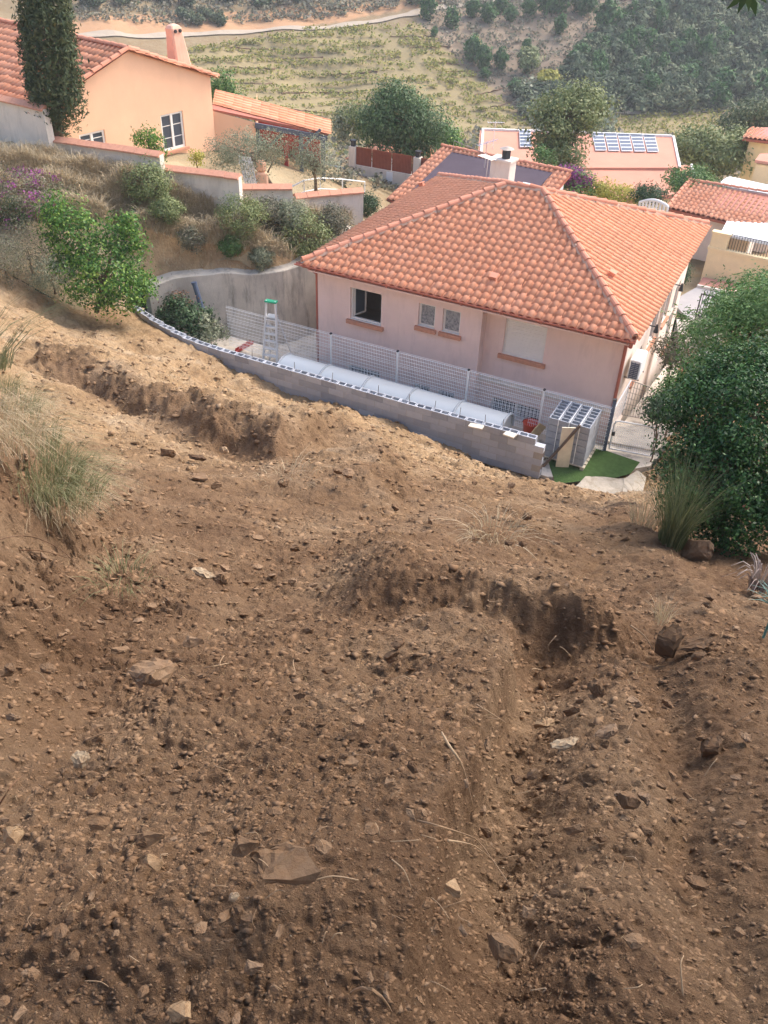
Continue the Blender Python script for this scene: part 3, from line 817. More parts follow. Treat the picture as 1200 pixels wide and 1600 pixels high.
q0, q1 = onwall(768, 620, W2), onwall(843, 662, W2)
hb4 = (q0[0], q1[0], q1[1] - .08, q0[1])
wl = MB(HF)
holed_wall(wl, S0, JOG, -1.6, EZ + .1, W1, [h_open, h_a, h_b] + hb)
wl.add([(JOG, W1, -1.6), (JOG, W2, -1.6), (JOG, W2, EZ + .1), (JOG, W1, EZ + .1)], [(0, 1, 2, 3)])
holed_wall(wl, JOG, S1, -1.6, EZ + .1, W2, [h_sh, hb4])
wl.build('front_wall', M['pink'], house)
wl = MB(HF)
wl.add([(S0, W1, -1.6), (S0, WB, -1.6), (S0, WB, EZ + .1), (S0, W1, EZ + .1)], [(0, 1, 2, 3)])
wl.add([(S0, WB, -3), (S1, WB, -3), (S1, WB, EZ + .1), (S0, WB, EZ + .1)], [(0, 1, 2, 3)])
wl.build('rear_wall', M['pink'], house)
# right-hand side wall with its windows
SF = frame(HF @ Vector((S1, W2, 0)), EW, -ES)   # x runs back along the wall, y into the house
wl = MB(SF)
side_holes = [(1.75, 2.6, .5, 1.5), (3.6, 4.6, .9, 2.1), (5.6, 6.5, .9, 2.1), (7.4, 8.3, -.9, 1.6)]
holed_wall(wl, 0, WB - W2, -3.2, EZ + .1, 0, side_holes)
wl.build('side_wall', M['pale_pink'], house)
for h in side_holes:
    g = MB(SF); g.box((h[0], .12, h[2]), (h[1], .14, h[3])); o = g.build('window', M['glass'], house)
    g = MB(SF); frame_rect(g, h[0], h[1], h[2], h[3], .05, .119, .06); g.build('frame', M['white_wood'], o)
    g = MB(SF); g.box((h[0] - .08, -.09, h[2] - .09), (h[1] + .08, .05, h[2] - .002)); g.build('sill', M['sill'], o)
g = MB(SF); g.box((.0, -.12, -3.2), (1.1, -.003, -.2)); g.build('pilaster', M['pale_pink'], house)
g = MB(SF); g.tube([(4.9, -.06, 3.0), (4.9, -.06, -2.5)], .05, 8); g.tube([(0.9, -.05, 2.9), (4.9, -.06, 2.9)], .025, 6); g.build('side_pipe', M['pale_pink'], house)
for xx in (3.2, 6.9):
    g = MB(SF); g.tube([(xx, 0, 1.9), (xx, -.22, 1.9)], .02, 6); g.tube([(xx, -.22, 1.98), (xx, -.22, 1.72)], [.03, .08], 8); g.build('wall_lamp', M['dark'], house)
# inside: floor and back partition so that the open window looks into a dark room
g = MB(HF); g.box((S0 + .05, 3.4, .55), (JOG, 3.5, EZ)); g.box((S0 + .02, W1 + .2, .45), (S1 - .02, WB - .02, .55)); g.build('interior', M['grey_render'], house)
# open casement window
def window_frame(h, w, t=.055):
    g = MB(HF); frame_rect(g, h[0], h[1], h[2], h[3], w, w + .07, t); return g
o = window_frame(h_open, W1 + .09).build('open_window', M['white_wood'], house)
def casement(s, sgn):
    fr = HF @ Matrix.Translation((s, W1 + .16, 0)) @ Matrix.Rotation(math.radians(68) * sgn, 4, 'Z')
    wd = (h_open[1] - h_open[0] - .11) / 2
    g = MB(fr); x0, x1 = (0, wd) if sgn > 0 else (-wd, 0)
    frame_rect(g, x0, x1, h_open[2] + .06, h_open[3] - .06, -.02, .02, .05); c = g.build('casement', M['white_wood'], o)
    g = MB(fr); g.box((x0 + .05, -.004, h_open[2] + .11), (x1 - .05, .004, h_open[3] - .11)); g.build('pane', M['glass'], o)
casement(h_open[0] + .055, 1); casement(h_open[1] - .055, -1)
def sill(h, w, parent, ex=.1):
    g = MB(HF); g.box((h[0] - ex, w - .1, h[2] - .13), (h[1] + ex, w - .002, h[2] - .004)); g.build('sill', M['sill'], parent)
    g = MB(HF); g.box((h[0] + .002, w + .001, h[2] + .001), (h[1] - .002, w + .085, h[2] + .012)); g.build('sill_tile', M['white_render'], parent)
sill(h_open, W1, o)
for h in (h_a, h_b):
    o = window_frame(h, W1 + .09, .06).build('small_window', M['white_wood'], house)
    g = MB(HF); g.box((h[0] + .06, W1 + .11, h[2] + .06), (h[1] - .06, W1 + .12, h[3] - .06)); g.build('pane', M['frosted'], o)
    sill(h, W1, o, .07)
o = window_frame(h_sh, W2 + .07, .05).build('shuttered_window', M['white_wood'], house)
nsl = 20; zz = np.linspace(h_sh[2] + .05, h_sh[3] - .05, nsl + 1)
g = MB(HF)
for i in range(nsl): g.box((h_sh[0] + .05, W2 + .085 + .004 * (i % 2), zz[i] + .003), (h_sh[1] - .05, W2 + .105, zz[i + 1] - .003))
g.build('roller_shutter', M['shutter'], o)
g = MB(HF); g.box((h_sh[0] + .052, W2 + .106, h_sh[2] + .05), (h_sh[1] - .052, W2 + .11, h_sh[3] - .05)); g.build('shutter_backing', M['sill'], o)
sill(h_sh, W2, o)
for h, w in [(q, W1) for q in hb] + [(hb4, W2)]:
    o = window_frame(h, w + .1, .045).build('basement_window', M['white_wood'], house)
    g = MB(HF); g.box((h[0] + .045, w + .14, h[2] + .045), (h[1] - .045, w + .15, h[3] - .045)); g.build('pane', M['glass'], o)
    g = MB(HF); n = int((h[1] - h[0]) / .11)
    for i in range(1, n): 
        s = h[0] + (h[1] - h[0]) * i / n; g.tube([(s, w + .05, h[2]), (s, w + .05, h[3])], .009, 4, False)
    for zf in (.3, .7): g.tube([(h[0], w + .05, h[2] + (h[3] - h[2]) * zf), (h[1], w + .05, h[2] + (h[3] - h[2]) * zf)], .009, 4, False)
    g.build('window_bars', M['white_paint'], o)
g = MB(HF); g.box(((hb4[0] + hb4[1]) / 2 - .04, W2 + .03, hb4[2]), ((hb4[0] + hb4[1]) / 2 + .04, W2 + .12, hb4[3])); g.build('mullion', M['white_wood'], house)
# roof
RC = [HF @ Vector(q) for q in ((0, 0, EZ), (HLEN, 0, EZ), (HLEN, HDEP, EZ), (0, HDEP, EZ))]
RA = HF @ Vector((4.55, 5.18, APZ)); RB = HF @ Vector((5.75, 5.18, APZ))
deck = MB()
dz = Vector((0, 0, -.03))
deck.add([p + dz for p in RC] + [RA + dz, RB + dz] + [p + Vector((0, 0, -.16)) for p in RC], [(0, 1, 5, 4), (1, 2, 5), (2, 3, 4, 5), (3, 0, 4), (0, 6, 7, 1), (1, 7, 8, 2), (2, 8, 9, 3), (3, 9, 6, 0), (6, 9, 8, 7)])
roof = deck.build('roof', M['gutter'], house)
ORG[roof.name] = ORG[house.name]
def face(i, j, top):
    """eave from corner i to j; top = list of apex points, nearest j first"""
    e = (RC[j] - RC[i]).normalized(); mid = top[0] - RC[i]; inward = mid - e * mid.dot(e); up = inward.normalized()
    poly = [(-.0, -.10), ((RC[j] - RC[i]).length, -.10)] + [((t - RC[i]).dot(e), (t - RC[i]).dot(up)) for t in top]
    return RC[i], e, up, poly
Of, e_, up_, poly = face(0, 1, [RB, RA])
tiled_face(roof, Of, e_, up_, poly, M['tile'], L=.29, individual=300, rank=lambda q: q[1])
for i, j, top in ((1, 2, [RB]), (2, 3, [RA, RB]), (3, 0, [RA])):
    Of, e_, up_, poly = face(i, j, top)
    tiled_face(roof, Of, e_, up_, poly, M['tile'], L=.29)
mo = MB()
for c, a in ((RC[0], RA), (RC[1], RB), (RC[2], RB), (RC[3], RA)): 
    for k in range(14):
        p0, p1 = c.lerp(a, k / 14 + .004), c.lerp(a, (k + 1) / 14); barrel(mo, p0 + Vector((0, 0, -.0)), p1 + Vector((0, 0, -.0)), .13 + random.uniform(-.008, .01), .125, (0, 0, 1), 5)
barrel(mo, RA + Vector((0, 0, .0)), RB, .13, .13, (0, 0, 1), 5)
mo.build('hip_mortar', M['mortar'], roof)
for c, a in ((RC[0], RA), (RC[1], RB), (RC[2], RB), (RC[3], RA)): ridge_row(roof, c, a, M['hip'])
ridge_row(roof, RA - ES * .1, RB, M['hip'], 'ridge_tile')
# vent tiles
def roofpoint(u, v): # point on the front or the side slope
    return None
for (u, v, tri) in ((772, 438, (0, 1)), (953, 433, (1, 2)), (660, 293, (3, 0))):
    a, b_ = RC[tri[0]], RC[tri[1]]; apex = RB if tri[0] != 3 else RA
    n = (b_ - a).cross(apex - a).normalized(); q = PP(u, v, a, n)
    g = MB(); g.beam(q - n * .02, q + n * .17, .17, .17, (b_ - a).normalized()); g.beam(q + n * .171, q + n * .2, .22, .22, (b_ - a).normalized())
    g.build('vent_tile', M['hip'], roof)
# gutters and downpipes
def gutter(a, b_, name):
    g = MB(HF); d = (Vector(b_) - Vector(a)).normalized(); s = Vector((-d.y, d.x, 0)); n = 8; vs = []
    for c in (Vector(a), Vector(b_)):
        for r in (.075, .062):
            for i in range(n + 1):
                an = math.pi * i / n; vs.append(c + s * math.cos(an) * r - Vector((0, 0, 1)) * math.sin(an) * r)
    m = n + 1; fs = []
    for r in range(2): fs += [(r * m + i, r * m + i + 1, 2 * m + r * m + i + 1, 2 * m + r * m + i) for i in range(n)]
    fs += [(0, m, 3 * m, 2 * m), (n, n + m, n + 3 * m, n + 2 * m), tuple(list(range(m)) + list(range(2 * m - 1, m - 1, -1))), tuple(list(range(2 * m, 3 * m)) + list(range(4 * m - 1, 3 * m - 1, -1)))]
    g.add(vs, fs); g.build(name, M['gutter'], house)
gutter((-.18, -.12, EZ + .0), (HLEN + .05, -.12, EZ - .02), 'gutter')
for s in np.arange(.6, HLEN, 1.2):
    g = MB(HF); g.box((s - .02, -.21, EZ - .1), (s + .02, .0, EZ - .085)); g.box((s - .02, -.215, EZ - .1), (s + .02, -.2, EZ + .01)); g.build('gutter_bracket', M['gutter'], house)
g = MB(HF); g.tube([(HLEN - .05, -.12, EZ - .08), (HLEN - .05, -.1, EZ - .2), (S1 - .04, W2 - .09, EZ - .55), (S1 - .04, W2 - .09, -.6)], .05, 8); g.build('downpipe', M['gutter'], house)
g = MB(HF); g.tube([(S0 + .02, -.1, EZ - .08), (S0 - .06, W1 + .05, EZ - .5), (S0 - .06, W1 + .05, -.6)], .045, 8); g.build('downpipe', M['gutter'], house)
g = MB(HF); g.box((S0 - .06, -.05, EZ - .21), (HLEN - .1, W2 + .1, EZ - .165)); g.build('soffit', M['pink'], house)
# air conditioning unit on the side wall
ac = thing('air_conditioner', 'white outdoor air conditioning unit hung on side wall of pink house', 'air conditioner', SF @ Vector((.55, -.3, 1.6)))
g = MB(SF); g.box((.3, -.42, 1.45), (1.12, -.1, 2.05), bev=.02); g.build('casing', M['white_paint'], ac)
g = MB(SF)
for i in range(9): g.box((.275, -.38 + .0, 1.5 + i * .055), (.296, -.14, 1.53 + i * .055))
for i in range(3): g.box((.272, -.38 + i * .11, 1.48), (.298, -.365 + i * .11, 2.0))
g.build('grille', M['bluegrey'], ac)
g = MB(SF); g.box((.4, -.44, 1.4), (.44, -.003, 1.44)); g.box((1.0, -.44, 1.4), (1.04, -.003, 1.44)); g.build('bracket', M['galv'], ac)

# ------------------------------------------------------------------ block wall
def resample(line, step):
    pts = [Vector((x, y, 0)) for x, y in line]; out = []; L = 0; acc = [0]
    for i in range(len(pts) - 1): acc.append(acc[-1] + (pts[i + 1] - pts[i]).length)
    n = int(acc[-1] / step)
    for k in range(n + 1):
        t = k * step
        for i in range(len(pts) - 1):
            if t <= acc[i + 1] + 1e-6:
                out.append(pts[i].lerp(pts[i + 1], (t - acc[i]) / (acc[i + 1] - acc[i]))); break
    return out, acc[-1]
def solid_block(L, D, Hh):
    return MB().box((0, 0, 0), (L, D, Hh), bev=.004)
def hollow_block(L, D, Hh, nc=2, wall=.032, deep=.14):
    """concrete block with open cells on top"""
    m = MB()
    m.add([(0, 0, 0), (L, 0, 0), (L, D, 0), (0, D, 0), (0, 0, Hh), (L, 0, Hh), (L, D, Hh), (0, D, Hh)], [(0, 3, 2, 1), (0, 1, 5, 4), (1, 2, 6, 5), (2, 3, 7, 6), (3, 0, 4, 7)])
    xs = [0]; cw = (L - wall * (nc + 1)) / nc
    for c in range(nc): xs += [xs[-1] + wall, xs[-1] + wall + cw]
    xs.append(L); ys = [0, wall, D - wall, D]
    for i in range(len(xs) - 1):
        for j in range(3):
            hole = j == 1 and i % 2 == 1
            x0, x1, y0, y1 = xs[i], xs[i + 1], ys[j], ys[j + 1]
            if not hole: m.add([(x0, y0, Hh), (x1, y0, Hh), (x1, y1, Hh), (x0, y1, Hh)], [(0, 1, 2, 3)])
            else:
                zz = Hh - deep
                m.add([(x0, y0, Hh), (x1, y0, Hh), (x1, y1, Hh), (x0, y1, Hh), (x0 + .01, y0 + .01, zz), (x1 - .01, y0 + .01, zz), (x1 - .01, y1 - .01, zz), (x0 + .01, y1 - .01, zz)],
                      [(4, 5, 6, 7), (0, 4, 7, 3), (1, 2, 6, 5), (0, 1, 5, 4), (3, 7, 6, 2)])
    return m
BL, BD, BH = .49, .2, .2
me_solid = solid_block(BL, BD, BH - .008).mesh('block', Vector()); me_solid.materials.append(M['block'])
me_holl = hollow_block(BL, BD, BH - .008).mesh('block', Vector()); me_holl.materials.append(M['block'])
me_half = solid_block(BL / 2 - .004, BD, BH - .008).mesh('block', Vector()); me_half.materials.append(M['block'])
WTOP = 1.2
bw = thing('block_wall', 'low curving wall of grey hollow concrete blocks along the dug slope', 'wall', (WALL[3][0], WALL[3][1], 0))
def lay_blocks(root, line, ztop, courses, rise=None):
    pts, Ltot = resample(line, .5)
    fine, _ = resample(line, .25)
    for c in range(courses):
        off = 0 if c % 2 == 0 else 1      # running bond on the 25 cm grid
        k = off
        while k + 2 < len(fine):
            a, b_ = fine[k], fine[k + 2]; d = (b_ - a).normalized(); n = Vector((-d.y, d.x, 0))
            z = ztop - (c + 1) * BH + (rise(k * .25 / Ltot) if rise else 0)
            ob = bpy.data.objects.new('block', me_holl if c == 0 else me_solid); COL.objects.link(ob); ob.parent = root
            mt = frame(a + d * .005 + Vector((0, 0, z)) - ORG[root.name] + n * random.uniform(-.003, .003), d, n); ob.matrix_local = mt
            k += 2
        if off == 1:
            a, b_ = fine[0], fine[1]; d = (b_ - a).normalized(); n = Vector((-d.y, d.x, 0))
            ob = bpy.data.objects.new('block', me_half); COL.objects.link(ob); ob.parent = root
            ob.matrix_local = frame(a + Vector((0, 0, ztop - (c + 1) * BH + (rise(0) if rise else 0))) - ORG[root.name], d, n)
    core = MB()
    for k in range(len(fine) - 1):
        a, b_ = fine[k], fine[k + 1]; d = (b_ - a).normalized(); n = Vector((-d.y, d.x, 0)); z0 = ztop - courses * BH; z1 = ztop - BH - .012 + (rise(k * .25 / Ltot) if rise else 0)
        core.add([a + n * .006 + Vector((0, 0, z0)), b_ + n * .006 + Vector((0, 0, z0)), b_ + n * .006 + Vector((0, 0, z1)), a + n * .006 + Vector((0, 0, z1)),
                  a + n * .194 + Vector((0, 0, z0)), b_ + n * .194 + Vector((0, 0, z0)), b_ + n * .194 + Vector((0, 0, z1)), a + n * .194 + Vector((0, 0, z1))], [(0, 1, 2, 3), (5, 4, 7, 6), (3, 2, 6, 7)])
    core.build('mortar', M['blockmortar'], root)
rise = lambda t: .24 * (1 - sst(0, .22, t))
lay_blocks(bw, WALL, WTOP, 6, rise)
fine, Lw = resample(WALL, .25)
for k in (14, 20, 26, 31, 37, 41, 44, 47, 50, 52):
    if k < len(fine):
        g = MB(); p0 = fine[k] + Vector((.09, .14, WTOP - .1)); g.tube([p0, p0 + Vector((random.uniform(-.03, .03), random.uniform(-.03, .03), .32))], .008, 5); g.build('rebar', M['dark_wood'], bw)
bw2 = thing('block_wall', 'short return of grey blocks at the left end of the curving block wall', 'wall', (-8.3, 26, 0))
lay_blocks(bw2, [(-9.45, 25.4), (-8.37, 26.25)], WTOP + .22, 5)
# two loose pieces of slab left on the wall top
def slab_piece(u, v, w, d, h, label, rz):
    p = PZ(u, v, WTOP + .005); g = MB(frame(p, (math.cos(rz), math.sin(rz), 0)))
    g.add([(-w, -d, 0), (w * .9, -d * 1.1, 0), (w, d * .8, 0), (w * .2, d, 0), (-w * .9, d * .9, 0), (-w, -d, h), (w * .9, -d * 1.1, h), (w, d * .8, h), (w * .2, d, h), (-w * .9, d * .9, h)], [(4, 3, 2, 1, 0), (5, 6, 7, 8, 9), (0, 1, 6, 5), (1, 2, 7, 6), (2, 3, 8, 7), (3, 4, 9, 8), (4, 0, 5, 9)])
    setp(g.build('slab_offcut', M['white_stone'], None, p), label, 'slab')
slab_piece(744, 667, .2, .1, .04, 'whitish broken slab lying on the wall top, the left one of two', -.3)
slab_piece(797, 680, .16, .11, .04, 'whitish slab offcut on the wall top near the wall\'s right end', -.5)

# ------------------------------------------------------------------ retaining wall of old concrete
RW = [(-7.9, 26.9), (-7.2, 27.35), (-6.3, 27.62), (-5.6, 27.85), (-4.7, 27.95), (-3.75, 28.1), (-3.0, 28.75), (-2.3, 29.6), (-1.2, 31.7)]
RWZ = [(250, 452), (268, 440), (305, 434), (340, 431), (385, 437), (440, 427)]
tops = [1.75, 1.95, 1.98, 2.0, 1.92, 2.02, 2.05, 2.2, 2.4]
g = MB()
pts, Lr = resample(RW, .3)
acc = [0]
for i in range(len(RW) - 1): acc.append(acc[-1] + math.dist(RW[i], RW[i + 1]))
prev = None
ring = []
for k, p0 in enumerate(pts):
    d = (pts[min(k + 1, len(pts) - 1)] - pts[max(k - 1, 0)]).normalized(); n = Vector((-d.y, d.x, 0))
    zt = float(np.interp(k * .3, acc, tops)) + random.uniform(-.015, .015)
    ring.append([p0 + Vector((0, 0, -.8)), p0 + n * .06 + Vector((0, 0, zt * .5)), p0 + n * .1 + Vector((0, 0, zt - .03)), p0 + n * .13 + Vector((0, 0, zt)), p0 + n * .6 + Vector((0, 0, zt + .02)), p0 + n * .65 + Vector((0, 0, -.8))])
vs = [q for r in ring for q in r]
g.add(vs, [(i * 6 + j, (i + 1) * 6 + j, (i + 1) * 6 + j + 1, i * 6 + j + 1) for i in range(len(ring) - 1) for j in range(5)] + [(0, 1, 2, 3, 4, 5), tuple((len(ring) - 1) * 6 + j for j in range(6))])
setp(g.build('retaining_wall', M['concrete'], None, (-5, 27.9, 0)), 'old bare concrete retaining wall at the foot of the overgrown bank', 'wall')
YARD_CUT = False
bf = MB(); rows_ = []
for k, p0 in enumerate(pts):
    d = (pts[min(k + 1, len(pts) - 1)] - pts[max(k - 1, 0)]).normalized(); n = Vector((-d.y, d.x, 0)); zt = float(np.interp(k * .3, acc, tops))
    r_ = [p0 + n * .45 + Vector((0, 0, zt - .04))]
    for o_ in (.75, 1.1, 1.5, 1.9):
        q_ = p0 + n * o_; hz_ = float(Hb(np.array([q_.x]), np.array([q_.y]))[0]); r_.append(Vector((q_.x, q_.y, max(zt - .02, hz_ + (.03 if o_ < 1.6 else -.05)))))
    rows_.append(r_)
YARD_CUT = True
bf.add([q_ for r_ in rows_ for q_ in r_], [(i * 5 + j, (i + 1) * 5 + j, (i + 1) * 5 + j + 1, i * 5 + j + 1) for i in range(len(rows_) - 1) for j in range(4)])
setp(bf.build('bank_foot', M['bank_earth'], None, (-5, 28.6, 0)), kind='structure')
g = MB(); q = PZ(312, 470, 1.3); g.tube([q + Vector((.35, -.3, -1.2)), q, q + Vector((-.14, .1, .55))], .085, 10); g.tube([q + Vector((-.14, .1, .53)), q + Vector((-.15, .105, .6))], .095, 10)
setp(g.build('pipe_stub', M['bluegrey'], None, q), 'dark grey pipe end leaning against the concrete retaining wall', 'pipe')
for (u, v, h) in ((277, 465, .8), (289, 440, .9)):
    q = PZ(u, v, 1.2); g = MB(); g.tube([q, q + Vector((-.12, .1, h))], .012, 5); setp(g.build('iron_stake', M['galv'], None, q), 'thin rusty stake by the retaining wall, %s of the pair' % ('left' if u == 277 else 'right'), 'stake')

# ------------------------------------------------------------------ white mesh fence
FD = Vector((.9, -.436, 0)).normalized()
FP0 = Vector(PZ(517, 523, 1.45)); FP0.z = 0
fence = thing('mesh_fence', 'white welded mesh fence between block wall and pink house', 'fence', FP0)
def fpos(k): return FP0 + FD * (2.3 * k)
FH = 1.45
fr = frame((0, 0, 0), FD)
posts = list(range(-1, 4))
for k in posts:
    p0 = fpos(k); g = MB(frame(p0, FD)); g.box((-.025, -.03, -.1), (.025, .03, FH + .02)); g.build('post', M['white_paint'], fence)
    g = MB(frame(p0, FD)); g.box((-.03, -.035, FH + .02), (.03, .035, FH + .06)); g.build('post_cap', M['dark'], fence)
def panel(k0, k1, h=FH):
    p0 = fpos(k0); L = 2.3 * (k1 - k0); g = MB(frame(p0, FD))
    n = int(L / .055)
    for i in range(1, n):
        x = L * i / n; g.tube([(x, .035, .05), (x, .035, h)], .0062, 4, False)
    nz = 13
    for j in range(nz):
        z = .08 + (h - .1) * j / (nz - 1)
        g.tube([(.02, .03, z), (L - .02, .03, z)], .0085, 4, False)
        if j in (0, 4, 8, 12): g.tube([(.02, .06, z + .03), (L - .02, .06, z + .03)], .006, 4, False)
    g.build('panel', M['white_paint'], fence)
for k in posts[:-1]: panel(k, k + 1)
panel(3, 3.85)
panel(-1.72, -1)

# ------------------------------------------------------------------ curved translucent shelter in the yard
sh0 = fpos(-.42) + Vector((-.36, -.74, 0)) 
sd = FD; sn = Vector((-FD.y, FD.x, 0))
shel = thing('pool_shelter', 'low arched shelter of milky plastic panels between block wall and fence', 'shelter', sh0 - sn * .35)
segs = 5; SL = 1.45
for k in range(segs):
    r = .64 - .012 * (segs - k); hgt = .60 - .006 * (segs - k)
    def arc(x, rr=1.0, n=14):
        return [sh0 - sn * .35 + sd * x + sn * (math.cos(math.pi * i / n) * r * rr) + Vector((0, 0, max(0, math.sin(math.pi * i / n)) ** .75 * hgt * rr + .42)) for i in range(n + 1)]
    a, b_ = arc(k * SL), arc((k + 1) * SL - .01); n = len(a)
    g = MB(); g.add(a + b_ + arc(k * SL, .985) + arc((k + 1) * SL - .01, .985), [(i, i + 1, n + i + 1, n + i) for i in range(n - 1)] + [(2 * n + i, 3 * n + i, 3 * n + i + 1, 2 * n + i + 1) for i in range(n - 1)])
    g.build('arched_panel', M['poly'], shel, smooth=True)
    g = MB(); ar = arc((k + 1) * SL, 1.02); g.tube(ar, .04, 6); g.build('rib', M['rib'], shel)
    if k == 0: g = MB(); g.tube(arc(0, 1.015), .022, 6); g.build('rib', M['alu'], shel)
    g = MB(); g.beam(a[0], b_[0], .05, .06); g.beam(a[-1], b_[-1], .05, .06)
    for e0, e1 in ((a[0], b_[0]), (a[-1], b_[-1])): g.add([e0, e1, Vector((e1.x, e1.y, 0)), Vector((e0.x, e0.y, 0))], [(0, 1, 2, 3)])
    g.build('base_rail', M['alu'], shel)
ar = arc(segs * SL - .05, .97); g = MB(); g.add(ar, [tuple(range(len(ar)))]); g.build('end_panel', M['poly'], shel)
# red tub and a board beside its end
p0 = PZ(828, 672, .15); p0.z = 0
tub = thing('red_bucket', 'orange red plastic tub beside the end of the arched shelter', 'tub', p0)
g = MB(); n = 14; vs = []
for (z, r) in ((0, .17), (.4, .23), (.42, .25), (.42, .225), (.03, .15)):
    vs += [p0 + Vector((math.cos(2 * math.pi * i / n) * r, math.sin(2 * math.pi * i / n) * r, z)) for i in range(n)]
g.add(vs, [(r * n + i, r * n + (i + 1) % n, (r + 1) * n + (i + 1) % n, (r + 1) * n + i) for r in range(4) for i in range(n)] + [tuple(range(n)), tuple(4 * n + i for i in range(n))])
g.build('tub_body', M['orange_red'], tub, smooth=True)
g = MB(); g.tube([p0 + Vector((math.cos(t) * .25, math.sin(t) * .02, .42 + math.sin(t) * .12)) for t in np.linspace(0, math.pi, 9)], .01, 5); g.build('handle', M['dark'], tub)
p0 = PZ(826, 690, .1); p1 = PZ(848, 664, .6)
g = MB(); g.beam(p0, p1, .03, .28); setp(g.build('timber_board', M['wood'], None, p0), 'raw yellow timber board leaning between shelter end and block stack', 'board')

# ------------------------------------------------------------------ stepladder
lb = PZ(428, 562, 0.0)
lad = thing('step_ladder', 'aluminium stepladder with green top standing by the mesh fence', 'ladder', lb)
LF = frame(lb, Vector((.96, -.28, 0)))
for sx in (-1, 1):
    g = MB(LF); g.beam((sx * .25, -.3, 0), (sx * .15, .0, 2.05), .05, .07, (0, 1, 0)); g.build('front_rail', M['ladder'], lad)
    g = MB(LF); g.beam((sx * .27, .75, 0), (sx * .15, .06, 1.55), .025, .04, (0, 1, 0)); g.build('rear_leg', M['alu'], lad)
    g = MB(LF); g.beam((sx * .25, -.3, -.005), (sx * .245, -.285, .09), .05, .08, (0, 1, 0)); g.build('foot', M['dark'], lad)
for i in range(6):
    z = .25 + i * .235; t = z / 2.0; g = MB(LF); g.box((-.25 + .1 * t, -.3 + .3 * t - .05, z), (.25 - .1 * t, -.3 + .3 * t + .06, z + .045)); g.build('step', M['ladder'], lad)
g = MB(LF); g.box((-.16, -.12, 1.5), (.16, .16, 1.53)); g.build('platform', M['alu'], lad)
g = MB(LF); g.box((-.2, -.08, 1.99), (.2, .1, 2.05), bev=.015); g.build('tool_tray', M['green_plastic'], lad)
p0 = PZ(382, 543, .02); g = MB(frame(p0, Vector((.5, .85, 0)))); g.box((-.4, -.07, 0), (.4, .07, .012)); g.box((-.4, -.07, .0125), (.4, -.055, .1)); g.box((-.4, .055, .0125), (.4, .07, .1))
setp(g.build('steel_channel', M['red_paint'], None, p0), 'short dull red steel channel lying in the yard left of the ladder', 'steel channel')

# ------------------------------------------------------------------ stack of blocks on its pallet
SX = Vector((.9, -.436, 0)).normalized(); SYv = Vector((-SX.y, SX.x, 0))
c_near = PZ(910, 738, 0.0)                   # nearest lower right corner of the pallet
c_near = Vector((5.40, 19.98, 0))
STW, STD = 1.18, 1.12
st0 = c_near - SX * STW
PFr = frame(st0, SX, SYv)
pal = thing('pallet', 'grey wooden pallet under the stack of concrete blocks', 'pallet', st0)
for i in range(6): g = MB(PFr); g.box((-.03, -.04 + i * .2, .1), (STW + .05, .08 + i * .2, .122)); g.build('deck_board', M['pallet'], pal)
for i in range(3): g = MB(PFr); g.box((-.02 + i * (STW - .06) / 2, -.03, .0), (.08 + i * (STW - .06) / 2, STD + .03, .099)); g.build('runner', M['pallet'], pal)
LAY, NX, NYB = 6, 4, 2
bwid, blen, bhei = STW / NX, STD / NYB, .205
me_st = hollow_block(blen - .012, bwid - .03, bhei - .016, 3, .03, .12).mesh('concrete_block', Vector()); me_st.materials.append(plain('stacked_block_concrete', S(156, 159, 165), .95, .1, .14, 7, .4, 120, .005))
for L in range(LAY):
    for i in range(NX):
        for j in range(NYB):
            ob = bpy.data.objects.new('concrete_block', me_st); COL.objects.link(ob)
            p0 = PFr @ Vector((bwid * (i + 1) - .015 + random.uniform(-.005, .005), blen * j + .006, .124 + L * bhei))
            ob.matrix_world = frame(p0, SYv, -SX)
            where = 'top layer' if L == LAY - 1 else 'lower layers'
            setp(ob, 'grey hollow concrete block in the %s of the stack beside the gate' % where, 'block', 'stacked concrete blocks on the pallet, ' + where)
for i in range(1, 4):
    g = MB(PFr); x = bwid * i; zt = .124 + LAY * bhei + .006
    for a, b_ in (((x, -.008, .1), (x, -.008, zt)), ((x, -.008, zt), (x, STD + .008, zt)), ((x, STD + .008, zt), (x, STD + .008, .1))): g.beam(a, b_, .022, .006, (0, 1, 0) if a[2] != b_[2] else (0, 0, 1))
    setp(g.build('packing_strap', M['white_paint'], None, PFr @ Vector((x, 0, 0))), 'white strap round the block stack, %s from its left side' % ['first', 'second', 'third'][i - 1], 'strap')
# plank and dark bar leaning against the wall end
a, b_ = fhit(874, 753), PZ(889, 668, 1.3)
g = MB(); g.beam(a + Vector((0, 0, -.1)), b_, .36, .035, (0, -1, .3)); setp(g.build('plank', M['plank'], None, a), 'pale cement-splashed plank leaning at the right end of the block wall', 'plank')
a, b_ = fhit(826, 744), PZ(905, 660, 1.42)
g = MB(); g.beam(a + Vector((0, -.15, -.1)), b_ + Vector((0, -.15, 0)), .06, .09, (0, -1, .3)); setp(g.build('timber_prop', M['dark_wood'], None, a), 'dark weathered timber prop slanting across the pale plank', 'timber')
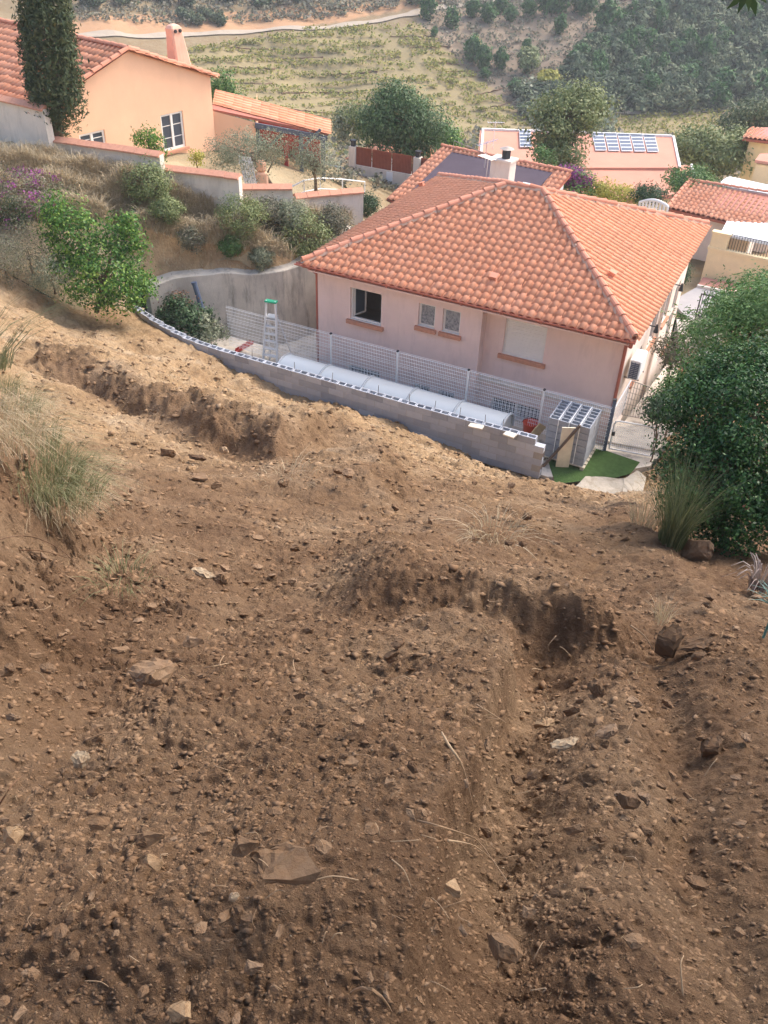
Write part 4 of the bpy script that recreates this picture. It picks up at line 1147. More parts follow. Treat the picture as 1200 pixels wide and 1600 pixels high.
# turf and broken concrete
tz = .012
turf = MB(); tp = [PZ(u, v, tz) for u, v in ((868, 756), (905, 752), (955, 748), (985, 740), (1000, 722), (944, 703), (880, 690), (850, 700))]
turf.slab(tp, (0, 0, 1), .01); setp(turf.build('artificial_lawn', M['turf'], None), kind='structure')
def rough_slab(name, pix, z, th, label, cat, mat):
    b_ = bmesh.new(); top = [PZ(u, v, z) for u, v in pix]; c = sum(top, Vector()) / len(top)
    vt = [b_.verts.new(p - c + Vector((0, 0, random.uniform(-.02, .02)))) for p in top]; vb = [b_.verts.new(p - c + Vector((random.uniform(-.03, .03), random.uniform(-.05, .02), -th))) for p in top]
    b_.faces.new(vt); k = len(top)
    for i in range(k): b_.faces.new((vt[i], vb[i], vb[(i + 1) % k], vt[(i + 1) % k]))
    bmesh.ops.triangulate(b_, faces=b_.faces[:]); bmesh.ops.subdivide_edges(b_, edges=b_.edges[:], cuts=3, use_grid_fill=True)
    for v in b_.verts: v.co += Vector((random.gauss(0, .007), random.gauss(0, .007), random.gauss(0, .008)))
    bmesh.ops.recalc_face_normals(b_, faces=b_.faces[:]); me = bpy.data.meshes.new(name); b_.to_mesh(me); b_.free()
    o = link_mesh(name, me, mat); o.location = c; setp(o, label, cat)
rough_slab('concrete_lump', [(898, 760), (915, 745), (935, 744), (975, 748), (985, 765), (962, 785), (925, 778)], .1, .5, 'broken pale concrete footing in front of the green turf', 'concrete lump', M['lump'])
rough_slab('concrete_lump', [(975, 748), (996, 735), (1010, 745), (1003, 775), (985, 790), (972, 772)], .14, .5, 'rough concrete lump between broken footing and the tall grass', 'concrete lump', M['lump'])
# gate, post, stair rail
gl, gr = PZ(950, 703, .02), PZ(1020, 716, .02)
gate = thing('garden_gate', 'white tubular garden gate with welded mesh next to the grey post', 'gate', gl)
gd = (gr - gl); gw = gd.length; GF = frame(gl, gd)
g = MB(GF); hh = .98
g.tube([(0.02, 0, .06), (.02, 0, hh - .12), (.05, 0, hh - .03), (.14, 0, hh), (gw - .14, 0, hh), (gw - .05, 0, hh - .03), (gw - .02, 0, hh - .12), (gw - .02, 0, .06), (.02, 0, .06)], .024, 8); g.build('gate_frame', M['white_paint'], gate)
g = MB(GF)
for i in range(1, 22): x = gw * i / 22; g.tube([(x, 0, .07), (x, 0, hh - .02)], .0042, 4, False)
for j in range(1, 13): z = .06 + (hh - .1) * j / 13; g.tube([(.03, .01, z), (gw - .03, .01, z)], .0055, 4, False)
g.build('gate_mesh', M['white_paint'], gate)
g = MB(GF); g.box((.0, -.03, .5), (.09, .03, .62)); g.build('lock', M['dark'], gate)
pb = PZ(944, 703, .0); g = MB(frame(pb, gd)); g.box((-.05, -.05, -.2), (.05, .05, 1.62), bev=.008); 
gp_ = thing('gate_post', 'tall blue grey square post at the left of the garden gate', 'post', pb); g.build('shaft', M['bluegrey'], gp_)
g = MB(frame(pb, gd)); g.box((-.055, -.055, 1.62), (.055, .055, 1.65)); g.build('cap', M['dark'], gp_)
rail = thing('stair_railing', 'weathered steel grid railing with curved top beside the house steps', 'railing', PZ(1000, 650, .2))
ra, rb_ = HF @ Vector((S1 + .05, .75, 0)), HF @ Vector((S1 + .95, .55, 0))
pA = PY(985, 596, 22.3); 
n = 12; top = []; bot = []
for i in range(n + 1):
    t = i / n; u = 985 + 50 * t; v = 594 + 18 * t + 40 * max(0, t - .55) ** 2 * 4; yb_ = 22.3 + .5 * t
    top.append(PY(u, v, yb_)); b0 = PY(975 + 55 * t, 648 + 10 * t, yb_ - .0); bot.append(Vector((top[-1].x - .02, top[-1].y, b0.z)))
g = MB(); g.tube(top, .018, 6); g.build('top_rail', M['galv'], rail)
for i in range(n + 1):
    if i % 1 == 0: g = MB(); g.tube([bot[i], top[i]], .009, 5, False); g.build('bar', M['galv'], rail)
g = MB()
for k in range(1, 6): g.tube([bot[i].lerp(top[i], k / 6.0) for i in range(n + 1)], .008, 5, False)
g.tube(bot, .012, 5); g.build('cross_bars', M['galv'], rail)
hr = thing('hand_rail', 'white sloping handrail from the grey post up to the house corner', 'handrail', PY(955, 648, 21.4))
ha, hb_ = PY(958, 642, 21.3), PY(986, 594, 22.2)
g = MB(); g.tube([ha, hb_], .022, 6); g.build('rail', M['white_paint'], hr)
g = MB()
for t in np.linspace(0.05, .95, 9):
    q = ha.lerp(hb_, t); g.tube([q, Vector((q.x, q.y, max(.1, q.z - .9)))], .006, 4, False)
for k in range(1, 5): g.tube([ha - Vector((0, 0, .2 * k)), hb_ - Vector((0, 0, .2 * k))], .006, 4, False)
g.build('infill', M['white_paint'], hr)
st_ = thing('garden_steps', 'pale concrete steps behind the garden gate', 'steps', PZ(990, 690, 0))
for i in range(4):
    g = MB(frame(gl + Vector((.1, .25, 0)), gd)); g.box((-.1, .1 + i * .33, -.3), (gw + .15, .44 + i * .33, .06 + .0 * i - .02 * i)); g.build('step', M['concrete'], st_)

# ------------------------------------------------------------------ the peach house up on the left
LA, LB = Vector((-12.2, 31.7, 0)), Vector((-7.57, 38.0, 0)); LD = (LB - LA).normalized(); LN = Vector((-LD.y, LD.x, 0)); LLEN = (LB - LA).length
LHF = frame(LA, LD, LN); LHI = LHF.inverted()
LE, LP = 6.0, 7.36
lh = thing('peach_house', 'peach rendered gabled house behind the garden wall, half hidden by the cypress', 'house', LHF @ Vector((4, 3, 3)))
def onl(u, v, y=0.0): q = LHI @ PP(u, v, LA + LN * y, LN); return q.x, q.z
lw_ = []
for (a, b_, c, d) in ((250, 178, 291, 231), (122, 204, 166, 222)):
    p0, p1 = onl(a, b_), onl(c, d); lw_.append((p0[0], p1[0], p1[1], p0[1]))
lw_[0] = (lw_[0][0], lw_[0][1], onl(270, 234)[1], onl(270, 176)[1])
lw_[1] = (lw_[1][0], lw_[1][1], onl(145, 240)[1], onl(145, 206)[1])
g = MB(LHF); holed_wall(g, 0, LLEN, 1.5, LE, 0, lw_)
g.add([(0, 0, LE), (LLEN, 0, LE), (LLEN / 2, 0, LP)], [(0, 1, 2)])
g.add([(0, 0, 1.5), (0, 12, 1.5), (0, 12, LE), (0, 0, LE)], [(3, 2, 1, 0)]); g.add([(LLEN, 0, 1.5), (LLEN, 12, 1.5), (LLEN, 12, LE), (LLEN, 0, LE)], [(0, 1, 2, 3)])
g.build('wall', M['peach'], lh)
for h in lw_:
    g = MB(LHF); frame_rect(g, h[0], h[1], h[2], h[3], .05, .11, .08); g.box(((h[0] + h[1]) / 2 - .05, .04, h[2] + .08), ((h[0] + h[1]) / 2 + .05, .1, h[3] - .08)); o = g.build('window', M['white_wood'], lh)
    g = MB(LHF); g.box((h[0] + .08, .085, h[2] + .08), (h[1] - .08, .09, h[3] - .08)); g.build('pane', M['glass'], o)
    g = MB(LHF)
    for k in (1, 2): z = h[2] + (h[3] - h[2]) * k / 3; g.box((h[0] + .08, .07, z - .012), (h[1] - .08, .084, z + .012))
    g.build('glazing_bar', M['white_wood'], o)
    g = MB(LHF); g.box((h[0] - .1, -.1, h[2] - .1), (h[1] + .1, -.002, h[2] - .005)); g.build('sill', M['sill'], o)
g = MB(LHF); dd = -.04
g.add([(-.3, -.12, LE - .13), (LLEN / 2, -.12, LP - .02), (LLEN + .3, -.12, LE - .13), (-.3, 12, LE - .13), (LLEN / 2, 12, LP - .02), (LLEN + .3, 12, LE - .13)], [(0, 1, 4, 3), (1, 2, 5, 4)])
lroof = g.build('roof', M['gutter'], lh)
sl_ = math.hypot(LLEN / 2 + .3, LP - LE + .11)
pO = LHF @ Vector((-.3, 12, LE - .1)); tiled_face(lroof, pO, -LN, (LHF @ Vector((LLEN / 2, 12, LP))) - pO, [(0, -.06), (12.1, -.06), (12.1, sl_), (0, sl_)], M['tile_far'], .25, .38, individual=200, rank=lambda q: -q[0] * .5 - q[1])
pO = LHF @ Vector((LLEN + .3, -.12, LE - .1)); tiled_face(lroof, pO, LN, (LHF @ Vector((LLEN / 2, -.12, LP))) - pO, [(0, -.06), (12.1, -.06), (12.1, sl_), (0, sl_)], M['tile_far'], .25, .38)
for a, b_, nm in (((-.3, -.13, LE - .12), (LLEN / 2, -.13, LP), 'verge_tile'), ((LLEN + .3, -.13, LE - .12), (LLEN / 2, -.13, LP), 'verge_tile'), ((LLEN / 2, 12, LP), (LLEN / 2, -.1, LP), 'ridge_tile')):
    ridge_row(lroof, LHF @ Vector(a), LHF @ Vector(b_), M['hip'], nm, .42, .11, .06)
# chimney with rounded top and two smoke holes
cx0, _ = onl(281, 100, .9); 
ch = MB(LHF); zb = LE + .2; zt = onl(272, 38, .9)[1]
rings = []
for (z, hw, sh) in ((zb, .40, 0), (zt - .35, .27, -.12), (zt - .12, .26, -.15), (zt - .03, .2, -.15), (zt + .02, .1, -.15)):
    rings.append([(cx0 + sh + sx * hw, .9 + sy * hw * .8, z) for sx, sy in ((-1, -.8), (-.8, -1), (.8, -1), (1, -.8), (1, .8), (.8, 1), (-.8, 1), (-1, .8))])
ch.add([q for r in rings for q in r], [(i * 8 + k, i * 8 + (k + 1) % 8, (i + 1) * 8 + (k + 1) % 8, (i + 1) * 8 + k) for i in range(4) for k in range(8)] + [tuple(32 + k for k in range(8))])
cho = ch.build('chimney', plain('peach_chimney', S(222, 180, 156), .95, .1, .1, 2, .3, 30, stain=(S(196, 140, 116), .6)), lroof)
g = MB(LHF)
for sx in (-.12, .12): g.tube([(cx0 - .14 + sx, .9 - .26, zt - .2), (cx0 - .14 + sx, .9 - .1, zt - .2)], .065, 10)
g.build('smoke_hole', M['dark'], lroof)
# lean-to and porch
a0, a1, a2 = PY(331, 169, 38.15), PY(398, 187, 38.5), PY(513, 207, 39.3)
g = MB(); dn = Vector((0, 0, -1)); bk = Vector((-.1, 1.2, .2))
g.add([Vector((a0.x, a0.y, 1)), Vector((a1.x, a1.y, 1)), a1 + dn * .1, a0 + dn * .1, a1 + dn * .1 + Vector((-.3, 3, .5)), Vector((a1.x - .3, a1.y + 3, 1))], [(0, 1, 2, 3), (1, 5, 4, 2)])
g.build('lean_to_wall', M['peach'], lh)
g = MB(); g.slab([a0 + dn * .03, a2 + dn * .03, a2 + bk + dn * .03, a0 + bk + dn * .03], (0, 0, 1), .1); lt = g.build('lean_to_roof', M['gutter'], lh)
e_ = bk.normalized(); up_ = (a0 - a2); up_ = up_ - e_ * up_.dot(e_)
tiled_face(lt, a2, e_, up_, [(-.15, -.08), (bk.length, -.08), (bk.length, up_.length), (-.15, up_.length)], M['tile_far'], .25, .38)
g = MB(); g.beam(a1 + dn * .2 + Vector((0, -.05, 0)), a2 + dn * .22 + Vector((-.05, -.05, 0)), .14, .2); g.build('porch_beam', M['beam'], lh)
for u, v0, v1, mt in ((402, 190, 262, 'beam'), (446, 200, 275, 'red_paint'), (470, 202, 270, 'beam'), (505, 209, 258, 'beam')):
    p0 = PY(u, v0 + 6, 38.9); g = MB(); g.beam(p0, Vector((p0.x, p0.y, 1.2)), .16, .16, (0, 1, 0)); g.build('porch_post', M[mt], lh)
for u in (420, 475):
    p0, p1 = PY(u, 205, 38.9), PY(u + 26, 200, 39.0); g = MB(); g.beam(p0 + dn * .6, p1 + dn * .05, .1, .1); g.build('brace', M['beam'], lh)
g = MB(); p0, p1 = PY(400, 200, 41.2), PY(500, 215, 41.2); g.slab([Vector((p0.x, 41.2, .8)), Vector((p1.x, 41.2, .8)), Vector((p1.x, 41.2, 3.6)), Vector((p0.x, 41.2, 4.1))], (0, -1, 0), .1); g.build('porch_back_wall', M['red_paint'], lh)
g = MB(); p0, p1 = PY(372, 262, 38.6), PY(450, 275, 38.8)
for k in range(3): g.beam(p0 + Vector((0, -.2, -.25 * k)), p1 + Vector((0, -.2, -.25 * k)), .05, .12)
g.build('porch_rail', M['white_wood'], lh)

# garden walls with terracotta coping
def coped_wall(pa, pb, ztop, zbase, label, th=.26, mat='grey_render'):
    pa, pb = Vector((pa[0], pa[1], 0)), Vector((pb[0], pb[1], 0)); d = (pb - pa); L = d.length
    t = thing('garden_wall', label, 'wall', Vector((pa.x, pa.y, zbase)))
    fr = frame(pa, d); z0, z1 = (ztop, ztop) if not isinstance(ztop, tuple) else ztop
    g = MB(fr); g.add([(0, 0, zbase), (L, 0, zbase), (L, 0, z1 - .1), (0, 0, z0 - .1), (0, th, zbase), (L, th, zbase), (L, th, z1 - .1), (0, th, z0 - .1)], [(0, 1, 2, 3), (5, 4, 7, 6), (4, 0, 3, 7), (1, 5, 6, 2)]); g.build('wall_body', M[mat], t)
    n = max(1, round(L / .45))
    for i in range(n):
        x0, x1 = L * i / n + .004, L * (i + 1) / n - .004; za, zb_ = z0 + (z1 - z0) * i / n, z0 + (z1 - z0) * (i + 1) / n
        j = random.uniform(-.008, .008)
        g = MB(fr); g.add([(x0, -.09, za - .1 + j), (x1, -.09, zb_ - .1 + j), (x1, th / 2, zb_ + .02 + j), (x0, th / 2, za + .02 + j), (x0, th + .09, za - .1 + j), (x1, th + .09, zb_ - .1 + j), (x0, -.09, za - .15 + j), (x1, -.09, zb_ - .15 + j), (x0, th + .09, za - .15 + j), (x1, th + .09, zb_ - .15 + j)],
                          [(0, 1, 2, 3), (3, 2, 5, 4), (6, 7, 1, 0), (4, 5, 9, 8), (0, 3, 4, 8, 6), (1, 7, 9, 5, 2)]); g.build('coping', M['sill'], t)
coped_wall((-15.5, 33.3), (-11.85, 31.0), 6.25, 3, 'tallest weathered garden wall at the far left below the tiled roof')
coped_wall((-12.1, 31.35), (-7.86, 29.95), 5.22, 2.5, 'long rendered garden wall with coping in front of the cypress')
coped_wall((-8.05, 30.25), (-5.22, 29.55), 4.72, 2.3, 'garden wall section stepping down below the peach house window')
coped_wall((-5.42, 30.75), (-3.62, 31.0), 4.0, 1.8, 'short garden wall section below the larger olive tree')
coped_wall((-3.58, 31.5), (-1.2, 32.5), 3.52, 1.2, 'lowest garden wall section, ending behind the pink house')
# deckchair and white railing on the terrace
dk = PY(392, 288, 31.9)
dc = thing('deck_chair', 'folded white slatted deck chair behind the garden wall under the olive tree', 'chair', dk)
DF = frame(dk, (.92, -.2, 0), None, (-.25, .25, 1))
for i in range(5): g = MB(DF); g.box((-.22 + i * .1, -.02, 0), (-.15 + i * .1, .0, .95)); g.build('slat', M['white_paint'], dc)
g = MB(DF); g.box((-.24, .002, .1), (.28, .03, .16)); g.box((-.24, .002, .75), (.28, .03, .81)); g.build('cross_piece', M['white_paint'], dc)
for sx in (-.24, .24): g = MB(DF); g.beam((sx, .02, .7), (sx, .45, -.02), .03, .05); g.build('leg', M['white_paint'], dc)
g = MB(frame(dk + Vector((.35, .15, -.1)), (1, 0, 0))); g.box((-.2, -.12, 0), (.25, .12, .5), bev=.05); g.box((-.14, -.1, .5), (.2, .1, .9), bev=.08); setp(g.build('terracotta_urn', M['peach'], None, dk), 'peach coloured masonry stand beside the white deck chair', 'stand')
wr = thing('terrace_railing', 'thin white railing on the terrace behind the lowest garden wall', 'railing', PY(520, 285, 34))
rp = [PY(u, v, y) for u, v, y in ((455, 292, 32.6), (475, 282, 33.0), (500, 278, 34), (535, 280, 35), (570, 284, 36))]
g = MB(); g.tube(rp, .025, 6); g.build('top_rail', M['white_paint'], wr)
g = MB(); g.tube([q - Vector((0, 0, .4)) for q in rp], .018, 6); g.build('mid_rail', M['white_paint'], wr)
for q in rp: g = MB(); g.tube([q, q - Vector((0, 0, 1.0))], .022, 6); g.build('post', M['white_paint'], wr)

# ------------------------------------------------------------------ driveway, screen wall, white cottage
drv = MB(); drv.slab([PZ(u, v, -.95) for u, v in ((540, 345), (640, 330), (668, 285), (600, 272), (545, 268), (500, 290))], (0, 0, 1), .3); setp(drv.build('driveway', M['asphalt']), kind='structure')
sw = thing('screened_wall', 'low wall topped with red brown woven screen between two capped pillars', 'wall', PZ(600, 290, -.9))
sa, sb = PZ(549, 282, -.9), PZ(672, 305, -.9)
d = sb - sa; L = d.length; SWF = frame(sa, d)
g = MB(SWF); g.box((0, 0, -.5), (L, .2, .85)); g.build('wall_body', M['grey_render'], sw)
npan = 4
for i in range(npan):
    g = MB(SWF)
    x0, x1 = L * i / npan + .03, L * (i + 1) / npan - .03
    n = 26
    for k in range(n): xx = x0 + (x1 - x0) * k / n; g.box((xx, .08 + .012 * (k % 2), .852), (xx + (x1 - x0) / n * .92, .11 + .012 * (k % 2), 1.75))
    g.build('screen_panel', M['screen'], sw)
for x in (.05, L * .82):
    g = MB(SWF); g.box((x - .18, -.08, -.5), (x + .18, .28, 1.75)); g.build('pillar', M['grey_render'], sw)
    g = MB(SWF); g.box((x - .1, 0, 1.752), (x + .1, .2, 2.0)); g.box((x - .14, -.04, 2.0), (x + .14, .24, 2.06)); g.build('pillar_lantern', M['dark'], sw)
g = MB(SWF); x = L * .45; g.box((x, -.03, .2), (x + .35, -.002, .8)); g.build('meter_box', M['white_paint'], sw)
wc = thing('white_cottage', 'small white cottage with red tiled roof behind the pepper tree', 'house', PZ(560, 262, -1.5))
c0 = PY(548, 252, 56); CF = frame(Vector((c0.x, 56, 0)), (.93, -.36, 0))
zw = c0.z + .1
g = MB(CF); holed_wall(g, 0, 4.6, zw - 2.6, zw, 0, [(.5, 1.1, zw - 1.3, zw - .5), (3.2, 4.0, zw - 2.3, zw - .4)]); g.add([(0, 0, zw - 2.6), (0, 4, zw - 2.6), (0, 4, zw), (0, 0, zw)], [(0, 1, 2, 3)]); g.add([(4.6, 0, zw - 2.6), (4.6, 4, zw - 2.6), (4.6, 4, zw), (4.6, 0, zw)], [(0, 1, 2, 3)]); g.add([(0, 0, zw), (4.6, 0, zw), (2.3, 0, zw + .75)], [(0, 1, 2)]); g.build('wall', M['white_render'], wc)
for h in [(.5, 1.1, zw - 1.3, zw - .5), (3.2, 4.0, zw - 2.3, zw - .4)]:
    g = MB(CF); frame_rect(g, h[0], h[1], h[2], h[3], .06, .12, .07); o = g.build('window', M['white_wood'], wc); g = MB(CF); g.box((h[0] + .07, .09, h[2] + .07), (h[1] - .07, .1, h[3] - .07)); g.build('pane', M['glass'], o)
g = MB(CF); g.add([(-.25, -.2, zw - .02), (2.3, -.2, zw + .78), (4.85, -.2, zw - .02), (-.25, 4, zw - .02), (2.3, 4, zw + .78), (4.85, 4, zw - .02)], [(0, 1, 4, 3), (1, 2, 5, 4)]); ro = g.build('roof', M['gutter'], wc)
sl2 = math.hypot(2.55, .8)
pO = CF @ Vector((-.25, 4, zw)); tiled_face(ro, pO, -(CF.to_3x3() @ Vector((0, 1, 0))), (CF @ Vector((2.3, 4, zw + .8))) - pO, [(0, 0), (4.2, 0), (4.2, sl2), (0, sl2)], M['tile_far'], .25, .38)
pO = CF @ Vector((4.85, -.2, zw)); tiled_face(ro, pO, CF.to_3x3() @ Vector((0, 1, 0)), (CF @ Vector((2.3, -.2, zw + .8))) - pO, [(0, 0), (4.2, 0), (4.2, sl2), (0, sl2)], M['tile_far'], .25, .38)
g = MB(CF); g.box((-1.6, -.6, zw - 2.6), (-.1, -.45, zw - .35)); g.build('blue_shutter_wall', M['bluegrey'], wc)

# ------------------------------------------------------------------ house with the purple roof membrane
mh = thing('terrace_house', 'house with purple grey membrane inset in its tiled roof, behind the pink house', 'house', PZ(780, 280, -2))
m0, m1 = PZ(690, 229, 1.25), PZ(893, 270, 1.25)          # ridge
md = (m1 - m0).normalized(); mn = Vector((md.y, -md.x, 0))  # towards the camera
up = Vector((mn.x, mn.y, 0)); ml = (m1 - m0).length; dep = 5.2; drop = 1.35
low0, low1 = m0 + mn * dep - Vector((0, 0, drop)), m1 + mn * dep - Vector((0, 0, drop))
ex = md * -.0
g = MB(); g.slab([low0 - Vector((0, 0, .05)), low1 - Vector((0, 0, .05)), m1 - Vector((0, 0, .05)), m0 - Vector((0, 0, .05))], (0, 0, 1), .12); mro = g.build('roof', M['gutter'], mh)
upv = (m0 - low0).normalized(); sl3 = (m0 - low0).length
q1 = [((PP(u, v, low0, md.cross(upv)) - low0).dot(md), (PP(u, v, low0, md.cross(upv)) - low0).dot(upv)) for u, v in ((706, 238), (842, 262), (866, 268), (838, 296))]
a_l, a_r = q1[0][0], q1[2][0]; b_t = q1[0][1]
tiled_face(mro, low0, md, upv, [(0, 0), (a_l, 0), (a_l, sl3), (0, sl3)], M['tile_far'], .25, .38)
tiled_face(mro, low0, md, upv, [(a_r, 0), (ml, 0), (ml, sl3), (a_r, sl3)], M['tile_far'], .25, .38)
tiled_face(mro, low0, md, upv, [(a_l, b_t), (a_r, b_t), (a_r, sl3), (a_l, sl3)], M['tile_far'], .25, .38)
fr = frame(low0, md, upv, md.cross(upv))
g = MB(fr); g.box((a_l + .02, .05, -.04), (a_r - .02, b_t - .02, .03)); g.build('roof_membrane', M['membrane'], mro)
g = MB(fr); g.box((a_r - .9, b_t - 1.5, .032), (a_r - .5, b_t - 1.35, .06)); g.build('patch', M['white_paint'], mro)
ridge_row(mro, m0, m1, M['hip'], 'ridge_tile', .42, .11, .04)
dn2 = Vector((0, 0, -4.5))
g = MB(); g.slab([low1 - md * .3 - mn * .3 + dn2, m1 - md * .3 + dn2, m1 - md * .3 - Vector((0, 0, .18)), low1 - md * .3 - mn * .3 - Vector((0, 0, .18))], md, .2)
g.slab([low0 - mn * .3 + md * .3 + dn2, low1 - mn * .3 - md * .3 + dn2, low1 - mn * .3 - md * .3 - Vector((0, 0, .2)), low0 - mn * .3 + md * .3 - Vector((0, 0, .2))], mn, .2)
g.slab([m0 + md * .3 + dn2, low0 - mn * .3 + md * .3 + dn2, low0 + md * .3 - mn * .3 - Vector((0, 0, .2)), m0 + md * .3 - Vector((0, 0, .2))], -md, .2)
g.build('wall', M['white_render'], mh)
for k, t in enumerate((.25, .5, .72)):
    c = (m1.lerp(low1, t)) - md * .28 + Vector((0, 0, -1.25)); fr2 = frame(c, mn, -md)
    g = MB(fr2); frame_rect(g, -.28, .28, -.7, .45, -.05, .05, .06); o = g.build('window', M['white_wood'], mh)
    g = MB(fr2); g.box((-.22, -.012, -.64), (.22, -.006, .39)); g.build('pane', M['glass'], o)
# wide chimney with cowl, and aerials
cb = PY(783, 288, low0.lerp(m1, .45).y - .7)
cfr = frame(cb, md)
ct = PY(783, 250, cb.y).z - cb.z
g = MB(cfr); g.box((-.5, -.35, -1.5), (.5, .35, ct), bev=.02); cho = g.build('chimney', M['pale_pink'], mro)
g = MB(cfr); g.box((-.56, -.41, ct + .002), (.56, .41, ct + .1)); g.build('chimney_cap', M['pale_pink'], mro)
g = MB(cfr); g.tube([(.1, 0, ct + .1), (.1, 0, ct + .5)], .2, 12); g.build('flue', M['dark'], mro)
g = MB(cfr); g.tube([(.1, 0, ct + .52), (.1, 0, ct + .62)], [.34, .06], 12); g.build('cowl', M['galv'], mro)
def aerial(p, h, d, n, name='aerial', parent=None):
    g = MB(); g.tube([p, p + Vector((0, 0, h))], .02, 5); c = p + Vector((0, 0, h - .05)); d = Vector(d).normalized(); s = Vector((-d.y, d.x, 0))
    g.tube([c - d * .5, c + d * .6], .018, 5)
    for k in range(n): q = c - d * .45 + d * (k * 1.0 / n); g.tube([q - s * .22, q + s * .22], .012, 4)
    return g
g = aerial(cb + Vector((-.75, -.2, -.3)), 1.6, (.6, -.8, 0), 7); g.build('aerial', M['alu'], mro)
g = aerial(PY(757, 262, cb.y + 1.5), 1.2, (.9, .4, .2), 7); g.build('aerial', M['alu'], mro)
g = MB(); q = PP(697 + 10, 236, low0, md.cross(upv)); g.tube([q, q + Vector((.05, 0, .5)), q + Vector((1.6, -.8, .15))], .02, 5); g.build('stay_pole', M['galv'], mro)
# ------------------------------------------------------------------ long red-roofed house with solar panels
sh_ = thing('solar_house', 'long low house with flat red roof carrying a row of solar panels', 'house', PZ(930, 280, -4))
zr = -1.3
def slope_quad(pix, zs): return [PZ(u, v, z) for (u, v), z in zip(pix, zs)]
rq = slope_quad([(745, 262), (1062, 262), (1052, 214), (750, 203)], [zr - .5, zr - .5, zr, zr])
g = MB(); g.slab(rq, (0, 0, 1), .3); r1 = g.build('roof', M['flat_roof'], sh_)
rq2 = slope_quad([(800, 330), (1090, 300), (1080, 258), (800, 262)], [zr - 1.35, zr - 1.3, zr - .56, zr - .56])
g = MB(); g.slab(rq2, (0, 0, 1), .25); g.build('lower_roof', M['flat_roof'], sh_)
g = MB(); g.beam(rq2[1] + Vector((0, 0, .04)), rq2[2] + Vector((0, 0, .04)), .14, .1); g.beam(rq[1] + Vector((0, 0, .04)), rq[2] + Vector((0, 0, .04)), .14, .1); g.beam(rq[3] + Vector((.1, 0, .06)), rq[2] + Vector((-.1, 0, .06)), .14, .12); g.beam(rq[0] + Vector((.2, 0, .04)), rq[3] + Vector((.2, 0, .04)), .14, .1); g.build('roof_edge', M['white_render'], sh_)
g = MB()
def skirt(g, pts, zb_):
    for i in range(len(pts)): a, b_ = pts[i], pts[(i + 1) % len(pts)]; g.add([Vector((a.x, a.y, zb_)), Vector((b_.x, b_.y, zb_)), b_ - Vector((0, 0, .26)), a - Vector((0, 0, .26))], [(0, 1, 2, 3)])
cen = sum(rq, Vector()) / 4; skirt(g, [cen + (p - cen) * .97 for p in rq], -9); cen = sum(rq2, Vector()) / 4; skirt(g, [cen + (p - cen) * .97 for p in rq2], -9)
g.build('wall', M['cream'], sh_)
un = (rq[1] - rq[0]).cross(rq[3] - rq[0]).normalized()
def on_roof(u, v): return PP(u, v, rq[0], un)
for i, (u0, u1, w0, w1) in enumerate([(811, 829, 812, 833)] + [(924 + 20 * k_, 943 + 20 * k_, 930 + 20.3 * k_, 949 + 20.3 * k_) for k_ in range(5)]):
    vt, vb = (207, 233) if i == 0 else (210 + i * .8, 238 + i * .5)
    c4 = [on_roof(w0, vb), on_roof(w1 - 2, vb), on_roof(u1 - 1, vt), on_roof(u0, vt)]
    lift = un * .16
    g = MB(); g.slab([p + lift for p in c4], un, .05); pv = g.build('solar_panel', M['white_paint'], sh_)
    for r in range(5):
        a = c4[0].lerp(c4[3], (r + .1) / 5), c4[1].lerp(c4[2], (r + .1) / 5), c4[1].lerp(c4[2], (r + .9) / 5), c4[0].lerp(c4[3], (r + .9) / 5)
        cm = sum(a, Vector()) / 4
        g = MB(); g.slab([cm + (p - cm) * .94 + lift + un * .012 for p in a], un, .01); g.build('cell_row', M['solar'], pv)
g = aerial(on_roof(770, 232), 1.6, (1, .1, 0), 6); setp(g.build('tv_aerial', M['white_paint'], None, on_roof(770, 232)), 'white television aerial standing on the left end of the red flat roof', 'aerial')
# ------------------------------------------------------------------ tiled garage and cream balcony house at the right
gh = thing('garage', 'small building with a bright tiled roof to the right behind the pink house', 'garage', PY(1110, 330, 45))
g0, g1 = PY(1043, 324, 44), PY(1188, 358, 41.6); r0, r1 = PY(1076, 283, 46.8), PY(1222, 306, 44.6)
g = MB(); g.slab([g0 - Vector((0, 0, .05)), g1 - Vector((0, 0, .05)), r1 - Vector((0, 0, .05)), r0 - Vector((0, 0, .05))], (0, 0, 1), .12); gro = g.build('roof', M['gutter'], gh)
ed = (g1 - g0).normalized(); upg = (r0 - g0); off0 = upg.dot(ed); upg = (upg - ed * off0); slg = upg.length; upg.normalize()
tiled_face(gro, g0, ed, upg, [(0, 0), ((g1 - g0).length, 0), ((r1 - g0).dot(ed), slg), (off0, slg)], M['tile_far'], .25, .36, individual=150, rank=lambda q: q[1])
ridge_row(gro, r0, r1, M['hip'], 'ridge_tile', .42, .11, .05); ridge_row(gro, g0, r0, M['hip'], 'verge_tile', .42, .09, .04)
g = MB(); skirt(g, [g0 + Vector((.2, .35, 0)), g1 + Vector((-.2, .35, 0)), r1 + Vector((-.2, 1.2, 0)), r0 + Vector((.2, 1.2, 0))], -6); g.build('wall', M['pale_pink'], gh)
bh = thing('balcony_house', 'cream house with balcony and flat white canopy beside the road', 'house', PZ(1150, 430, -2))
b0, b1 = PZ(1097, 428, -2.05), PZ(1215, 455, -2.05); bd = b1 - b0; BFm = frame(b0, bd); bL = bd.length
zt1 = PY(1106, 372, b0.y).z - b0.z; zt2 = zt1
hb1 = [(bL * .38, bL * .98, zt1 - .2, zt1 - .05)]
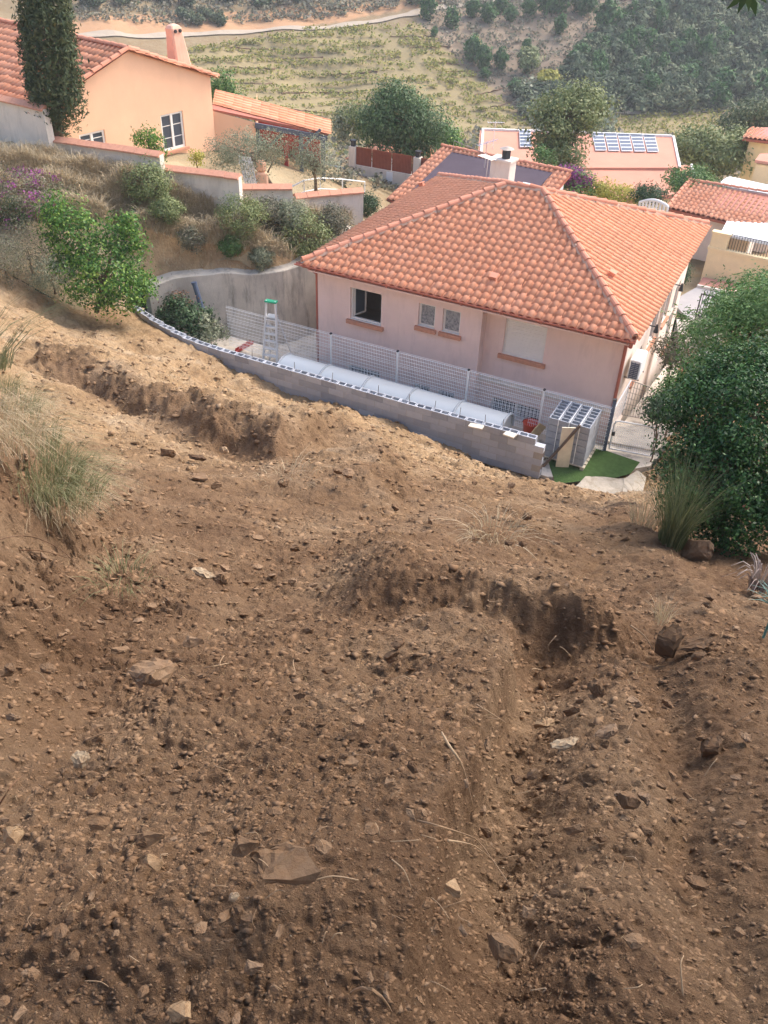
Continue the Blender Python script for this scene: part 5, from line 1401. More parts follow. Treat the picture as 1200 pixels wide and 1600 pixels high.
g = MB(BFm); holed_wall(g, 0, bL, -1, zt1 - .5, 0, []); g.add([(0, 0, -1), (0, 4, -1), (0, 4, zt1 - .5), (0, 0, zt1 - .5)], [(0, 1, 2, 3)]); g.box((-.05, -.06, zt1 - .5), (bL, .2, zt1 - .38)); g.box((.0, .0, zt1 - .38), (bL * .22, .25, zt1 + .25)); g.box((-.04, -.05, zt1 + .25), (bL * .24, .3, zt1 + .33)); g.box((bL * .1, 2.2, zt1 - .5), (bL, 2.4, zt1 - .02)); g.build('wall', M['cream'], bh)
g = MB(BFm); g.box((bL * .45, 2.1, zt1 - .3), (bL, 2.19, zt1 - .06)); g.build('balcony_door', M['dark_wood'], bh)
g = MB(BFm)
for x in np.arange(bL * .24, bL, .12): g.tube([(x, .1, zt1 - .38), (x, .1, zt1 + .32)], .012, 4, False)
g.tube([(bL * .24, .1, zt1 + .32), (bL, .1, zt1 + .32)], .022, 5); g.build('balustrade', M['dark'], bh)
cq = [PY(u, v, y) for u, v, y in ((1126, 364, b0.y), (1230, 385, b0.y - 1), (1230, 350, b0.y + 2.2), (1136, 345, b0.y + 2.6))]
g = MB(); g.slab(cq, (0, 0, 1), .12); g.build('canopy', M['sheet'], bh)
for q in (cq[0], cq[3]): g = MB(); g.tube([q - Vector((-.1, 0, .1)), Vector((q.x + .1, q.y, zt1 + b0.z - .4))], .04, 6); g.build('canopy_post', M['white_paint'], bh)
g = MB(); g.slab([PY(u, v, y) for u, v, y in ((1090, 262 + 26, 52), (1230, 312, 48), (1230, 296, 52), (1140, 274, 57))], (0, 0, 1), .15)
wt = thing('white_shed', 'low shed with curved white sheet roof behind the tiled garage', 'shed', PY(1150, 290, 52)); 
n = 9; rows = []
for i in range(n):
    t = i / (n - 1); rows.append([PY(1122 + 20 * t, 288 - 12 * math.sin(t * math.pi / 2), 50 + 4 * t), PY(1225, 320 - 26 * math.sin(t * math.pi / 2), 46.5 + 4 * t)])
g = MB(); g.add([q for r in rows for q in r] + [q - Vector((0, 0, .08)) for r in rows for q in r], [(2 * i, 2 * i + 1, 2 * i + 3, 2 * i + 2) for i in range(n - 1)] + [(2 * n + 2 * i, 2 * n + 2 * i + 2, 2 * n + 2 * i + 3, 2 * n + 2 * i + 1) for i in range(n - 1)] + [(0, 2 * n, 2 * n + 1, 1)]); g.build('sheet_roof', M['sheet'], wt)
g = MB(); skirt(g, [rows[0][0] + Vector((.2, .3, .1)), rows[0][1] + Vector((0, .3, .1)), rows[-1][1], rows[-1][0]], -7); g.build('wall', M['pale_pink'], wt)
oh = thing('orange_house', 'cream house with orange tiled roof at the far right edge behind the trees', 'house', PY(1195, 250, 60))
o0, o1, o2, o3 = PY(1160, 216, 60), PY(1260, 228, 58), PY(1265, 196, 63), PY(1172, 200, 64)
g = MB(); g.slab([o0, o1, o2, o3], (0, 0, 1), .15); oro = g.build('roof', M['gutter'], oh); ed = (o1 - o0).normalized(); upo = (o3 - o0); of0 = upo.dot(ed); upo -= ed * of0; slo = upo.length
tiled_face(oro, o0 + Vector((0, 0, .05)), ed, upo, [(0, 0), ((o1 - o0).length, 0), ((o2 - o0).dot(ed), slo), (of0, slo)], M['tile_far'], .28, .4)
g = MB(); skirt(g, [o0 + Vector((.6, .3, 0)), o1 + Vector((-.2, .3, 0)), o2, o3 + Vector((.2, 0, 0))], -9); g.build('wall', M['cream'], oh)
o4 = [PY(u, v, y) for u, v, y in ((1180, 250, 54), (1260, 262, 52), (1262, 238, 55), (1187, 240, 57))]; g = MB(); g.slab(o4, (0, 0, 1), .15); g.build('porch_roof', M['flat_roof'], oh)
g = MB(); skirt(g, [o4[0] + Vector((.2, .2, 0)), o4[1] + Vector((0, .2, 0)), o4[2], o4[3]], -9); g.build('porch_wall', M['cream'], oh)
bal = thing('balustrade', 'curved white garden balustrade behind the pink house roof', 'balustrade', PY(1015, 325, 41))
bp = [PY(1000 + 44 * t, 316 - 6 * math.sin(t * 2.6) + 10 * t * t, 42 - 1.2 * t) for t in np.linspace(0, 1, 9)]
g = MB(); g.tube(bp, .07, 6); g.build('top_rail', M['white_render'], bal)
for q in bp: g = MB(); g.tube([q - Vector((0, 0, .7)), q - Vector((0, 0, .5)), q - Vector((0, 0, .2)), q], [.04, .07, .05, .06], 6); g.build('baluster', M['white_render'], bal)
# road, kerb, alley gate
rd = MB(); rd.slab([PZ(u, v, -2.08) for u, v in ((1050, 470), (1095, 445), (1235, 473), (1260, 520), (1200, 520), (1080, 505))], (0, 0, 1), .3); setp(rd.build('road', M['asphalt']), kind='structure')
kb = MB(); ka, kb_ = PZ(1090, 446, -2.04), PZ(1240, 478, -2.04); kd = (kb_ - ka).normalized(); kn = Vector((-kd.y, kd.x, 0)); kb.slab([ka, kb_, kb_ + kn * 1.15, ka + kn * 1.15], (0, 0, 1), .2); setp(kb.build('pavement', M['paving']), kind='structure')
kb = MB(); kb.beam(ka - kn * .08, kb_ - kn * .08, .14, .14); setp(kb.build('kerb', M['grey_render']), kind='structure')
ag = thing('driveway_gate', 'dark barred metal gate at the end of the alley beside the pink house', 'gate', PZ(1085, 508, -2))
ga, gb = PZ(1083, 506, -2), PZ(1130, 516, -2); AF = frame(ga, gb - ga); aw = (gb - ga).length
g = MB(AF); frame_rect(g, 0, aw, .05, 1.35, -.025, .025, .05); g.build('gate_frame', M['dark'], ag)
for i in range(1, 11): g = MB(AF); x = aw * i / 11; g.tube([(x, 0, .45), (x, 0, 1.5)], .014, 5); g.build('bar', M['dark'], ag)
g = MB(AF); g.box((.05, -.01, .1), (aw - .05, .01, .45)); g.build('kick_plate', M['dark'], ag)
g = MB(AF); g.box((aw + .05, -.12, -.2), (aw + .35, .15, 1.6)); g.box((aw + .02, -.15, 1.6), (aw + .38, .18, 1.68)); g.build('pillar', M['pale_pink'], ag)
for i in range(5): g = MB(AF); x = aw + .45 + i * .13; g.tube([(x, 0, .3), (x, 0, 1.45)], .014, 5); g.build('bar', M['dark'], ag)
g = MB(); q = PZ(1068, 585, .2); g.box(tuple(q + Vector((-.18, -.12, -.5))), tuple(q + Vector((.18, .12, .75))), bev=.03); g.box(tuple(q + Vector((-.22, -.16, .752))), tuple(q + Vector((.22, .16, .83)))); setp(g.build('brick_pier', M['sill'], None, q), 'small terracotta coloured pier among the shrubs beside the alley', 'pier')

# ------------------------------------------------------------------ pale track on the hill
hits = lambda us, vs, fine=False: hit0(np.asarray(us, float), np.asarray(vs, float), HL)
tr = hits([0, 60, 120, 200, 300, 400, 480, 540, 600, 640, 680, 740, 800], [58, 57, 58, 57, 55, 50, 45, 40, 32, 24, 14, 6, -2], False)
g = MB(); vs = []
pts = []
for i in range(len(tr) - 1):
    for k in range(8): pts.append(tr[i] + (tr[i + 1] - tr[i]) * k / 8)
pts = np.array(pts)
for i in range(len(pts)):
    d = pts[min(i + 1, len(pts) - 1)] - pts[max(i - 1, 0)]; n = np.array([-d[1], d[0]]) / np.hypot(d[0], d[1]); wv = .6 + .12 * math.sin(i * .7)
    for s in (-wv, -.0, wv): x, y = pts[i][0] + n[0] * s, pts[i][1] + n[1] * s; vs.append((x, y, float(Hb(np.array([x]), np.array([y]))[0]) + .18))
g.add(vs, [(i * 3 + k, i * 3 + k + 1, i * 3 + 3 + k + 1, i * 3 + 3 + k) for i in range(len(pts) - 1) for k in range(2)]); setp(g.build('dirt_track', M['road']), kind='structure')
tr = hits([950, 985, 1020, 1060, 1110, 1170], [176, 177, 178, 178, 174, 170], False); g = MB(); vs = []
for i in range(len(tr)):
    d = tr[min(i + 1, 5)] - tr[max(i - 1, 0)]; n = np.array([-d[1], d[0]]) / np.hypot(d[0], d[1])
    for s in (-.6, .6): x, y = tr[i][0] + n[0] * s, tr[i][1] + n[1] * s; vs.append((x, y, float(Hb(np.array([x]), np.array([y]))[0]) + .2))
g.add(vs, [(i * 2, i * 2 + 1, i * 2 + 3, i * 2 + 2) for i in range(5)]); setp(g.build('footpath', M['road']), kind='structure')

# ------------------------------------------------------------------ vegetation builders
def hz(x, y): return float(Hb(np.array([float(x)]), np.array([float(y)]))[0])
def unit(v): return v / np.maximum(np.linalg.norm(v, axis=-1, keepdims=True), 1e-9)
def leaf_geo(c, nrm, size, rng, aspect=.5, spread=.8):
    """diamond leaves at centres c, facing roughly along nrm"""
    n = len(c)
    nn = unit(nrm + rng.normal(0, spread, (n, 3)))
    t = unit(np.cross(nn, rng.normal(0, 1, (n, 3)))); s = np.cross(nn, t)
    L = (np.asarray(size) * rng.uniform(.6, 1.3, n))[:, None]
    fold = nn * L * .12
    v = np.stack([c - t * L * .5, c + s * L * aspect * .5 - fold, c + t * L * .5, c - s * L * aspect * .5 - fold], 1).reshape(-1, 3)
    return v, np.arange(4 * n).reshape(n, 4)
def crown_pts(center, radii, nclump, per, clump_r, rng, shell=.55, flat_bottom=None):
    d = unit(rng.normal(0, 1, (nclump, 3)))
    r = shell + (1 - shell) * rng.random(nclump) ** .7
    lump = 1 + .22 * np.sin(d[:, 0] * 5 + center[0]) * np.cos(d[:, 1] * 4 + 2) + .15 * np.sin(d[:, 2] * 6 + 1)
    cc = np.asarray(center) + d * (r * lump)[:, None] * np.asarray(radii)
    if flat_bottom is not None: cc[:, 2] = np.maximum(cc[:, 2], flat_bottom + rng.random(nclump) * .2)
    cr = clump_r * rng.uniform(.6, 1.4, nclump)
    p = cc[:, None, :] + np.clip(rng.normal(0, 1, (nclump, per, 3)), -1.7, 1.7) * cr[:, None, None] * np.array([1, 1, .75])
    out = unit(p - np.asarray(center)) + unit(p - cc[:, None, :]) * .8 + np.array([0, 0, .4])
    return p.reshape(-1, 3), out.reshape(-1, 3)
def crown(center, radii, nclump, per, leaf, clump_r, rng, **k):
    asp = k.pop('aspect', .5)
    p, o = crown_pts(center, radii, nclump, per, clump_r, rng, **k)
    return leaf_geo(p, o, leaf, rng, asp)
def join(parts):
    V, Fc, n = [], [], 0
    for v, f in parts: V.append(v); Fc.append(f + n); n += len(v)
    return np.concatenate(V), np.concatenate(Fc)
def blades(base, h, lean, width, rng, droop=.5, k=4):
    """curved grass blades: base points (n,3), heights, lean vectors (n,2)"""
    n = len(base); t = np.linspace(0, 1, k + 1)
    h = np.broadcast_to(np.asarray(h, float), (n,)) * rng.uniform(.55, 1.2, n)
    pts = np.zeros((n, k + 1, 3))
    for i, q in enumerate(t):
        pts[:, i, 0] = base[:, 0] + lean[:, 0] * h * q ** 1.7; pts[:, i, 1] = base[:, 1] + lean[:, 1] * h * q ** 1.7
        pts[:, i, 2] = base[:, 2] + h * (q - droop * q ** 3 * .55)
    a = rng.uniform(0, math.pi, n); s = np.stack([np.cos(a), np.sin(a), np.zeros(n)], -1)
    w = (np.broadcast_to(np.asarray(width, float), (n,))[:, None] * (1 - t * .85)[None, :])[..., None]
    v = np.stack([pts - s[:, None] * w * .5, pts + s[:, None] * w * .5], 2).reshape(n, -1, 3)
    f0 = np.array([(2 * i, 2 * i + 1, 2 * i + 3, 2 * i + 2) for i in range(k)])
    f = (f0[None] + (np.arange(n) * 2 * (k + 1))[:, None, None]).reshape(-1, 4)
    return v.reshape(-1, 3), f
def trunk_mesh(name, root, p, q, r0, r1, limbs, rng, mat='trunk', bend=.15):
    g = MB(); p, q = Vector(p), Vector(q); L = (q - p).length
    pts = [p + (q - p) * t + Vector((rng.normal(0, bend) * L * .12, rng.normal(0, bend) * L * .12, 0)) * math.sin(t * 3.1) for t in np.linspace(0, 1, 6)]
    g.tube(pts, [r0 * 1.25] + [r0 + (r1 - r0) * t for t in np.linspace(.2, 1, 5)], 8)
    for e in limbs:
        e = Vector(e); s = pts[int(rng.integers(2, 6))]; m = s.lerp(e, .5) + Vector((rng.normal(0, .08), rng.normal(0, .08), rng.normal(0, .05))) * L * .4
        g.tube([s, m, e], [r1 * .9, r1 * .6, r1 * .2], 6)
    return g.build(name, M[mat], root, smooth=True)
def tree(name, label, cat, base, lobes, nclump, per, leaf, clump_r, mat, seed, r0=.12, group=None, trunk_mat='trunk', trunk_to=None, aspect=.5, shell=.55):
    rng = np.random.default_rng(seed); t = thing(name, label, cat, base, group)
    parts = []
    wsum = sum(l[3] for l in lobes); tips = []
    for (c, rad, _, w) in lobes:
        n = max(3, int(nclump * w / wsum)); parts.append(crown(c, rad, n, per, leaf, clump_r, rng, shell=shell, aspect=aspect))
        for k in range(4): tips.append(np.array(c) + unit(rng.normal(0, 1, 3)) * np.array(rad) * .6)
    v, f = join(parts); obj_np('crown', v, f, M[mat], t)
    trunk_mesh('trunk', t, Vector(base) - Vector((0, 0, .15)), trunk_to if trunk_to is not None else lobes[0][0], r0, r0 * .45, tips, rng, trunk_mat)
    return t
def hits(us, vs, fine=False): return hit0(np.asarray(us, float), np.asarray(vs, float), HL)
def px2m(p): return depth_of(p) / F

# ------------------------------------------------------------------ near shrubs on the right
b0 = fhit(1095, 862)
def ell(u, v, y, r): p = PY(u, v, y); return (np.array(p), np.array(r), 0, r[0] * r[2])
hy = b0.y
k = depth_of(b0) / F
hed = tree('hedge_bush', 'large dense dark green bush at the right edge of the dug slope', 'bush', Vector((PY(1150, 850, hy + .5).x, hy + .6, hz(PY(1150, 850, hy + .5).x, hy + .6))),
     [ell(1135, 735, hy + .7, (.62, .6, .55)), ell(1195, 650, hy + 1.1, (.75, .7, .6)), ell(1125, 650, hy + 1.3, (.46, .6, .46)), ell(1230, 770, hy + .6, (.6, .6, .6)), ell(1095, 705, hy + 1.1, (.34, .4, .42)), ell(1165, 790, hy + .5, (.55, .45, .4))] + [ell(u_, v_, hy + d_, (r_, r_, r_ * 1.1)) for u_, v_, d_, r_ in ((1068, 640, 1.5, .2), (1085, 605, 1.6, .18), (1120, 590, 1.7, .25), (1170, 575, 1.7, .28), (1052, 725, 1.1, .16), (1060, 770, .8, .2), (1210, 590, 1.5, .3), (1085, 810, .6, .2), (1140, 840, .4, .2))],
     860, 58, .040, .085, 'leaf_hedge', 3, .05, aspect=.55, shell=.5)
pb2 = PY(1145, 560, 11.5)
tree('shrub_tree', 'taller lighter green feathery tree behind the dark hedge bush', 'tree', Vector((pb2.x + .2, 12, hz(pb2.x + .2, 12))),
     [ell(1145, 540, 11.8, (.85, .8, .7)), ell(1205, 520, 11.5, (.9, .8, .9)), ell(1120, 590, 11.2, (.55, .6, .45)), ell(1180, 480, 12.4, (.7, .7, .5))], 420, 44, .07, .13, 'leaf_mid', 4, .07, aspect=.35)
for i, (u, v, y, r, mt, lab) in enumerate(((1055, 545, 24.5, .55, 'leaf_scrub', 'grey green shrub growing against the side wall of the pink house'), (1090, 585, 23.0, .7, 'leaf_dark', 'dark shrub beside the small terracotta pier'),
                            (1100, 520, 25.5, .6, 'leaf_olive', 'olive green shrub above the alley near the barred gate'), (1140, 485, 27, .8, 'leaf_mid', 'mid green shrub by the pillar of the barred gate'), (1060, 610, 21.8, .5, 'leaf_mid', 'low green shrub at the corner of the stair railing'), (1035, 640, 20.6, .42, 'leaf_dark', 'small dark shrub beside the garden gate'), (1180, 455, 31, .9, 'leaf_mid', 'green shrub overhanging the road at the right edge'), (1190, 590, 17, 1.0, 'leaf_dark', 'dark leafy shrub between hedge bush and feathery tree'), (1130, 600, 19, .8, 'leaf_mid', 'bushy green shrub just above the hedge bush top'), (1062, 425, 34.2, .38, 'leaf_dark', 'narrow dark shrub at the rear corner of the pink house'))):
    p = PY(u, v, y)
    tree('shrub', lab, 'shrub', Vector((p.x, p.y, min(p.z - r * .8, hz(p.x, p.y)))), [(np.array(p), np.array((r, r, r * .85)), 0, 1)], 70, 34, .09, .13, mt, 20 + i, .03)
def tuft(name, label, cat, u, v, n, h, spread, mat, seed, width=.006, lean=(0, 0), droop=.5, rad=.08, group=None, p=None):
    rng = np.random.default_rng(seed); p = np.array(fhit(u, v) if p is None else p)
    a = rng.uniform(0, 2 * math.pi, n); r = rad * np.sqrt(rng.random(n))
    base = p + np.stack([np.cos(a) * r, np.sin(a) * r, np.full(n, -.03)], -1)
    le = np.stack([np.cos(a), np.sin(a)], -1) * (rng.random(n)[:, None] * spread) + np.array(lean) + rng.normal(0, .08, (n, 2))
    vv, f = blades(base, h, le, width, rng, droop)
    return setp(obj_np(name, vv, f, M[mat], None, origin=p), label, cat, group)
tuft('tall_grass', 'tall feathery green grass clump in front of the hedge bush', 'grass', 1048, 848, 420, .95, .45, 'broom', 5, .007, droop=.25, rad=.12)
tuft('tall_grass', 'smaller pale grass clump at the foot of the concrete lump', 'grass', 1005, 815, 160, .45, .6, 'dry', 6, .006, rad=.16)
tuft('dead_plant', 'grey dead strap-leaved plant drooping at the right edge', 'plant', 1185, 915, 46, .55, .7, 'dead_leaf', 7, .02, droop=1.1, rad=.07)
tuft('grass_tuft', 'small faded grass tuft above the dark upright rock', 'grass', 1035, 965, 60, .22, .6, 'dry', 8, .004, rad=.04)
tuft('grass_tuft', 'flattened dry grass tuft in the middle of the upper slope', 'grass', 775, 830, 130, .28, 1.8, 'dry', 9, .006, droop=1.2, rad=.25)
tuft('grass_tuft', 'wilted grey green weed at the foot of the left bank', 'grass', 190, 895, 110, .12, 1.6, 'grass', 10, .005, droop=1.1, rad=.16)
tuft('grass_tuft', 'pale grey dry tuft on the upper slope near the left mound', 'grass', 450, 740, 70, .16, 1.8, 'dry', 11, .006, droop=1.2, rad=.3)
eu = fhit(1195, 990); rng = np.random.default_rng(12)
et = thing('spurge_plant', 'small blue green spurge with whorled narrow leaves at the right edge', 'plant', eu)
g = MB(); top_ = eu + Vector((-.02, 0, .24)); g.tube([eu - Vector((0, 0, .03)), eu + Vector((.0, 0, .12)), top_], .007, 6); g.build('stem', M['euphorbia'], et)
vv, ff = [], []
for wz in (0, .03, .06):
    n = 22; a = rng.uniform(0, 2 * math.pi, n); bs = np.tile(np.array(top_) - [0, 0, wz], (n, 1)); v_, f_ = blades(bs, .09 + wz * .4, np.stack([np.cos(a), np.sin(a)], -1) * 1.3, .014, rng, .8, 3); vv.append((v_, f_))
v_, f_ = join(vv); obj_np('leaf_whorl', v_, f_, M['euphorbia'], et)
p = PY(1163, 793, hy + .25); rng = np.random.default_rng(13); v_, f_ = leaf_geo(np.array(p) + rng.normal(0, .012, (14, 3)), np.tile([0, -1, .5], (14, 1)), .04, rng, .8); obj_np('flower', v_, f_, M['flower_pink'], hed)

# ------------------------------------------------------------------ grass on the left bank of the slope
gt = [(8, 610, 'grass'), (30, 640, 'grass'), (55, 690, 'grass'), (85, 735, 'grass'), (110, 770, 'grass'), (15, 690, 'dry'), (60, 640, 'dry'), (-10, 570, 'grass'), (95, 790, 'dry'), (-25, 660, 'dry'), (70, 760, 'grass')]
for i, (u, v, mt) in enumerate(gt):
    tuft('grass_tuft', 'long fine grass tuft drooping over the left earth bank', 'grass', u, v, 300, .44, .55, mt, 60 + i, .0045, lean=(.45, -.25), droop=1.1, rad=.22, group='grass tufts on the left bank')
for i, (u, v) in enumerate(((5, 545), (-15, 520))):
    tuft('reed', 'long arching green reed stems reaching in from the left edge, %s clump' % ('upper', 'lower')[1 - i], 'reed', u, v + 30, 26, 1.5, .2, 'broom', 90 + i, .012, lean=(.9, .35), droop=.6, rad=.1)

# ------------------------------------------------------------------ overgrown bank on the left
def bank_pts(poly, n, rng, fine=False):
    us = np.array([q[0] for q in poly]); vs = np.array([q[1] for q in poly]); U, Vv = [], []
    while len(U) < n:
        u = rng.uniform(us.min(), us.max(), n); v = rng.uniform(vs.min(), vs.max(), n); m = inside(poly, u, v); U += list(u[m]); Vv += list(v[m])
    return hit0(np.array(U[:n]), np.array(Vv[:n]), HL, 5, 60, 260)
rng = np.random.default_rng(100)
pts = bank_pts([(-30, 235), (60, 235), (250, 275), (380, 300), (560, 330), (520, 385), (470, 410), (380, 390), (260, 370), (200, 350), (90, 350), (-30, 350)], 22000, rng)
v_, f_ = blades(pts, .58, rng.normal(0, .45, (len(pts), 2)), .026, rng, .7, 3)
setp(obj_np('dry_grass', v_, f_, M['dry']), 'tall bleached dry grass covering the bank below the garden walls', 'dry grass', kind='stuff')
pts = bank_pts([(240, 350), (330, 360), (470, 410), (430, 430), (330, 430), (250, 420)], 500, rng)
v_, f_ = blades(pts, .22, rng.normal(0, .5, (len(pts), 2)), .014, rng, .7, 3)
setp(obj_np('sparse_grass', v_, f_, M['dry']), 'sparse short dry grass on the bare earth above the retaining wall', 'dry grass', kind='stuff')
def bank_shrub(u, v, rpx, mat, label, seed, leaf=.09, per=44, ncl=110, flat=.85, name='shrub', cat='shrub', dy=0.0):
    p = Vector(hit0(np.array([u]), np.array([v + rpx * .6]), HL, 5, 70, 300)[0]); r = rpx * px2m(p) * .84
    c = np.array(p) + [0, dy, r * flat * .75]
    return tree(name, label, cat, p, [(c, np.array((r, r, r * flat)), 0, 1)], ncl, per, leaf, r * .2, mat, seed, .035)
bank_shrub(232, 282, 44, 'leaf_carob', 'tall green shrub growing against the long garden wall', 201, .08)
bank_shrub(262, 325, 26, 'leaf_carob', 'narrow green shrub on the bank below the wall step', 202, .07)
bank_shrub(380, 335, 42, 'leaf_carob', 'olive green shrub below the short garden wall section', 203, .07)
bank_shrub(362, 382, 20, 'leaf_mid', 'small rounded shrub on the bank above the retaining wall', 204, .06)
bank_shrub(420, 330, 34, 'leaf_scrub', 'greyish twiggy shrub on the bank left of the pink roof', 205, .07)
bank_shrub(475, 365, 48, 'leaf_carob', 'broad green shrub against the left corner of the pink roof', 206, .08)
bank_shrub(455, 335, 32, 'leaf_olive', 'silvery shrub below the lowest garden wall section', 207, .07)
bank_shrub(574, 318, 22, 'leaf_dark', 'small dark bush at the end of the lowest garden wall', 208, .06)
bank_shrub(520, 345, 34, 'leaf_scrub', 'brownish dry shrub between garden wall and pink roof', 209, .07)
bank_shrub(300, 370, 24, 'leaf_scrub', 'dry brown bush on the bare part of the bank', 210, .06)
bank_shrub(410, 400, 20, 'leaf_olive', 'low grey shrub just above the retaining wall', 211, .06)
# bright green bush and bougainvillea
bg_p = Vector(hit0(np.array([150]), np.array([480]), HL, 5, 70, 300)[0]); k = px2m(bg_p)
def bl(u, v, rx, rz_, dy=0): p = PY(u, v, bg_p.y + dy); return (np.array(p), np.array((rx * k, rx * k * .9, rz_ * k)), 0, rx * rz_)
tree('lemon_bush', 'bright green leafy bush spilling over the end of the block wall', 'bush', bg_p, [bl(160, 425, 72, 48), bl(115, 370, 42, 48, .6), bl(195, 375, 30, 36, .5), bl(90, 330, 24, 30, .9), bl(190, 455, 45, 30, -.2), bl(205, 350, 12, 22, .5)], 330, 40, .10, .17, 'leaf_bright', 301, .06, aspect=.6)
for i, (u, v, rpx, mt, lab) in enumerate(((50, 385, 62, 'leaf_scrub', 'dusty olive broom thicket left of the bright green bush'), (85, 425, 45, 'leaf_olive', 'grey green broom leaning over the dirt bench'), (10, 400, 45, 'leaf_scrub', 'dry brownish thicket at the left edge above the dirt bench'), (25, 330, 38, 'leaf_dark', 'dark shrub below the bougainvillea at the left edge'))):
    bank_shrub(u, v, rpx, mt, lab, 310 + i, .05, 46, 110)
rng = np.random.default_rng(320)
p = Vector(hit0(np.array([35]), np.array([330]), HL, 5, 70, 300)[0]); r = 62 * px2m(p)
bv = thing('bougainvillea', 'magenta flowering bougainvillea at the left edge of the overgrown bank', 'bush', p)
v_, f_ = crown(np.array(p) + [0, 0, r * .45], (r * 1.2, r, r * .55), 120, 30, .07, r * .14, rng); obj_np('foliage', v_, f_, M['leaf_scrub'], bv)
v_, f_ = crown(np.array(p) + [0, -.1, r * .5], (r * 1.25, r * 1.0, r * .58), 52, 24, .06, r * .10, rng, aspect=.9, shell=.85); obj_np('flowers', v_, f_, M['flower'], bv)
trunk_mesh('stem', bv, p - Vector((0, 0, .2)), Vector(np.array(p) + [0, 0, r * .4]), .05, .02, [np.array(p) + [s * r * .7, 0, r * .5] for s in (-1, 1)], rng)
# ivy with rusty leaves on the retaining wall end
p = PZ(285, 500, 1.0); iv = thing('ivy', 'ivy with some rusty leaves growing over the left end of the retaining wall', 'ivy', PZ(280, 530, .3))
v_, f_ = crown(np.array(p), (.95, .6, .65), 120, 36, .09, .14, rng, aspect=.8); obj_np('foliage', v_, f_, M['leaf_dark'], iv)
v_, f_ = crown(np.array(PZ(275, 470, 1.4)), (.8, .5, .28), 14, 22, .08, .14, rng, aspect=.8); obj_np('rusty_leaves', v_, f_, leafmat('rusty_leaf', [S(136, 104, 80), S(170, 134, 108)], .25), iv)
v_, f_ = crown(np.array(PZ(325, 520, .7)), (.45, .4, .6), 40, 40, .08, .1, rng, aspect=.8); obj_np('trailing_shoots', v_, f_, M['leaf_olive'], iv)['kind'] = 'stuff'
trunk_mesh('stem', iv, PZ(280, 530, .1), p, .04, .02, [np.array(p) + [s, 0, .2] for s in (-.6, .6)], rng)

# ------------------------------------------------------------------ trees among the houses
# cypress: a tall flame of dark sprays
def cypress():
    rng = np.random.default_rng(401); base = PY(88, 205, 31.9); t = thing('cypress', 'tall dark cypress with bare foot in front of the peach house', 'cypress', base)
    m = px2m(base); pts = []; outs = []
    for (v, w, cx_) in ((180, 22, 80), (160, 40, 84), (140, 48, 86), (110, 46, 80), (80, 46, 76), (50, 46, 72), (20, 43, 72), (-15, 38, 70), (-50, 30, 68), (-85, 20, 66), (-110, 9, 65)):
        c = np.array(PY(cx_, v, 31.9)); n = int(14 * max(w, 12) / 3); a = rng.uniform(0, 2 * math.pi, n); rr_ = w * m * (.56 + .30 * rng.random(n))
        cc = c + np.stack([np.cos(a) * rr_, np.sin(a) * rr_, rng.normal(0, .32, n)], -1)
        p = cc[:, None] + rng.normal(0, 1, (n, 9, 3)) * np.array([.09, .09, .2]); pts.append(p.reshape(-1, 3)); outs.append((unit(cc - c)[:, None] + np.zeros((n, 9, 3))).reshape(-1, 3))
    P_, O_ = np.concatenate(pts), np.concatenate(outs); v_, f_ = leaf_geo(P_, O_, .17, rng, .35, .6); obj_np('foliage', v_, f_, M['leaf_cypress'], t)
    trunk_mesh('trunk', t, base - Vector((0, 0, .4)), PY(80, 20, 31.9), .17, .07, [PY(100, 165, 31.8), PY(70, 165, 31.8), PY(110, 150, 31.8)], rng)
cypress()
def px_tree(name, label, cat, base_uv, y, lobes, ncl, per, leaf, cr, mat, seed, r0=.12, aspect=.5, group=None, shell=.55, zb=None):
    b_ = PY(base_uv[0], base_uv[1], y); 
    if zb is not None: b_.z = zb
    m = px2m(b_)
    L = [(np.array(PY(u, v, y + dy)), np.array((rx * m, rx * m, rz_ * m)), 0, rx * rz_) for (u, v, rx, rz_, dy) in lobes]
    return tree(name, label, cat, b_, L, ncl, per, leaf, cr, mat, seed, r0, group, aspect=aspect, shell=shell)
px_tree('olive_tree', 'larger silvery olive tree on the terrace in front of the peach house porch', 'olive tree', (428, 290), 32.5, [(390, 240, 52, 30, 0), (345, 240, 26, 24, 0), (420, 228, 30, 24, .3)], 190, 40, .085, .19, 'leaf_olive', 410, .09, .28)
px_tree('olive_tree', 'smaller silvery olive tree by the white terrace railing', 'olive tree', (494, 297), 33.0, [(490, 248, 36, 32, 0), (480, 232, 22, 18, 0), (508, 262, 22, 18, 0)], 120, 36, .085, .19, 'leaf_olive', 411, .07, .28)
px_tree('small_lemon_tree', 'small bright lemon tree under the peach house window', 'tree', (235, 255), 32.6, [(232, 215, 22, 18, 0), (243, 238, 16, 14, 0)], 60, 30, .09, .14, 'leaf_bright', 412, .05)
px_tree('garden_shrub', 'little yellow green shrub left of the larger olive tree', 'shrub', (308, 262), 33.5, [(307, 248, 12, 12, 0)], 24, 24, .08, .1, 'leaf_yellow', 413, .03)
px_tree('pepper_tree', 'big rounded dark pepper tree beside the white cottage', 'tree', (640, 262), 50, [(625, 188, 50, 48, 0), (592, 195, 30, 34, -.5), (660, 200, 32, 42, -.4), (618, 155, 34, 20, 0), (640, 235, 34, 24, -.5)], 380, 40, .20, .34, 'leaf_pepper', 414, .22, .35)
px_tree('carob_tree', 'tall olive green carob tree in front of the solar panel roof', 'tree', (880, 285), 53, [(893, 175, 48, 36, 0), (862, 200, 32, 36, -.3), (915, 165, 32, 26, .3), (880, 235, 40, 32, -.4), (860, 255, 26, 20, -.5)], 330, 40, .20, .34, 'leaf_carob', 415, .2)
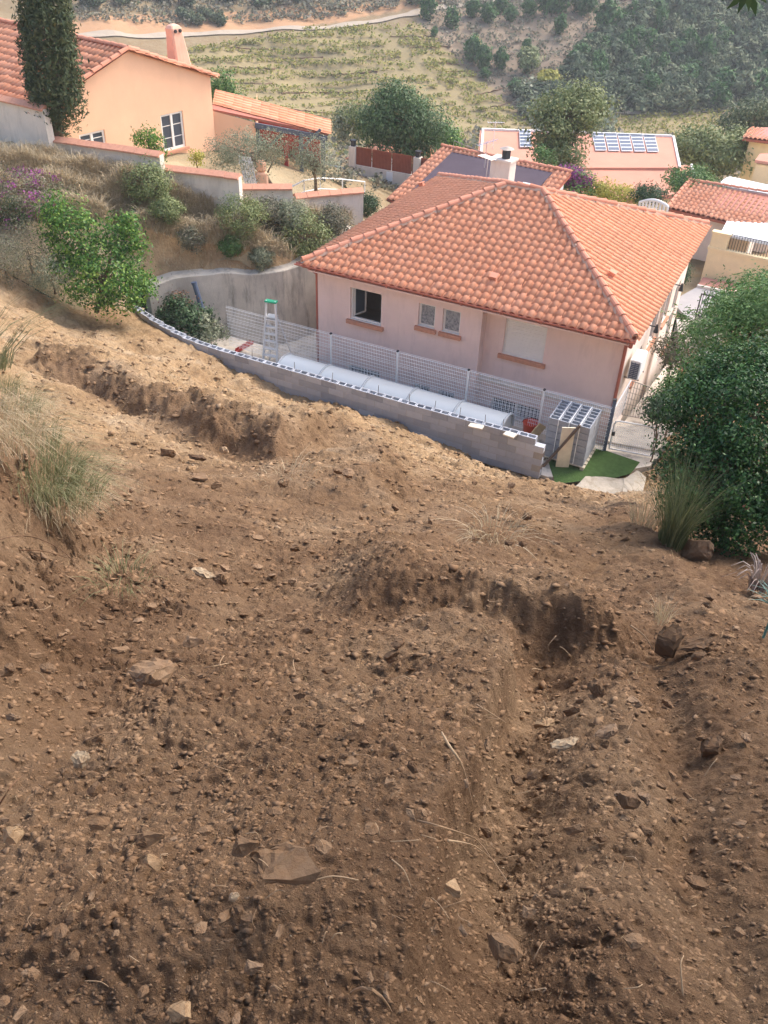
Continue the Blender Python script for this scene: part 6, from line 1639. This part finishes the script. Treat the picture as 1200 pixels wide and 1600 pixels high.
px_tree('clipped_bush', 'rounded clipped green bush left of the tiled garage', 'bush', (1075, 308), 47.5, [(1080, 286, 40, 22, 0)], 130, 34, .14, .2, 'leaf_mid', 416, .06)
px_tree('garden_bush', 'yellow green garden bush behind the pink roof', 'bush', (965, 322), 44, [(962, 306, 30, 18, 0), (935, 300, 22, 16, .4)], 100, 34, .13, .2, 'leaf_yellow', 417, .05)
px_tree('garden_bush', 'green garden bush between purple flowers and yellow bush', 'bush', (912, 308), 44.5, [(905, 292, 30, 22, 0), (880, 278, 22, 20, .8), (850, 245, 18, 14, 3)], 110, 34, .13, .2, 'leaf_mid', 418, .05)
px_tree('garden_bush', 'dark green garden bush left of the white balustrade', 'bush', (1010, 318), 43.5, [(1012, 304, 24, 14, 0)], 60, 34, .12, .18, 'leaf_dark', 419, .05)
t = px_tree('flowering_vine', 'purple flowering bougainvillea at the corner of the membrane house', 'bush', (890, 298), 44.8, [(898, 280, 22, 13, 0), (883, 272, 12, 10, 0)], 70, 30, .11, .15, 'flower', 420, .05, .9)
px_tree('valley_tree', 'broad olive green tree right of the solar panel roof', 'tree', (1110, 280), 62, [(1100, 235, 46, 30, 0), (1135, 245, 36, 26, -1), (1080, 225, 28, 22, 1), (1150, 225, 26, 24, 1)], 280, 36, .24, .4, 'leaf_carob', 421, .18)
px_tree('valley_tree', 'bushy dark tree at the right edge above the orange house', 'tree', (1185, 205), 78, [(1190, 178, 40, 24, 0), (1150, 195, 26, 14, 0), (1210, 190, 30, 22, 0)], 200, 36, .28, .45, 'leaf_forest', 422, .18)
px_tree('garden_tree', 'green tree just right of the peach house gable', 'tree', (345, 172), 44, [(345, 140, 20, 22, 0), (362, 160, 16, 12, 0)], 80, 34, .14, .22, 'leaf_mid', 423, .08)
for i, (u, v, r) in enumerate(((540, 195, 24), (555, 180, 22), (700, 220, 18), (575, 195, 18), (690, 210, 14))):
    px_tree('valley_shrub', 'pale green shrub beside the pepper tree, %s' % ['behind its left flank', 'highest on its left', 'low on its right side', 'touching its left edge', 'highest on its right'][i], 'shrub', (u, v + r), 62, [(u, v, r, r * .8, 0)], 50, 30, .22, .32, ('leaf_olive', 'leaf_carob', 'leaf_bright', 'leaf_carob', 'leaf_mid')[i], 430 + i, .06)

# ------------------------------------------------------------------ far hill: single trees, wood, vines, scrub
def unit_tree(seed, kind):
    rng = np.random.default_rng(seed)
    if kind == 'pine': parts = [crown((0, 0, .52), (.42, .42, .46), 60, 14, .19, .09, rng, shell=.6)]
    else: parts = [crown((0, 0, .5), (.45, .45, .38), 56, 14, .19, .09, rng, shell=.55), crown((.18, .1, .62), (.26, .26, .24), 18, 12, .18, .07, rng)]
    g = MB(); g.tube([(0, 0, -.15), (0, 0, .3)], [.05, .03], 5)
    v, f = join(parts); n = len(v)
    tv = np.array([q[:] for q in g.v]); tf = np.array([q for q in g.f if len(q) == 4])
    return np.concatenate([v, tv]), np.concatenate([f, tf + n])
UT = {}
for kind, mats in (('pine', ('leaf_pine',)), ('oak', ('leaf_oak', 'leaf_forest')), ('yellow', ('leaf_yellow',)), ('pale', ('leaf_carob',))):
    UT[kind] = []
    for mi, mt in enumerate(mats):
        for s in range(3):
            v, f = unit_tree(500 + s * 7 + mi * 31 + len(kind), 'pine' if kind == 'pine' else 'oak')
            me = mesh_np(kind + '_tree', v, f); me.materials.append(M[mt]); UT[kind].append(me)
FTL = {'pine': ('pine_tree', 'young rounded green pine standing alone on the scrubby hill', 'pine'), 'oak': ('oak_tree', 'dark grey green evergreen oak of the hillside wood', 'oak'), 'yellow': ('autumn_tree', 'yellow leaved tree at the edge of the hillside wood', 'tree'), 'pale': ('pale_tree', 'pale green bushy tree on the hillside', 'tree')}
def far_trees(lst, group, label=None):
    P_ = hits([q[0] for q in lst], [q[1] for q in lst], False)
    for (u, v, w, h, kind), p in zip(lst, P_):
        me = random.choice(UT[kind]); m = px2m(p); nm, lab, cat = FTL[kind]
        o = bpy.data.objects.new(nm, me); COL.objects.link(o); o.location = p; o.rotation_euler = (0, 0, random.uniform(0, 6.28)); o.scale = (w * m, w * m, h * m)
        setp(o, label or lab, cat, group)
pines = [(668, 32, 26, 36), (705, 45, 26, 30), (738, 28, 24, 28), (762, 36, 28, 28), (781, 20, 22, 24), (797, 33, 22, 22), (825, 26, 24, 26), (852, 22, 30, 38), (872, 22, 34, 34), (908, 25, 36, 36), (875, 52, 22, 26),
         (918, 86, 22, 28), (946, 55, 42, 48), (972, 50, 22, 26), (738, 98, 30, 38), (755, 108, 26, 34), (782, 108, 22, 30), (757, 123, 18, 16), (822, 78, 16, 16), (678, 58, 13, 14), (803, 143, 20, 18), (1005, 50, 24, 30), (1012, 70, 28, 22)]
far_trees([q + ('pine',) for q in pines], 'young pines on the hill')
far_trees([(823, 115, 38, 40, 'pale'), (650, 8, 30, 20, 'pale')], 'pale trees on the hill')
far_trees([(857, 140, 40, 30, 'yellow'), (742, 80, 18, 22, 'yellow'), (940, 105, 20, 24, 'yellow'), (1000, 130, 26, 24, 'yellow')], 'yellow trees on the hill')
rng = np.random.default_rng(600); lst = []
tries = 0
while len(lst) < 150 and tries < 6000:
    tries += 1
    u, v = rng.uniform(880, 1210), rng.uniform(5, 176)
    if inside(FOREST, np.array([u]), np.array([v]))[0] and all((u - q[0]) ** 2 + ((v - q[1]) * 1.4) ** 2 > 14 ** 2 for q in lst): lst.append((u, v, rng.uniform(26, 46), rng.uniform(26, 44), 'oak' if rng.random() < .8 else 'pine'))
far_trees(lst, 'trees of the hillside wood', 'evergreen tree in the dense wood covering the right side of the hill')
lst = []
while len(lst) < 46:
    u, v = rng.uniform(90, 660), rng.uniform(-12, 26) - 0
    lim = 34 - u * .05
    if v < lim: lst.append((u, v, rng.uniform(14, 34), rng.uniform(14, 26), 'oak'))
lst += [(285 + 12 * i, 30 + 5 * (i % 3), 20, 18, 'oak') for i in range(6)]
far_trees(lst, 'dark trees above the dirt track', 'dark bushy tree on the slope above the pale dirt track')
lst = [(rng.uniform(700, 960), rng.uniform(140, 215), rng.uniform(16, 34), rng.uniform(14, 26), 'oak') for _ in range(45)]
lst = [q for q in lst if inside([(840, 125), (900, 120), (960, 180), (960, 215), (850, 215), (800, 160)], np.array([q[0]]), np.array([q[1]]))[0]]
far_trees(lst, 'bushes below the hillside wood', 'grey green bushy tree between the vineyard and the hillside wood')
# vines in rows
def rows_of(poly, v0, v1, dv, du, slope, rng):
    out = []
    v = v0
    while v < v1:
        u = np.arange(min(q[0] for q in poly), max(q[0] for q in poly), du) + rng.normal(0, du * .18, len(np.arange(min(q[0] for q in poly), max(q[0] for q in poly), du)))
        vv = v + (u - 400) * slope + rng.normal(0, dv * .06, len(u)) + 3 * np.sin(u * .02 + v)
        m = inside(poly, u, vv) & (rng.random(len(u)) > .16); out += list(zip(u[m], vv[m])); v += dv * (1 + (v - v0) / 260)
    return np.array(out)
rng = np.random.default_rng(700)
RV1 = rows_of(VINE1, 40, 260, 7.6, 5.0, -.03, rng); RV2 = rows_of(VINE2, 36, 215, 7.2, 4.8, .04, rng); RV3 = rows_of(VINE3, 172, 230, 6, 7, 0, rng)
keep1 = np.abs(RV1[:, 0] - (605 + (RV1[:, 1] - 60) * 1.15)) > 8
allr = np.concatenate([RV1[keep1], RV2, RV3]); P_ = hit0(allr[:, 0], allr[:, 1], HL, 60, 320, 400)
m = P_[:, 1] * CP - (P_[:, 2] - CZ) * SP
sz = 4.4 * m / F
per = 11; cc = P_[:, None, :] + rng.normal(0, 1, (len(P_), per, 3)) * (sz[:, None, None] * np.array([.55, .5, .4])) + np.array([0, 0, 1]) * (sz * .7)[:, None, None]
v_, f_ = leaf_geo(cc.reshape(-1, 3), np.tile([0, -.4, 1], (len(P_) * per, 1)), np.repeat(sz * .85, per), rng, .8)
setp(obj_np('vineyard', v_, f_, M['leaf_vine']), 'rows of yellowing vines on the slope across the valley', 'vines', kind='stuff')
# low stone terrace edges in the vineyard
for i, (a, b_) in enumerate((((240, 110), (330, 122)), ((360, 75), (440, 78)), ((440, 92), (505, 90)), ((330, 130), (430, 132)), ((440, 145), (560, 146)), ((460, 172), (530, 180)), ((610, 58), (680, 57)), ((640, 75), (705, 73)), ((680, 98), (735, 103)), ((700, 112), (745, 112)), ((740, 150), (790, 138)), ((745, 172), (805, 160)), ((270, 95), (345, 92)), ((505, 118), (590, 112)), ((360, 105), (430, 108)), ((560, 165), (640, 172)))):
    n = 14; us = np.linspace(a[0], b_[0], n); vs = np.linspace(a[1], b_[1], n) + rng.normal(0, .6, n); q = hits(us, vs, False); g = MB()
    g.tube([Vector(x) + Vector((0, 0, .05)) for x in q], [rng.uniform(.06, .15) for _ in range(n)], 6); setp(g.build('terrace_edge', M['stone'], None, q[0]), 'low dark dry-stone terrace edge running between the vine rows', 'terrace wall', 'terrace edges in the vineyard')
# scrub
def scatter_scrub(poly, n, size, mat, name, label, seed, h0=60):
    rng = np.random.default_rng(seed); us = [q[0] for q in poly]; vs = [q[1] for q in poly]; U = rng.uniform(min(us), max(us), n * 3); V_ = rng.uniform(min(vs), max(vs), n * 3); mm = inside(poly, U, V_); U, V_ = U[mm][:n], V_[mm][:n]
    P_ = hit0(U, V_, HL, h0, 320, 400); m = P_[:, 1] * CP - (P_[:, 2] - CZ) * SP; sz = size * rng.uniform(.4, 1.5, len(P_)) * m / F; per = 9
    cc = P_[:, None, :] + rng.normal(0, 1, (len(P_), per, 3)) * (sz[:, None, None] * np.array([.6, .6, .35])) + np.array([0, 0, 1]) * (sz * .5)[:, None, None]
    v_, f_ = leaf_geo(cc.reshape(-1, 3), np.tile([0, -.3, 1], (len(P_) * per, 1)), np.repeat(sz * .8, per), rng, .8); setp(obj_np(name, v_, f_, M[mat]), label, 'scrub', kind='stuff')
scatter_scrub(SCRUB, 2600, 4.2, 'leaf_scrub', 'hill_scrub', 'low grey brown scrub between the pines on the hill', 701)
scatter_scrub([(100, 30), (100, -12), (1210, -12), (1210, 10), (640, 10), (500, 30), (300, 40)], 1500, 5, 'leaf_scrub', 'upper_scrub', 'dark scrub along the top of the hill', 702)
scatter_scrub(FOREST, 2200, 8, 'leaf_forest', 'wood_undergrowth', 'dense undergrowth filling the wood on the right of the hill', 703)
scatter_scrub([(-20, 120), (330, 150), (520, 215), (840, 205), (950, 210), (1220, 225), (1220, 300), (-20, 300)], 2600, 7, 'leaf_scrub', 'valley_scrub', 'scrubby plants on the valley floor behind the houses', 704, 42)
scatter_scrub([(800, 130), (960, 130), (960, 215), (840, 215)], 700, 8, 'leaf_olive', 'grey_scrub', 'pale grey shrubs between vineyard and wood', 705)

# ------------------------------------------------------------------ rocks, clods, roots and straw on the slope
def rock_mesh(name, seed, flat=.5, npt=16, mat='stone'):
    rng = np.random.default_rng(seed); b_ = bmesh.new()
    pts = unit(rng.normal(0, 1, (npt, 3))) * rng.uniform(.75, 1.0, (npt, 1)) * np.array([.5, .36, .5 * flat])
    pts[:, 2] = np.clip(pts[:, 2], -.5 * flat * .75, .5 * flat * .6)      # split along cleavage planes
    for p in pts: b_.verts.new(p)
    r = bmesh.ops.convex_hull(b_, input=b_.verts[:])
    bmesh.ops.delete(b_, geom=[e for e in r['geom_interior'] if isinstance(e, bmesh.types.BMVert)], context='VERTS')
    bmesh.ops.subdivide_edges(b_, edges=b_.edges[:], cuts=1, use_grid_fill=True)
    bmesh.ops.triangulate(b_, faces=b_.faces[:])
    for v in b_.verts: v.co += Vector(rng.normal(0, .012, 3))
    bmesh.ops.subdivide_edges(b_, edges=b_.edges[:], cuts=1, use_grid_fill=True); bmesh.ops.triangulate(b_, faces=b_.faces[:])
    for v in b_.verts: v.co += Vector(rng.normal(0, .011, 3))
    zs_ = [v.co.z for v in b_.verts]; zk = 1.0 / (max(zs_) - min(zs_))
    for v in b_.verts: v.co.z *= zk
    bmesh.ops.recalc_face_normals(b_, faces=b_.faces[:])
    me = bpy.data.meshes.new(name); b_.to_mesh(me); b_.free(); me.materials.append(M[mat]); return me
RM = {mt: [rock_mesh('rock', 800 + i * 3 + hash(len(mt)) % 7, f, n, mt) for i, (f, n) in enumerate(((.5, 14), (.35, 18), (.7, 14), (.28, 16), (.55, 22), (.42, 12)))] for mt in ('stone', 'stone_dark', 'stone_pale', 'stone_ochre')}
def slope_normal(p):
    e = .12; x, y = np.array([p.x - e, p.x + e, p.x, p.x]), np.array([p.y, p.y, p.y - e, p.y + e]); z = Hfan(x, y); return Vector(((z[0] - z[1]) / (2 * e), (z[2] - z[3]) / (2 * e), 1)).normalized()
def put_rock(u, v, w, h, mt, label, group=None, var=None, sink=.55, rot=None, tilt=.25, name='rock', p=None):
    p = fhit(u, v) if p is None else Vector(p); m = px2m(p); me = RM[mt][var if var is not None else random.randrange(6)]
    o = bpy.data.objects.new(name, me); COL.objects.link(o); n = slope_normal(p)
    q = frame((0, 0, 0), Vector((1, 0, 0)) - n * n.x, None, n)
    rot = random.uniform(0, 6.28) if rot is None else rot
    sx = w * m * 1.1; sz = max(h * .75, w * .28) * m
    o.matrix_world = Matrix.Translation(p + n * sz * (.28 - sink * .4)) @ q @ Matrix.Rotation(rot, 4, 'Z') @ Matrix.Rotation(random.gauss(0, tilt), 4, 'X') @ Matrix.Diagonal((sx, sx * random.uniform(.8, 1.15), sz, 1))
    setp(o, label, 'rock', group); return o
big = [(450, 1358, 128, 62, 'stone', 'largest slab of slate sticking out of the earth, lower left', 1, .2), (382, 1325, 56, 40, 'stone', 'grey brown rock just above the largest slab', 0, .0), (240, 1055, 84, 46, 'stone', 'long pointed rock below the left bank', 3, .3),
       (365, 1403, 24, 22, 'stone_pale', 'small pale angular stone left below the largest slab', 2, .0), (317, 897, 44, 20, 'stone_pale', 'flat whitish stone on the left of the slope', 3, .0), (1112, 1170, 54, 46, 'stone_dark', 'dark angular rock near the right edge, half way down', 2, .2),
       (1045, 1008, 66, 76, 'stone_dark', 'dark upright rock right of the dug step', 2, .1), (850, 1132, 40, 22, 'stone_ochre', 'flat ochre stone in the rut', 3, .2), (950, 1145, 46, 20, 'stone', 'thin flat stone in the rut beside the ochre one', 3, .0), (980, 1252, 50, 40, 'stone', 'rounded rock in the lower rut', 4, .0),
       (785, 1482, 74, 56, 'stone', 'big earth covered rock near the bottom centre right', 4, .0), (545, 1192, 38, 18, 'stone', 'flat oval stone in the middle of the foreground', 1, .0), (645, 1200, 26, 20, 'stone_dark', 'small dark stone right of the flat oval stone', 0, .0), (1088, 860, 54, 52, 'stone', 'brown boulder at the foot of the hedge bush', 2, .1),
       (935, 1078, 34, 40, 'stone', 'leaning slate piece in the upper rut', 3, .9), (155, 1142, 44, 26, 'stone', 'half buried rock near the left edge, mid foreground', 0, .0), (155, 1288, 44, 26, 'stone', 'rounded rock near the left edge above the largest slab', 4, .0), (232, 1312, 56, 34, 'stone', 'flat topped rock left of the grey brown rock', 0, .0),
       (240, 1350, 40, 34, 'stone_ochre', 'broken reddish stone left of the largest slab', 2, .3), (395, 1513, 40, 26, 'stone', 'brown rock close to the bottom, left of centre', 0, .0), (1088, 1382, 44, 24, 'stone', 'flat stone near the right edge low in the picture', 1, .0), (990, 1472, 40, 30, 'stone', 'lumpy rock at the lower right', 4, .0),
       (705, 1388, 54, 30, 'stone_ochre', 'pale reddish stone at the rut edge near the bottom', 0, .0), (282, 1582, 44, 24, 'stone_ochre', 'smooth tan stone at the bottom edge', 4, .0), (20, 1308, 40, 34, 'stone_ochre', 'ochre clod at the left edge low in the picture', 4, .0), (310, 716, 34, 12, 'stone_dark', 'dark slate flake on the upper left slope, upper one', 1, .0),
       (312, 747, 34, 16, 'stone', 'brown slate flake on the upper left slope, lower one', 1, .0), (612, 1030, 22, 18, 'stone', 'small stone right of the dug step middle', 2, .0), (1085, 1008, 60, 20, 'stone_dark', 'long dark slate leaning right of the upright rock', 3, .3), (880, 1165, 50, 26, 'stone_pale', 'greyish slab worn flat in the rut', 3, .0),
       (300, 1005, 42, 26, 'stone', 'brown stone heap edge piece below the whitish stone', 0, .2), (345, 905, 36, 30, 'stone', 'slate piece right of the flat whitish stone', 3, .5), (690, 905, 20, 14, 'stone', 'small stone lodged in the dug step face', 0, .0), (125, 1190, 30, 40, 'stone_pale', 'upright pale slate piece near the left edge', 3, .8)]
for (u, v, w, h, mt, lab, var, tl) in big: put_rock(u, v, w, h, mt, lab, None, var, tilt=tl * .4, sink=.35, rot=random.uniform(-.35, .35))
rng = np.random.default_rng(900)
cnt = 0
U = rng.uniform(0, 1200, 1400); V_ = 640 + 960 * rng.random(1400) ** .85
ok = (V_ > 705 - (U < 700) * 60) & ~((U > 1000) & (V_ < 900)) & (V_ > 600 + .18 * U)
cl = vnoise(U / 130, V_ / 90, 77) + .35 * ((U < 520) & (V_ > 820) & (V_ < 1150)); ok &= cl > .47
Pq = fhits(U[ok][:250], V_[ok][:250])
for (u, v, p) in zip(U[ok][:250], V_[ok][:250], Pq):
    w = rng.uniform(10, 30) * (1.15 if v > 1000 else .9); ochre = subsoil(np.array([p[0]]), np.array([p[1]]))[0]
    mt = 'stone_ochre' if rng.random() < ochre * .8 else rng.choice(['stone', 'stone', 'stone', 'stone_dark'])
    put_rock(u, v, w, w * rng.uniform(.4, .8), mt, 'loose brown slate stone lying on the dug earth', 'loose stones on the dug slope', tilt=.18, p=p)
# pebbles and clods: uncountable
def pebbles(n, lo, hi, mat, name, label, seed, power=2.2, sel=None, flat=.7, cat='pebbles'):
    rng = np.random.default_rng(seed)
    j = rng.integers(30, nr_ - 30, n * 3); i = rng.integers(20, nt_ - 20, n * 3)
    x, y, z = X_F[j, i], Y_F[j, i], Zg[j, i]
    u, v, zc = project(np.stack([x, y, z], -1)); ok = (y < 24) & ~inside(YARD, x, y) & (u > -80) & (u < 1280) & (v < 1700) & (vnoise(x * 1.3, y * 1.3, seed) * .6 + rng.random(n * 3) * .5 > .42)
    if sel is not None: ok &= sel(x, y, rng)
    x, y, z, zc = x[ok][:n], y[ok][:n], z[ok][:n], zc[ok][:n]; k = len(x)
    d = lo + (hi - lo) * rng.random(k) ** power; r = np.minimum(d * zc / F * .5, .11)
    base = np.array([[1, .1, 0], [-.9, -.1, .1], [.1, 1, .05], [-.15, -1, 0], [.2, .1, 1], [-.1, 0, -1]], float)
    fc = [(4, 0, 2), (4, 2, 1), (4, 1, 3), (4, 3, 0), (5, 2, 0), (5, 1, 2), (5, 3, 1), (5, 0, 3)]
    a = rng.uniform(0, 2 * math.pi, k); ca, sa = np.cos(a), np.sin(a)
    q = base[None] * rng.uniform(.6, 1.25, (k, 6, 1)) * np.stack([rng.uniform(.8, 1.4, k), rng.uniform(.6, 1, k), rng.uniform(.4, .8, k) * flat / .7], -1)[:, None]
    qx = q[..., 0] * ca[:, None] - q[..., 1] * sa[:, None]; qy = q[..., 0] * sa[:, None] + q[..., 1] * ca[:, None]
    tl = rng.normal(-.45, .35, k)[:, None]; qz = q[..., 2] * np.cos(tl) + qy * np.sin(tl); qy = qy * np.cos(tl) - q[..., 2] * np.sin(tl)
    V = np.stack([qx * r[:, None] + x[:, None], qy * r[:, None] + y[:, None], qz * r[:, None] + z[:, None] - r[:, None] * .2], -1).reshape(-1, 3)
    Fc = (np.array(fc)[None] + (np.arange(k) * 6)[:, None, None]).reshape(-1, 3)
    po = obj_np(name, V, Fc, M[mat])
    if mat == 'earth_loose': add_attr(po.data, 'subsoil', np.repeat(subsoil(x, y), 6))
    setp(po, label, cat, kind='stuff')
X_F, Y_F = R_ * np.sin(T_), R_ * np.cos(T_)
M['clod'] = stone('earth_clod', [S(114, 87, 65), S(136, 107, 81), S(156, 128, 100)])
M['shard'] = stone('dry_shard', [S(124, 97, 72), S(148, 119, 91), S(172, 145, 114)])
pebbles(12000, 2.2, 16, 'earth_loose', 'earth_clods', 'crumbled brown clods of earth strewn over the whole slope', 901, 3.0, lambda x, y, r: r.random(x.shape) > subsoil(x, y) ** .7, cat='clods')
pebbles(7000, 3, 18, 'earth_loose', 'bank_clods', 'coarse dark clods along the eroded bank at the left edge', 905, 1.6, lambda x, y, r: (x < fx(L_LEFT, y) + .35) & (y < 12), cat='clods')
pebbles(9000, 3, 17, 'stone', 'slate_gravel', 'small slate pebbles mixed into the brown earth', 902, 3.0, flat=.42)
pebbles(22000, 3, 17, 'stone_ochre', 'ochre_rubble', 'yellowish stone rubble in the subsoil near the block wall', 903, 2.2, lambda x, y, r: r.random(x.shape) < subsoil(x, y) ** 1.5)
pebbles(36000, 2.2, 22, 'earth_loose', 'earth_shards', 'flat crumbs of dry earth and slate all over the slope', 906, 3.4, flat=.45)
pebbles(700, 2, 6, 'stone_pale', 'pale_chips', 'scattered pale stone chips on the brown earth', 904, 2.0)
# roots and twigs
def root(pix, r, label, mat='root', lift=.012, group=None, name='root'):
    P_ = fhits([q[0] for q in pix], [q[1] for q in pix]); pts = [Vector(p) + Vector((0, 0, lift * (1 + 1.5 * (0 < i < len(P_) - 1)))) for i, p in enumerate(P_)]
    sm = []
    for i in range(len(pts) - 1):
        a, b_, c, d = pts[max(i - 1, 0)], pts[i], pts[i + 1], pts[min(i + 2, len(pts) - 1)]
        for k in range(4): t = k / 4; sm.append(.5 * ((2 * b_) + (c - a) * t + (2 * a - 5 * b_ + 4 * c - d) * t * t + (3 * b_ - a - 3 * c + d) * t ** 3))
    sm.append(pts[-1]); n = len(sm); m = px2m(sm[0])
    g = MB(); g.tube(sm, [max(.001, r * .7 * m * (1 - .55 * i / n)) for i in range(n)], 6); setp(g.build(name, M[mat], None, sm[0], smooth=True), label, 'root', group)
root([(690, 1148), (700, 1178), (722, 1215), (738, 1264)], 2.6, 'pale root hanging over the rut edge in the centre')
root([(652, 1287), (700, 1308), (745, 1322), (792, 1382)], 2.4, 'long pale root arching at the lower rut edge')
root([(700, 1318), (740, 1330), (775, 1352)], 2.8, 'short thick pale root next to the arching one')
root([(612, 1348), (630, 1372), (642, 1392)], 2.0, 'short straight twig left of the arching roots')
root([(548, 1556), (580, 1568), (612, 1585)], 2.8, 'thick grey twig at the bottom edge of the picture')
root([(485, 1383), (520, 1381), (560, 1380)], 2.6, 'thin twig right of the largest slab')
root([(170, 1192), (180, 1165), (205, 1140), (232, 1128)], 2.4, 'pale curved root left of centre above the rocks')
root([(132, 1162), (165, 1155), (195, 1150)], 1.8, 'thin pale twig beside the curved root on the left')
root([(-10, 850), (30, 846), (62, 850), (98, 868), (118, 884)], 1.6, 'long brown root sticking out of the left bank', 'root_dark', .015)
root([(30, 862), (70, 868), (105, 874)], 1.4, 'second brown root under the longer one on the left bank', 'root_dark', .012)
root([(0, 1265), (25, 1240), (38, 1215)], 2.2, 'dark root at the left edge', 'root_dark')
root([(985, 980), (1005, 1000), (1020, 1018)], 2.2, 'short pale root left of the dark upright rock')
root([(1065, 1560), (1058, 1520), (1066, 1498)], 2.2, 'thin upright root at the lower right')
root([(745, 1105), (760, 1120), (790, 1132)], 1.8, 'thin twig at the head of the rut')
root([(848, 1098), (852, 1112), (850, 1125)], 1.6, 'fine root beside the flat ochre stone')
rng = np.random.default_rng(910); k = 0
for i in range(90):
    u, v = rng.uniform(20, 1180), 860 + 720 * rng.random() ** .9; a = rng.uniform(0, math.pi); L = rng.uniform(14, 46)
    pix = [(u, v), (u + math.cos(a) * L * .5 + rng.normal(0, 4), v + math.sin(a) * L * .4 + rng.normal(0, 3)), (u + math.cos(a) * L, v + math.sin(a) * L * .7 + rng.normal(0, 4))]
    root(pix, rng.uniform(.7, 1.4), 'fine pale rootlet lying on the dug earth', 'root', .006, 'fine rootlets on the dug slope', 'rootlet')
rng = np.random.default_rng(911); n = 8500
j = rng.integers(60, nr_ - 30, n); i = rng.integers(20, nt_ - 20, n); bs = np.stack([X_F[j, i], Y_F[j, i], Zg[j, i]], -1); bs = bs[(bs[:, 1] < 22) & ~inside(YARD, bs[:, 0], bs[:, 1])]
bs = bs[(vnoise(bs[:, 0] * .9, bs[:, 1] * .9, 78) + rng.random(len(bs)) * .5) > .62]
u_, v__, zc = project(bs); L = np.minimum(rng.uniform(6, 20, len(bs)) * zc / F, .22); a = rng.uniform(0, 2 * math.pi, len(bs))
v_, f_ = blades(bs, L * .35, np.stack([np.cos(a), np.sin(a)], -1) * 2.6, rng.uniform(.5, 1.0, len(bs)) * zc / F, rng, .9, 3)
setp(obj_np('straw_litter', v_, f_, M['straw']), 'bits of straw and fine dry stalks littering the earth', 'straw', kind='stuff')

# ------------------------------------------------------------------ the tree the photograph was taken under
rng = np.random.default_rng(950); tb = Vector((2.6, -1.6, hz(2.6, -1.6)))
ot = thing('overhanging_tree', 'dark leafy tree whose lowest twig hangs into the top right corner', 'tree', tb)
parts = []
for c, r, n in (((1.2, .6, 16.6), (2.6, 2.4, 1.3), 300), ((-1.6, 1.0, 17.0), (2.2, 2.4, 1.1), 240), ((3.6, .5, 16.4), (2.2, 2.6, 1.4), 220), ((.8, -2.2, 16.8), (3.0, 1.8, 1.3), 220)):
    p, o = crown_pts(np.array(c), np.array(r), n, 30, .24, rng, shell=.3); uu, vv_, zc = project(p)
    out = ~((zc > .1) & (uu > -150) & (uu < 1350) & (vv_ > -160) & (vv_ < 1800)); parts.append(leaf_geo(p[out], o[out], .11, rng, .42))
v_, f_ = join(parts); obj_np('crown', v_, f_, M['leaf_dark'], ot)
tips = [(1.2, .8, 16.2), (-1.4, .8, 16.6), (3.4, .6, 16.0), (.8, -2, 16.4), (-2.6, 1.2, 16.8), (2.2, 2.0, 16.2)]
trunk_mesh('trunk', ot, tb - Vector((0, 0, .3)), (1.9, -.6, 15.6), .16, .09, tips, rng)
tw = MB(); e = PY(1168, -6, 3.2); tw.tube([Vector((2.2, 2.0, 16.2)), Vector((1.9, 2.9, 14.6)), e + Vector((.12, 0, .35)), e], [.02, .012, .006, .003], 6); tw.build('hanging_twig', M['trunk'], ot)
lv = []
for (u, v, du, dv) in ((1150, 2, -6, 5), (1160, 4, -3, 7), (1178, 8, 2, 12), (1170, 0, 0, 6), (1188, -8, 6, 8), (1143, -10, -8, 6)):
    c = np.array(PY(u, v, 3.2)); d = unit(np.array(PY(u + du, v + dv, 3.2)) - c); s_ = np.cross(d, [0, 1, .3]); s_ = unit(s_); Ll = .035
    lv.append((np.array([c - d * Ll, c + s_ * .011, c + d * Ll, c - s_ * .011]), np.array([[0, 1, 2, 3]])))
v_, f_ = join(lv); obj_np('leaf', v_, f_, M['leaf_dark'], ot)
for i, (c, r, n, lab) in enumerate((((5.6, 3.0, 15.2), (2.2, 2.1, 2.2), 170, 'unseen evergreen tree added right of the slope to shade the foreground, near the hedge bush'), ((8.6, 6.0, 14.0), (1.9, 1.9, 2.0), 150, 'unseen evergreen tree added farther down beside the hedge bush to shade the slope'))):  # trees out of view, added to keep sun and sky off the near earth
    rng = np.random.default_rng(960 + i); gb_ = Vector((c[0] + .4, c[1], hz(c[0] + .4, c[1]))); sh_t = thing('added_shade_tree', lab, 'tree', gb_)
    p, o = crown_pts(np.array(c), np.array(r), n, 30, .28, rng, shell=.35); uu, vv_, zc = project(p)
    out = ~((zc > .1) & (uu > -100) & (uu < 1290) & (vv_ > -120) & (vv_ < 1700)); v_, f_ = leaf_geo(p[out], o[out], .13, rng, .45); obj_np('crown', v_, f_, M['leaf_dark'], sh_t)
    trunk_mesh('trunk', sh_t, gb_ - Vector((0, 0, .3)), (c[0] + .2, c[1], c[2] - .5), .15, .07, [np.array(c) + np.array(d_) for d_ in ((1, .6, .6), (.3, -1, .7), (.9, 1.2, .2))], rng)
# ------------------------------------------------------------------ hazy air
hm = bpy.data.materials.new('haze'); hm.use_nodes = True; hn = hm.node_tree; hn.nodes.remove(hn.nodes['Principled BSDF'])
pv_ = hn.nodes.new('ShaderNodeVolumePrincipled'); pv_.inputs['Density'].default_value = .0006; pv_.inputs['Color'].default_value = (.97, .97, .98, 1); pv_.inputs['Anisotropy'].default_value = 0.0
hn.links.new(pv_.outputs[0], hn.nodes['Material Output'].inputs['Volume'])
g = MB(); g.box((-175, -60, float(QZ.min()) - 1.5), (215, 350, max(21.0, float(QZ[:222].max()) + 2.0))); ho = g.build('haze', hm); setp(ho, 'pale haze in the air over the valley', 'haze', kind='stuff')
